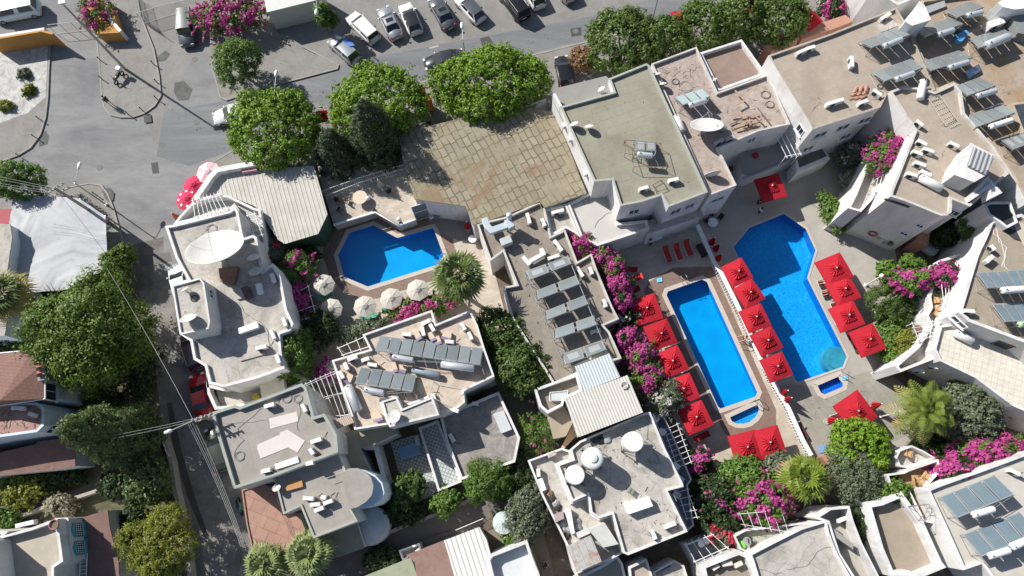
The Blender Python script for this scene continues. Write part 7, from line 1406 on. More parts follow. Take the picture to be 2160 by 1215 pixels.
for i,(s,c,lab) in enumerate((('f8 535,215',BAGM,'left black rubbish bag by the corrugated roof edge'),('f8 575,225',BAGM,'middle black rubbish bag by the corrugated roof edge'),('f8 612,220',mat('grey_bag',(.4,.42,.45),.5),'greyish rubbish bag by the corrugated roof edge'))): blob(s,5.3,.45,lab,c,'rubbish_bag','rubbish bag',seed=i,group='rubbish bags')
JK=[('f8 250,690','grey'),('f8 265,720','dark'),('f8 275,785','brown'),('f8 285,840','steel'),('f8 300,880','steel'),('f8 330,930','dark'),('f8 345,880','steel'),('f8 405,820','steel'),('f8 412,860','steel'),('f8 205,620','rust'),('f8 225,660','dark')]
jm=dict(grey=GREYP,dark=DW,brown=WOODB,steel=GREYM,rust=RUSTM); jl=dict(grey='grey tub',dark='dark crumpled sheet bundle',brown='brown broken cabinet',steel='dull steel pot bundle',rust='rusty scrap heap')
seen={}
for i,(s,k) in enumerate(JK):
    seen[k]=seen.get(k,0)+1; blob(s,3.65,.33,f'{jl[k]}, {ORD[seen[k]-1]} of its kind from the top along the junk terrace wall',jm[k],'scrap_bundle','scrap',.8,'scrap along the junk terrace',seed=20+i)
boxy('f8 310,740 355,730 385,905 360,915',3.65,.7,'upright white mattress leaning on the junk terrace','mattress',WHITEM,'old_mattress')
boxy('f8 395,905 480,870 500,905 410,945',3.65,.8,'pale grey cabinet at the end of the junk terrace','cabinet',mat('grey_cabinet',(.5,.52,.5),.6),'metal_cabinet')
boxy('f8 490,885 600,830 700,985 590,1010',3.65,1.6,'long peaked grey hood over the junk terrace stairs','hood',mat('hood_grey',(.50,.50,.47),.7),'stair_hood')
boxy('f8 235,770 300,750 308,800 245,830',3.65,.8,'pinkish grey cabinet on the junk terrace','cabinet',mat('pink_grey_cabinet',(.38,.30,.30),.7),'metal_cabinet')
for s in ('f8 120,440 125,500',): ac(s,3.65,'white cooler box by the left wall of the junk terrace')
boxy('f8 110,520 150,505 180,590 140,610',3.65,.5,'white bench chest on the junk terrace','chest',WHITEM,'bench_chest')
boxy('f8 185,340 240,312 255,335 195,365',3.65,.6,'cream bench behind the junk terrace wall','bench',CONCL,'wall_bench')
# ducts on the five-row roof
DUCT=mat('duct_metal',(.55,.62,.66),.35,.05,2,metal=.3)
def duct(s,z,w_,h,label,m_=None,zc=.8,name='air_duct',closed=False):
    pts=P3(s,z+zc+h/2); o=centroid(pts); o.z=z; t=thing(name,label,'air duct',o,0,'rooftop air ducts'); m=MB(); m.strip([(p.x-o.x,p.y-o.y) for p in pts],w_,zc-h/2,zc+h/2); m.build('casing',m_ or DUCT,t,bevel=.04)
    for i,p in enumerate(pts):
        if i in (0,len(pts)-1): k=MB(); k.cyl((p.x-o.x,p.y-o.y,0),(p.x-o.x,p.y-o.y,zc-h/2),.05,n=6); k.build('support',GREYM,t)
    return t
duct('d1 250,240 275,310 310,345 440,300',3.9,.62,.5,'pale blue U shaped air duct at the top of the five row roof',zc=1.2)
duct('d1 440,300 490,270',3.9,.95,.9,'blue box fan housing at the end of the pale blue duct',zc=1.3)
p=P1('d1 462,232',6.0); m=MB(); m.cyl((0,0,-1.2),(0,0,.3),.22,n=16); m.lathe([(.3,.3),(.3,.42),(0,.5)],(0,0,0),14); ob=m.build('chimney_cowl',DUCT); ob.location=p; tag(ob,'round chimney cowl rising from the blue fan housing','chimney cowl')
duct('d1 390,450 480,415',3.9,.75,.8,'grey ribbed fan box on the five row roof',mat('grey_fan_box',(.45,.47,.47),.5),zc=.7)
duct('d1 735,500 755,545 640,610',3.9,.40,.4,'bent white duct on the five row roof',WHITEM,zc=.6)
duct('d1 580,570 640,640',3.9,.36,.5,'short white duct section beside the bent one',WHITEM,zc=.5)
# raised light wells etc
boxy('d4 612,768 800,705 812,752 625,812',6.6,.18,'long white skylight on the big grey roof','skylight',mat('opal_skylight',(.80,.79,.74),.4),'skylight')
boxy('d4 568,398 795,340 808,418 580,480',6.6,.03,'upper pale rectangular sheet lying on the big grey roof','sheet',mat('pale_panel',(.60,.54,.50),.7,.04,1),'loose_sheet')
boxy('d4 475,610 660,525 655,510 720,488 860,578 800,672 725,632 500,722 472,640',6.6,.04,'lower pale angular sheet lying on the big grey roof','sheet',mat('pale_panel',(.60,.54,.50)),'loose_sheet')
boxy('d4 740,905 835,895 845,950 720,985 690,990',5.75,.25,'orange board in a ragged frame on the lower grey wing','board',mat('orange_board',(.45,.24,.09),.8),'orange_board')
boxy('d5 690,650 860,590 875,640 700,700',6.05,.5,'white door panel lying on the dish house roof','panel',WHITEM,'door_panel')
boxy('d5 845,255 900,240 915,330 865,345',6.05,.35,'white window frame box on the dish house roof','box',WHITEM,'window_box')
boxy('d5 700,930 935,850 950,880 710,945',6.05,.12,'grey beam lying on the dish house roof','beam',CONC,'loose_beam')
boxy('d5 620,315 730,285 750,375 680,390',6.05,.2,'pale slab below the dish stand','slab',CONCL,'loose_slab')
boxy('d5 715,290 770,265 820,360 760,390',6.05,.4,'maroon cabinet in the dish shadow','cabinet',mat('maroon_cabinet',(.12,.06,.07),.7),'maroon_cabinet')
boxy('d5 515,110 690,90 650,245 530,230',6.05,.55,'rusty open framed base under the giant dish','frame base',RUSTM,'dish_base')
boxy('d4 485,85 680,35 700,165 510,230',3.4,.7,'pale yellow canvas awning in the sunken yard','awning',mat('yellow_canvas',(.66,.62,.50),.8),'yellow_awning')
blob('d4 455,215',3.4,.3,'yellow and black bag in the sunken yard',mat('yellow_bag',(.45,.38,.03),.6,.5,8),'yellow_bag','bag')
# blue table and planters in the tile yard
t=thing('blue_bench','blue slatted bench on the patterned tile yard','bench',P1('c1 970,455',.0),R(18)); m=MB()
for k in range(6): m.box((0,-.5+.2*k,.42),(1.9,.16,.04))
m.build('slat',mat('blue_paint',(.22,.40,.62),.6),t)
for x in (-.8,.8):
    for y in (-.4,.4): m=MB(); m.box((x,y,.2),(.07,.07,.4)); m.build('leg',mat('blue_paint',(.22,.40,.62)),t)
boxy('c1 995,365 1015,360 1030,415 1008,420',0.03,.5,'white air conditioner casing standing in the tile yard','box',ACW,'white_box')
boxy('c1 1475,225 1540,205 1590,320 1525,345',2.95,.5,'tilted pale grey skylight hood on the gravel roof','skylight',mat('pale_hood',(.50,.52,.52),.6),'skylight_hood')
# cartons on the beige roof
CART=mat('cream_carton',(.58,.47,.36),.8,.05,3); PURP=mat('violet_print',(.20,.17,.28),.8)
for i,(s,lab) in enumerate((('d3 735,310 775,290 800,340 760,365','leftmost open carton above the nine panel bank'),('d3 845,320 885,305 915,350 875,370','second open carton above the nine panel bank'),('d3 905,355 945,335 965,380 920,395','third open carton above the nine panel bank'),('d3 1000,290 1050,310 1045,360 970,340','large carton lid near the right parapet'),('d3 1000,385 1070,385 1070,415 1000,415','shallow carton beside the right end of the nine panel bank'),('d3 550,555 590,550 610,610 575,615','carton below the left end of the nine panel bank'),('d3 620,575 685,585 680,620 625,610','carton with violet print between the banks'),('d3 200,640 250,660 225,720 190,690','carton standing by the left parapet'),('d3 385,975 460,965 485,1000 410,1025','carton at the lower corner of the beige roof'))):
    pts=P3(s,5.3); o=centroid(pts); o.z=4.8; t=thing('open_carton',lab,'carton',o,0,'open cartons on the beige roof'); m=MB(); m.prism([(p.x-o.x,p.y-o.y) for p in pts],0,.4); m.build('box',CART,t); c=ccw(pts); a,b=c[0]-o,c[1]-o; n=Vector(((b-a).y,-(b-a).x,0)).normalized()*.28; m=MB(); m.add([(a.x,a.y,.40),(b.x,b.y,.40),(b.x+n.x,b.y+n.y,.55),(a.x+n.x,a.y+n.y,.55)],[(0,1,2,3)]); m.build('flap',PURP,t)
for i,(s,lab) in enumerate((('g1 580,1050 700,1030 715,1085 590,1105','middle cream crate in the roof yard'),('g1 725,1075 815,1035 835,1080 745,1125','right cream crate in the roof yard'),('g1 455,1120 545,1075 560,1105 485,1155','left cream crate in the roof yard'))): boxy(s,3.5,.6,lab,'crate',mat('cream_crate',(.66,.60,.52),.8),'cream_crate',group='cream crates in the roof yard')
# timber and debris on the dusty roof
rs=random.Random(5)
for i,s in enumerate(('a2 1370,795 1500,745','a2 1380,780 1550,735','a2 1400,800 1540,760','a2 1360,760 1480,700','a2 1470,700 1490,770','a2 1440,720 1530,690','a2 1450,780 1470,705','a2 1500,690 1555,745','a2 1360,700 1440,690','a2 1530,660 1600,745','a2 1390,550 1450,610','a2 1400,640 1450,610','a2 1500,770 1555,725','a2 1410,745 1500,730')):
    A=T(s); mx=sum(p[0] for p in A)/2
    plank(s,6.42+.05*i,f'{ORD[i]} timber piece counted in the loose pile on the dusty roof',WOOD if i%3 else WOODB,w_=.13+.03*(i%3))
cw=mat('black_cable',(.03,.03,.03),.7)
for s,z,r,lab in (('a2 1028,500',6.4,.35,'black cable coil on the dusty roof'),('a2 1090,530',6.4,.65,'wide loose cable loops on the dusty roof'),('e4 480,688',6.05,.45,'grey hose coil above the giant dish'),('d4 715,230',6.6,.4,'wire loops near the top parapet of the grey roof'),('d4 805,235',6.6,.35,'second wire loops near the top parapet of the grey roof'),('d4 330,700',6.6,.4,'thin wire loop at the left of the grey roof'),('a3 45,580',6.4,.45,'upper black hose coil by the tall white wall'),('a3 70,640',6.4,.4,'lower black hose coil by the tall white wall'),('a3 742,530',8.45,.25,'small brown hose ring on the wide tan roof'),('d5 300,380',8.3,.3,'wire loop on the white stair head'),('f7 1105,375',3.5,.3,'black wire coil on the smooth grey terrace'),('d1 905,225',3.5,.25,'dark hose loop in the small yard')): coil(s,z,r,lab,cw if r<.6 and 'grey' not in lab else GREYP,3)
for i,(s,z,lab) in enumerate((('a2 530,1085 750,990 870,1050',7.05,'dark cable running to the twin panel heater'),('a2 720,490 800,500 870,515',7.05,'thin cable at the top of the mossy roof'),('a2 975,700 985,870',7.05,'downpipe cable along the right of the mossy roof'),('a3 160,430 320,365 520,345 690,340',8.45,'long curved cable across the wide tan roof'),('a3 150,440 230,590 320,745',8.45,'pale pipe along the left edge of the wide tan roof'),('d4 195,415 560,430 900,600',6.6,'long thin cable crossing the grey roof'),('d4 510,310 330,480 350,590 290,710',6.6,'curved cable at the left of the grey roof'),('d4 800,280 820,500',6.6,'cable between the skylight sheets'),('d5 680,420 890,600 1000,830',6.05,'cable running diagonally over the dish house roof'),('f7 1170,590 1310,480 1400,420',3.5,'black cable over the smooth grey terrace'),('g1 1010,1160 1160,1150 1330,1200',4.7,'thin cable on the stained concrete roof, lower one'),('g1 1370,1150 1650,1000 1890,860',4.7,'thin cable on the stained concrete roof, longer one'),('d1 450,490 600,470 740,450',3.9,'cable across the middle of the five row roof'),('f8 900,50 925,200 960,300 985,370 980,420',5.3,'dark pipe winding down the right of the tank roof'),('a3 885,1000 930,860 960,790',8.85,'cable bundle along the left parapet of the crowded roof'),('g5 900,330 1020,600 1010,860',7.3,'pale hoses on the right hand tan roof'),('g5 870,310 960,560 1080,900',7.3,'second pale hose on the right hand tan roof'))):
    cable(s,z+.03,lab,WHITEM if 'pale' in lab else (GREYP if 'thin' in lab else cw),r=.022 if 'pale' in lab else .013,wob=.12,seed=i,group='loose cables and hoses')
# frames
def frame_box(s,z,h,label,m_,name='iron_frame'):
    pts=P3(s,z+h); o=centroid(pts); o.z=z; t=thing(name,label,'iron frame',o,0,'iron frames on the roofs'); L=[p-o for p in pts]; m=MB(); n=len(L)
    up=[Vector((p.x,p.y,h)) for p in L]; lo=[Vector((p.x,p.y,0)) for p in L]; m.tube(up+[up[0]],.025); m.tube(lo+[lo[0]],.02); m.build('rail',m_,t)
    m=MB()
    for i in range(n): m.cyl(lo[i],up[i],.025,n=5)
    m.build('upright',m_,t); return t
frame_box('e3 885,870 1190,900 1245,1100 960,1100',7.05,1.0,'rusty pipe frame around the twin panel heater on the mossy roof',RUSTM)
frame_box('e3 890,870 965,880 960,1000 885,985',7.05,.8,'smaller rusty pipe frame left of the twin panel heater',RUSTM)
frame_box('f7 1670,240 1740,200 1790,270 1700,300',7.05,.3,'bent black iron frame lying on the mossy roof',cw)
frame_box('d3 900,710 1190,760 1040,910 860,830',4.8,.5,'pale pipe framework lying on the lower beige roof',mat('pale_pipe',(.52,.47,.40),.6))
frame_box('d7 600,40 720,0 880,240 760,300',8.85,.4,'ladder like steel frame on the crowded roof',mat('pale_pipe',(.52,.47,.40)))
frame_box('g2 600,610 740,595 770,660 690,735',4.9,.8,'grey trellis frame on the tan walled terrace',GREYM)
cable('d4 1030,885 1165,835 1225,1095',6.4,'thin grey pole frame over the lower grey wing',GREYM,r=.03,wob=0,name='pole_frame',cat='pole frame')
frame_box('d2 565,760 720,745 715,830 565,830',3.9,.7,'leaning white framed glass sheet in the small roof yard',WHITEM)
boxy('d2 570,762 715,750 710,825 570,825',3.9,.6,'greenish white glass sheet inside the leaning frame','glass sheet',mat('frosted_sheet',(.52,.55,.52),.3),'glass_sheet')
# ladder like steel grid infill
t=thing('steel_grid','stack of welded steel grids on the crowded tan roof','steel grid',P1('d7 740,150',8.9),dirv('d7 650,40 830,280',8.9)); m=MB()
for k in range(9): m.cyl((-2.0+.5*k,-.55,.05),(-2.0+.5*k,.55,.05),.025,n=5)
for k in range(6): m.cyl((-2.1,-.5+.2*k,.08),(2.1,-.5+.2*k,.08),.02,n=5)
m.build('grid',mat('pale_pipe',(.52,.47,.40)),t)
# terracotta tile stack
for i in range(9):
    a=(i%3); b=i//3; p=P1(f'a3 {575+a*32+b*8},{600-b*24-a*4}',8.45+.1); m=MB(); vs=[];K=7
    for x in (-.35,.35):
        for k in range(K): th=math.pi*k/(K-1); vs.append((x,.16*math.cos(th),.14*math.sin(th)))
    m.add(vs,[(k,k+1,K+k+1,K+k) for k in range(K-1)],0,True); m.add([(v[0],v[1]*.8,v[2]*.8) for v in vs],[(K+k,K+k+1,k+1,k) for k in range(K-1)],0,True); o=m.build('roof_tile',mat('terracotta_tile',(.40,.21,.15))); o.location=(p.x,p.y,8.47+.02*i); o.rotation_euler=(0,0,R(15+i*7)); tag(o,f'{ORD[i]} curved clay tile of the loose stack on the wide tan roof','roof tile','stack of clay roof tiles')
# white stair head with ribbed roof on the crowded block
building('rooftop_hut','white wedge shaped stair head on the crowded roof','stair head','d7 1050,525 1110,560 1290,655 1215,850 1080,930 940,880 875,855 920,710',10.9,z0=8.8,ph=0,wall=WHITE,roof=WHITE)
tinroof('ribbed_cover','grey ribbed metal cover on top of the white wedge shaped stair head','roof cover','d7 1078,560 1292,655 1212,852 1012,752',11.2,10.9,mat('grey_ribbed_metal',(.42,.43,.43),.4,.04,2,metal=.4),.38,'d7 1078,560 1012,752',wall=None,hgt=.09,wd=.6)
building('skylight_box','white box with an open side beside the wedge shaped stair head','stair head','d7 1055,1060 1235,870 1390,1045 1255,1110 1240,1000 1080,1110',9.9,z0=8.8,ph=.2,wall=WHITE,roof=WHITE)
building('rooftop_hut','white gabled stair head at the top of the right hand cluster','stair head','d6 350,235 500,25 545,60 615,215 420,275',10.6,z0=7.9,ph=0,wall=WHITE,roof=WHITE)
boxy('d6 555,75 770,5 790,65 600,140',7.9,.3,'flat grey skylight behind the white gable','skylight',mat('grey_skylight',(.34,.36,.35),.4),'skylight')
boxy('d6 50,265 225,205 270,275 95,345',8.45,.25,'cream skylight cover at the end of the wide tan roof','skylight',CONCL,'skylight')
boxy('d6 890,370 1000,320 1035,345 960,440 900,440',7.9,.5,'blue and cream crumpled sheet among the solar banks','sheet',mat('blue_sheet',(.10,.35,.62),.6,.2,2),'blue_sheet')
boxy('d6 990,770 1140,680 1165,750 1030,840',7.9,.4,'shiny tilted metal sheet below the middle solar bank','metal sheet',mat('shiny_sheet',(.6,.65,.7),.15,.1,2,metal=.9),'metal_sheet')
boxy('d6 900,310 1130,230 1165,180 1130,260 925,345',7.9,.3,'dark stored panel leaning between the upper solar banks','panel',mat('dark_panel',(.12,.13,.135),.5),'stored_panel')
ac('d6 1240,270 1400,215',7.9,'large cream air handler box near the top right corner',dp=.7,h=.9)
ac('d6 1260,130 1400,90',7.9,'grey air handler box right of the topmost solar bank',dp=.5,h=.6,col=GREYP)
boxy('d6 1340,30 1420,-20 1700,-40 1700,80 1520,100 1400,75',7.9,2.2,'white draped sheet over the top right corner','canopy',WHITEM,'white_canopy')
boxy('d6 1520,110 1700,60 1700,380 1560,350 1500,200',7.9,1.2,'dark grey machine under the white draped sheet','machine',mat('dark_machine',(.22,.23,.22),.6,.15,2),'dark_machine')
boxy('d6 1330,600 1540,520 1610,600 1560,700 1420,740 1400,660',6.5,.4,'blue white shaded stair landing at the right edge','landing',WBLUE,'stair_landing')
building('tar_roof_house','black tarred roof beside the wedge shaped stair head on the right edge','house','g5 735,0 850,-30 1100,-30 1200,250 1050,330 900,210 800,150',8.0,ph=.1,wall=WHITE,roof=mat('black_tar',(.035,.035,.04),.6,.2,2))
boxy('g5 990,340 1100,330 1400,480 1300,520 1150,470',7.3,.1,'black net spread on the right hand roof','net',mat('black_net',(.05,.05,.055),.8,.3,6),'black_net')
for i in range(7): plank(f'g5 {1130+i*22},{230+i*4} {1290+i*22},{560+i*4}',7.35,f'{ORD[i]} pale board from the left laid beside the black net',mat('pale_board',(.50,.44,.36),.9),w_=.12,group='pale boards beside the black net')
# pergolas
building('pergola_terrace','dark blue floored terrace strip with white chairs along the tank house','terrace','f8 945,40 1010,20 1095,200 1230,520 1200,560 1245,850 1200,890 1060,600 1165,570 1160,540 1040,300',3.4,ph=.35,pt=.12,roof=mat('navy_floor',(.11,.125,.155),.7,.1,1))
pergola('e1 1330,260 1480,700','e1 1490,190 1650,630',3.4,8,'white pergola of thin bars beside the lowest left umbrella',z0=0)
pergola('f8 1130,610 1190,800','f8 1200,590 1270,790',3.6,5,'short white pergola of thin bars on the lower terrace strip',z0=0)
for s,lab in (('e1 1220,130','topmost'),('e1 1300,280','second from the top'),('e1 1460,680','third from the top'),('e1 1505,830','fourth from the top'),('f8 1115,625','lowest')): chair(s,3.05,lab+' of the white chairs on the navy floored strip',WHITEM,2.5,group='white chairs on the navy strip',sc=1.1)
pergola('d4 870,115 1110,10','d4 1010,420 1230,375',5.0,7,'white pergola between the grey roof and the beige roof',z0=0,longs=3,w_=.045)
pergola('d4 870,115 960,385','d4 1110,10 1235,365',5.06,3,'cross rails of the white pergola beside the beige roof',z0=0,longs=0,w_=.045)
tinroof('slatted_canopy','rusty slatted canopy at the foot of the white pergola','canopy','d4 1000,440 1230,360 1260,430 1050,510',5.5,0,mat('rusty_slats',(.48,.40,.33),.8,.1,2,stain=(.36,.2,.12),stain_scale=1),.16,'d4 1100,400 1140,480',hgt=.05)
pergola('e4 300,410 540,350','e4 325,580 625,500',4.6,8,'white bars over the lilac edged yard by the ribbed hall',z0=3.5,longs=2)
pergola('e4 750,570 885,535','e4 830,790 960,750',4.9,3,'rails over the narrow stair beside the ribbed hall',z0=3.5,longs=5)
pergola('d7 110,180 230,150','d7 220,420 370,395',6.4,4,'white ladder like pergola over the stepped balcony',z0=4.8,longs=6)
pergola('d7 60,880 230,810','d7 30,1000 200,930',6.2,5,'small white pergola above the blue chair',z0=4.8)
pergola('d8 400,230 560,60','d8 620,520 900,340',3.2,9,'white pergola bars under the draped magenta bougainvillea',z0=1.3)
pergola('d8 720,60 940,-60','d8 760,420 900,340',5.3,6,'upper white pergola bars beside the long parapet',z0=3.7)
pergola('d8 420,620 490,800','d8 650,600 620,760',4.8,5,'white pergola bars over the small balcony with two round tables',z0=3.7)
pergola('g1 790,470 1280,420','g1 850,610 1370,700',4.2,6,'white bars sticking out under the magenta cascade',z0=0,m_=WHITEM,w_=.04)
pergola('g1 150,830 460,715','g1 265,1050 650,880',3.6,5,'thin white pergola over the blue grey terrace',z0=2.0)
pergola('b1 350,590 400,770','b1 260,640 290,800',3.0,4,'white trellis arms holding the bright magenta bougainvillea',z0=0)
pergola('b1 530,965 700,890','b1 560,1010 720,960',4.0,4,'pale pergola corner at the parapet of the beige roofed house',z0=0)
# terrace furniture
for i,(s,z,lab) in enumerate((('d7 40,1050',4.8,'blue plastic chair on the stepped balcony'),('d7 20,1100',4.8,'tan chair beside the blue one on the stepped balcony'))): chair(s,z,lab,mat('blue_plastic',(.03,.22,.55),.5) if i==0 else mat('tan_chair',(.45,.32,.2),.8),1)
def deckchair(s,z,lab,m_,rz,group): return chair(s,z,lab,m_,rz,group,1.25)
TANC=mat('tan_canvas',(.55,.34,.17),.8,.1,3)
for i,(s,z,lab) in enumerate((('g2 620,370',3.55,'leftmost tan deck chair on the brown balcony'),('g2 665,390',3.55,'second tan deck chair on the brown balcony'),('g2 715,345',3.55,'tan deck chair at the back of the brown balcony'),('g2 560,150',2.85,'tan chair on the round ended balcony'),('d8 690,370',3.75,'upper tan lounge chair on the narrow balcony'),('d8 700,450',3.75,'lower tan lounge chair on the narrow balcony'),('d8 690,510',3.75,'tan cushion chair at the end of the narrow balcony'))): deckchair(s,z,lab,TANC,.4*i,'tan deck chairs')
table('d8 490,680',3.75,'round brown table on the small balcony',WOODB,.4); table('d8 540,750',3.75,'round white table on the small balcony',WHITEM,.4); table('d8 430,360',1.35,'round brown table on the lower pergola balcony',WOODB,.42)
for i,(s,lab) in enumerate((('g1 335,830','left round white stool on the blue grey terrace'),('g1 395,795','right round white stool on the blue grey terrace'))): table(s,2.05,lab,WHITEM,.3,h=.5)
blob('g1 820,850',2.95,.4,'bright green toy on the narrow olive terrace',mat('lime_plastic',(.25,.75,.08),.4),'green_toy','toy')
table('g1 880,800',2.95,'grey round table next to the bright green toy',GREYP,.35)
chair('g1 915,790',2.95,'black chair next to the bright green toy',DW,0)
lounger('g4 480,740 290,690','white lounger with raised back on the bottom left terrace',mat('white_lounger_pad',(.6,.62,.62),.7),z=5.62,back=30); lounger('g4 190,985 510,930','grey slatted lounger on the bottom left terrace',mat('grey_lounger_pad',(.45,.50,.54),.7),z=5.62,back=10)
lounger('g4 360,850 220,870','cushioned lounger with crumpled towels on the bottom left terrace',mat('crumpled_towels',(.55,.53,.48),.8,.3,5),z=5.62,back=20)
t=thing('clay_pot','red brown pot on the parapet of the bottom left house','pot',P1('g4 835,460',6.3)); m=MB(); m.lathe([(.22,0),(.36,.35),(.42,.40),(.42,.46),(.36,.46),(.30,.30)],(0,0,0),20); m.build('pot',mat('clay_pot_red',(.35,.13,.12),.7),t); m=MB(); m.cyl((0,0,.25),(0,0,.32),.3,n=16); m.build('soil',DIRT,t)
t=thing('white_ladder','white ladder leaning on the dark brown shingle roof','ladder',P1('g4 1235,1120',3.3),R(97)); m=MB()
for y in (-.28,.28): m.box((0,y,.15),(2.6,.06,.08))
m.build('rail',WHITEM,t); 
for k in range(9): m=MB(); m.box((-1.2+.3*k,0,.15),(.05,.5,.05)); m.build('rung',WHITEM,t)
# round tower of the lower grey wing
building('round_tower','rounded lower wall of the half round tower ending the lower grey wing','tower','d4 1165,835 1250,800 1340,815 1430,855 1490,920 1508,1000 1480,1060 1420,1105 1330,1130 1225,1130',6.0,ph=.05,pt=.3,wall=WBLUE,roof=WBLUE)
building('round_tower','half round grey roofed tower at the end of the lower grey wing','tower','d4 1160,850 1220,808 1290,805 1350,830 1395,880 1415,950 1400,1020 1350,1075 1290,1110 1228,1128',6.6,ph=0,wall=WBLUE,roof=CGREY)
p=P1('c1 720,910',2.2); t=thing('round_porch','small domed porch under the round tower','porch',(p.x,p.y,0)); m=MB(); m.lathe([(1.7,0),(1.7,1.8),(1.5,2.1),(0,2.4)],(0,0,0),28); m.build('shell',mat('porch_blue_grey',(.40,.44,.47),.8,.1,1.5),t)
building('porch_roof','flat yellow grey porch roof below the lower grey wing','porch','c1 470,950 640,885 690,1040 520,1100',2.8,ph=0,wall=WDIRTY,roof=mat('yellow_grey_roof',(.30,.27,.20)))
wallstrip('tower_wall','curved shaded wall linking the round tower and the patterned yard','wall','c1 690,430 760,430 800,580 830,700',2.6,.4,WHITE)
railing('g3 1035,300 1330,175',0,1.1,'white lattice fence in front of the ribbed roof house',WHITEM,gap=.16,name='lattice_fence',cat='fence')
railing('g3 1835,450 1990,800',0,1.0,'pale slatted fence along the bottom courtyard',WOOD,gap=.2,name='slat_fence',cat='fence')
railing('g3 630,420 960,310',0,1.0,'dark slatted gate left of the ribbed roof house',DARKM,gap=.16,name='slat_fence',cat='fence')
boxy('c2 330,430 400,290 415,310 440,340 345,440',0,1.8,'sloping wooden boards leaning beside the tan annex','boards',mat('pale_wood_boards',(.50,.33,.22),.8,.1,3),'sloping_boards')
boxy('f6 740,600 810,500 905,510 870,650',0,2.4,'red tiled porch at the foot of the big white wall','porch',mat('terracotta_tile',(.40,.21,.15)),'tiled_porch')
boxy('g1 1850,600 2147,830 2147,900 1850,690',3.3,1.2,'grey board leaning inside the shaded room','board',mat('grey_board',(.30,.29,.26),.9),'leaning_board')
boxy('f4 600,950 880,810 970,935 610,1085',0,2.6,'white framed canopy with a dark glass top below the tan roofed house','canopy',WHITE,'entrance_canopy')
boxy('f4 625,945 870,815 935,905 640,1030',2.6,.06,'dark glass sheet set into the white framed canopy','glass roof',mat('dark_glass_roof',(.08,.09,.09),.3,.2,2),'glass_roof')
railing('f4 60,1110 590,915',2.6,1.0,'blue shaded balcony railing above the open red umbrella',mat('blue_rail',(.12,.16,.25),.5),gap=.16,name='balcony_railing')
building('balcony_block','shaded balcony with dark doors under the dusty pink roof','balcony','f4 30,1090 0,840 380,660 560,620 650,880 590,920 110,1110',2.7,ph=.0,pt=.2,roof=mat('balcony_floor',(.26,.26,.25),.9,.1,1))
pergola('f4 380,680 520,620','f4 500,920 650,890',5.2,4,'white bars over the shaded balcony with red laundry',z0=2.7)
blob('f4 175,895',2.75,.35,'dark red laundry hanging over the shaded balcony',REDD,'red_laundry','laundry',1.2)
# letters on the corrugated roof (a round ventilator ring) and number signs
p=P1('d2 1203,700',6.5); t=thing('roof_vent','round cream ventilator with an S shaped rib on the corrugated roof','roof vent',(p.x,p.y,6.45),R(10)); m=MB(); m.lathe([(.34,0),(.34,.12),(.26,.12),(.26,0)],(0,0,0),24); m.build('ring',TINW,t); m=MB(); m.tube([(.15,.14,.06),(0,.2,.06),(-.15,.12,.06),(0,0,.06),(.15,-.12,.06),(0,-.2,.06),(-.15,-.14,.06)],.035); m.build('rib',TINW,t)

# litter, twigs and chips scattered over the roofs and paving
def litter(outline,z,n,label,m_,size=(.05,.35),seed=0,holes=0,name='roof_litter'):
    pts=P3(outline,z); rs=random.Random(seed); o=centroid(pts); o.z=z; x0=min(p.x for p in pts);x1=max(p.x for p in pts);y0=min(p.y for p in pts);y1=max(p.y for p in pts); m=MB(); k=0
    while k<n:
        x=rs.uniform(x0,x1); y=rs.uniform(y0,y1); r_=False
        for i in range(len(pts)):
            a,b=pts[i],pts[i-1]
            if (a.y>y)!=(b.y>y) and x<(b.x-a.x)*(y-a.y)/(b.y-a.y)+a.x: r_=not r_
        if not r_: continue
        k+=1; L=rs.uniform(*size)*(1 if rs.random()<.8 else 2.2); w_=rs.uniform(.015,.04); m.box((x-o.x,y-o.y,.02+rs.uniform(0,.03)),(L,w_,.03),rs.uniform(0,3.14),rs.randint(0,len(m_)-1))
    ob=m.build(name,m_); ob.location=o; tag(ob,label,'litter',kind='stuff')
LT=[mat('dry_twig',(.20,.15,.10),.9,.2,5),mat('bleached_stick',(.48,.42,.34),.9,.1,5),DARKM]
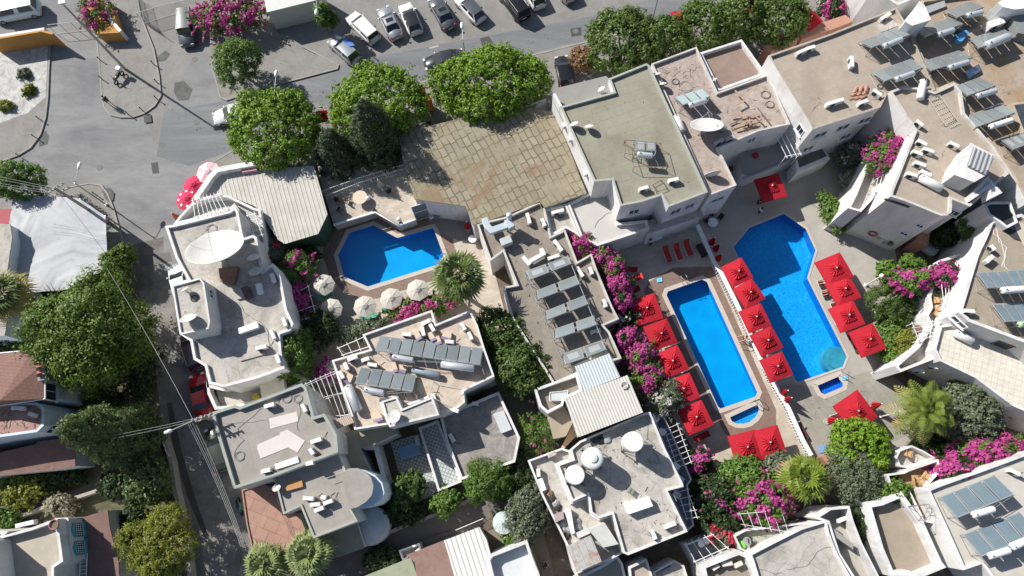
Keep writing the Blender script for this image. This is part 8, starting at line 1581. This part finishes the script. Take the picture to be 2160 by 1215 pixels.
litter('a2 880,400 1150,300 1280,575 1590,460 a3 180,745 a2 1533,790 1290,895',6.41,260,'twigs, chips and cable ends strewn over the dusty pink roof',LT,(.06,.5),1)
litter('a2 880,400 1100,400 1230,700 1150,900 1000,700',6.41,110,'scrap strewn along the gutter side of the dusty pink roof',LT,(.06,.45),2)
litter('d3 400,540 800,800 1150,790 900,830 480,870',4.81,90,'scrap scattered over the beige roof',LT,(.06,.5),3)
litter('f8 380,260 900,60 1100,550 1180,890 770,1040 660,760 480,620 300,420',5.31,110,'leaves and chips scattered over the tank house roof',LT,(.04,.25),4)
litter('d1 200,300 760,180 820,400 1000,640 1330,1090 d2 1100,500 700,600 d1 500,800',3.91,120,'dust chips on the five row roof',LT,(.04,.25),5)
litter('a3 340,740 740,640 700,600 330,600',8.46,50,'scrap lying along the lower edge of the wide tan roof',LT,(.1,.8),6)
litter('d7 250,1020 400,300 900,300 1300,700 900,1100',8.86,60,'chips on the crowded tan roof',LT,(.04,.22),7)
litter('d6 480,650 900,900 1400,900 1600,1200 1200,1200 700,900',7.91,110,'scrap between the solar banks of the right hand block',LT,(.06,.5),8)
litter('f5 0,640 330,590 380,760 20,870',5.9,40,'scrap on the reddish terrace',LT,(.06,.5),9)
litter('a2 350,680 840,400 1200,1150 600,1090',7.06,70,'chips on the mossy roof',LT,(.03,.2),10)
litter('p 690,390 840,350 880,470 720,480',1.51,60,'fallen leaves on the raised terrace',[LT[0],mat('fallen_leaf',(.22,.2,.06),.9,.2,5)],(.03,.12),11,name='leaf_litter')
litter('p 345,230 470,330 700,260 900,200 1200,110 1180,60 700,170',.02,150,'fallen leaves and grit along the main road',[LT[0],mat('fallen_leaf',(.22,.2,.06)),mat('grit',(.35,.33,.3),.9)],(.03,.14),12,name='leaf_litter')
litter('c3 200,100 480,100 800,40 800,330 330,520',.02,80,'fallen petals and leaves on the slate deck',[mat('fallen_petal',(.45,.05,.3),.9),mat('fallen_leaf',(.22,.2,.06))],(.03,.12),13,name='leaf_litter')
finish_props()
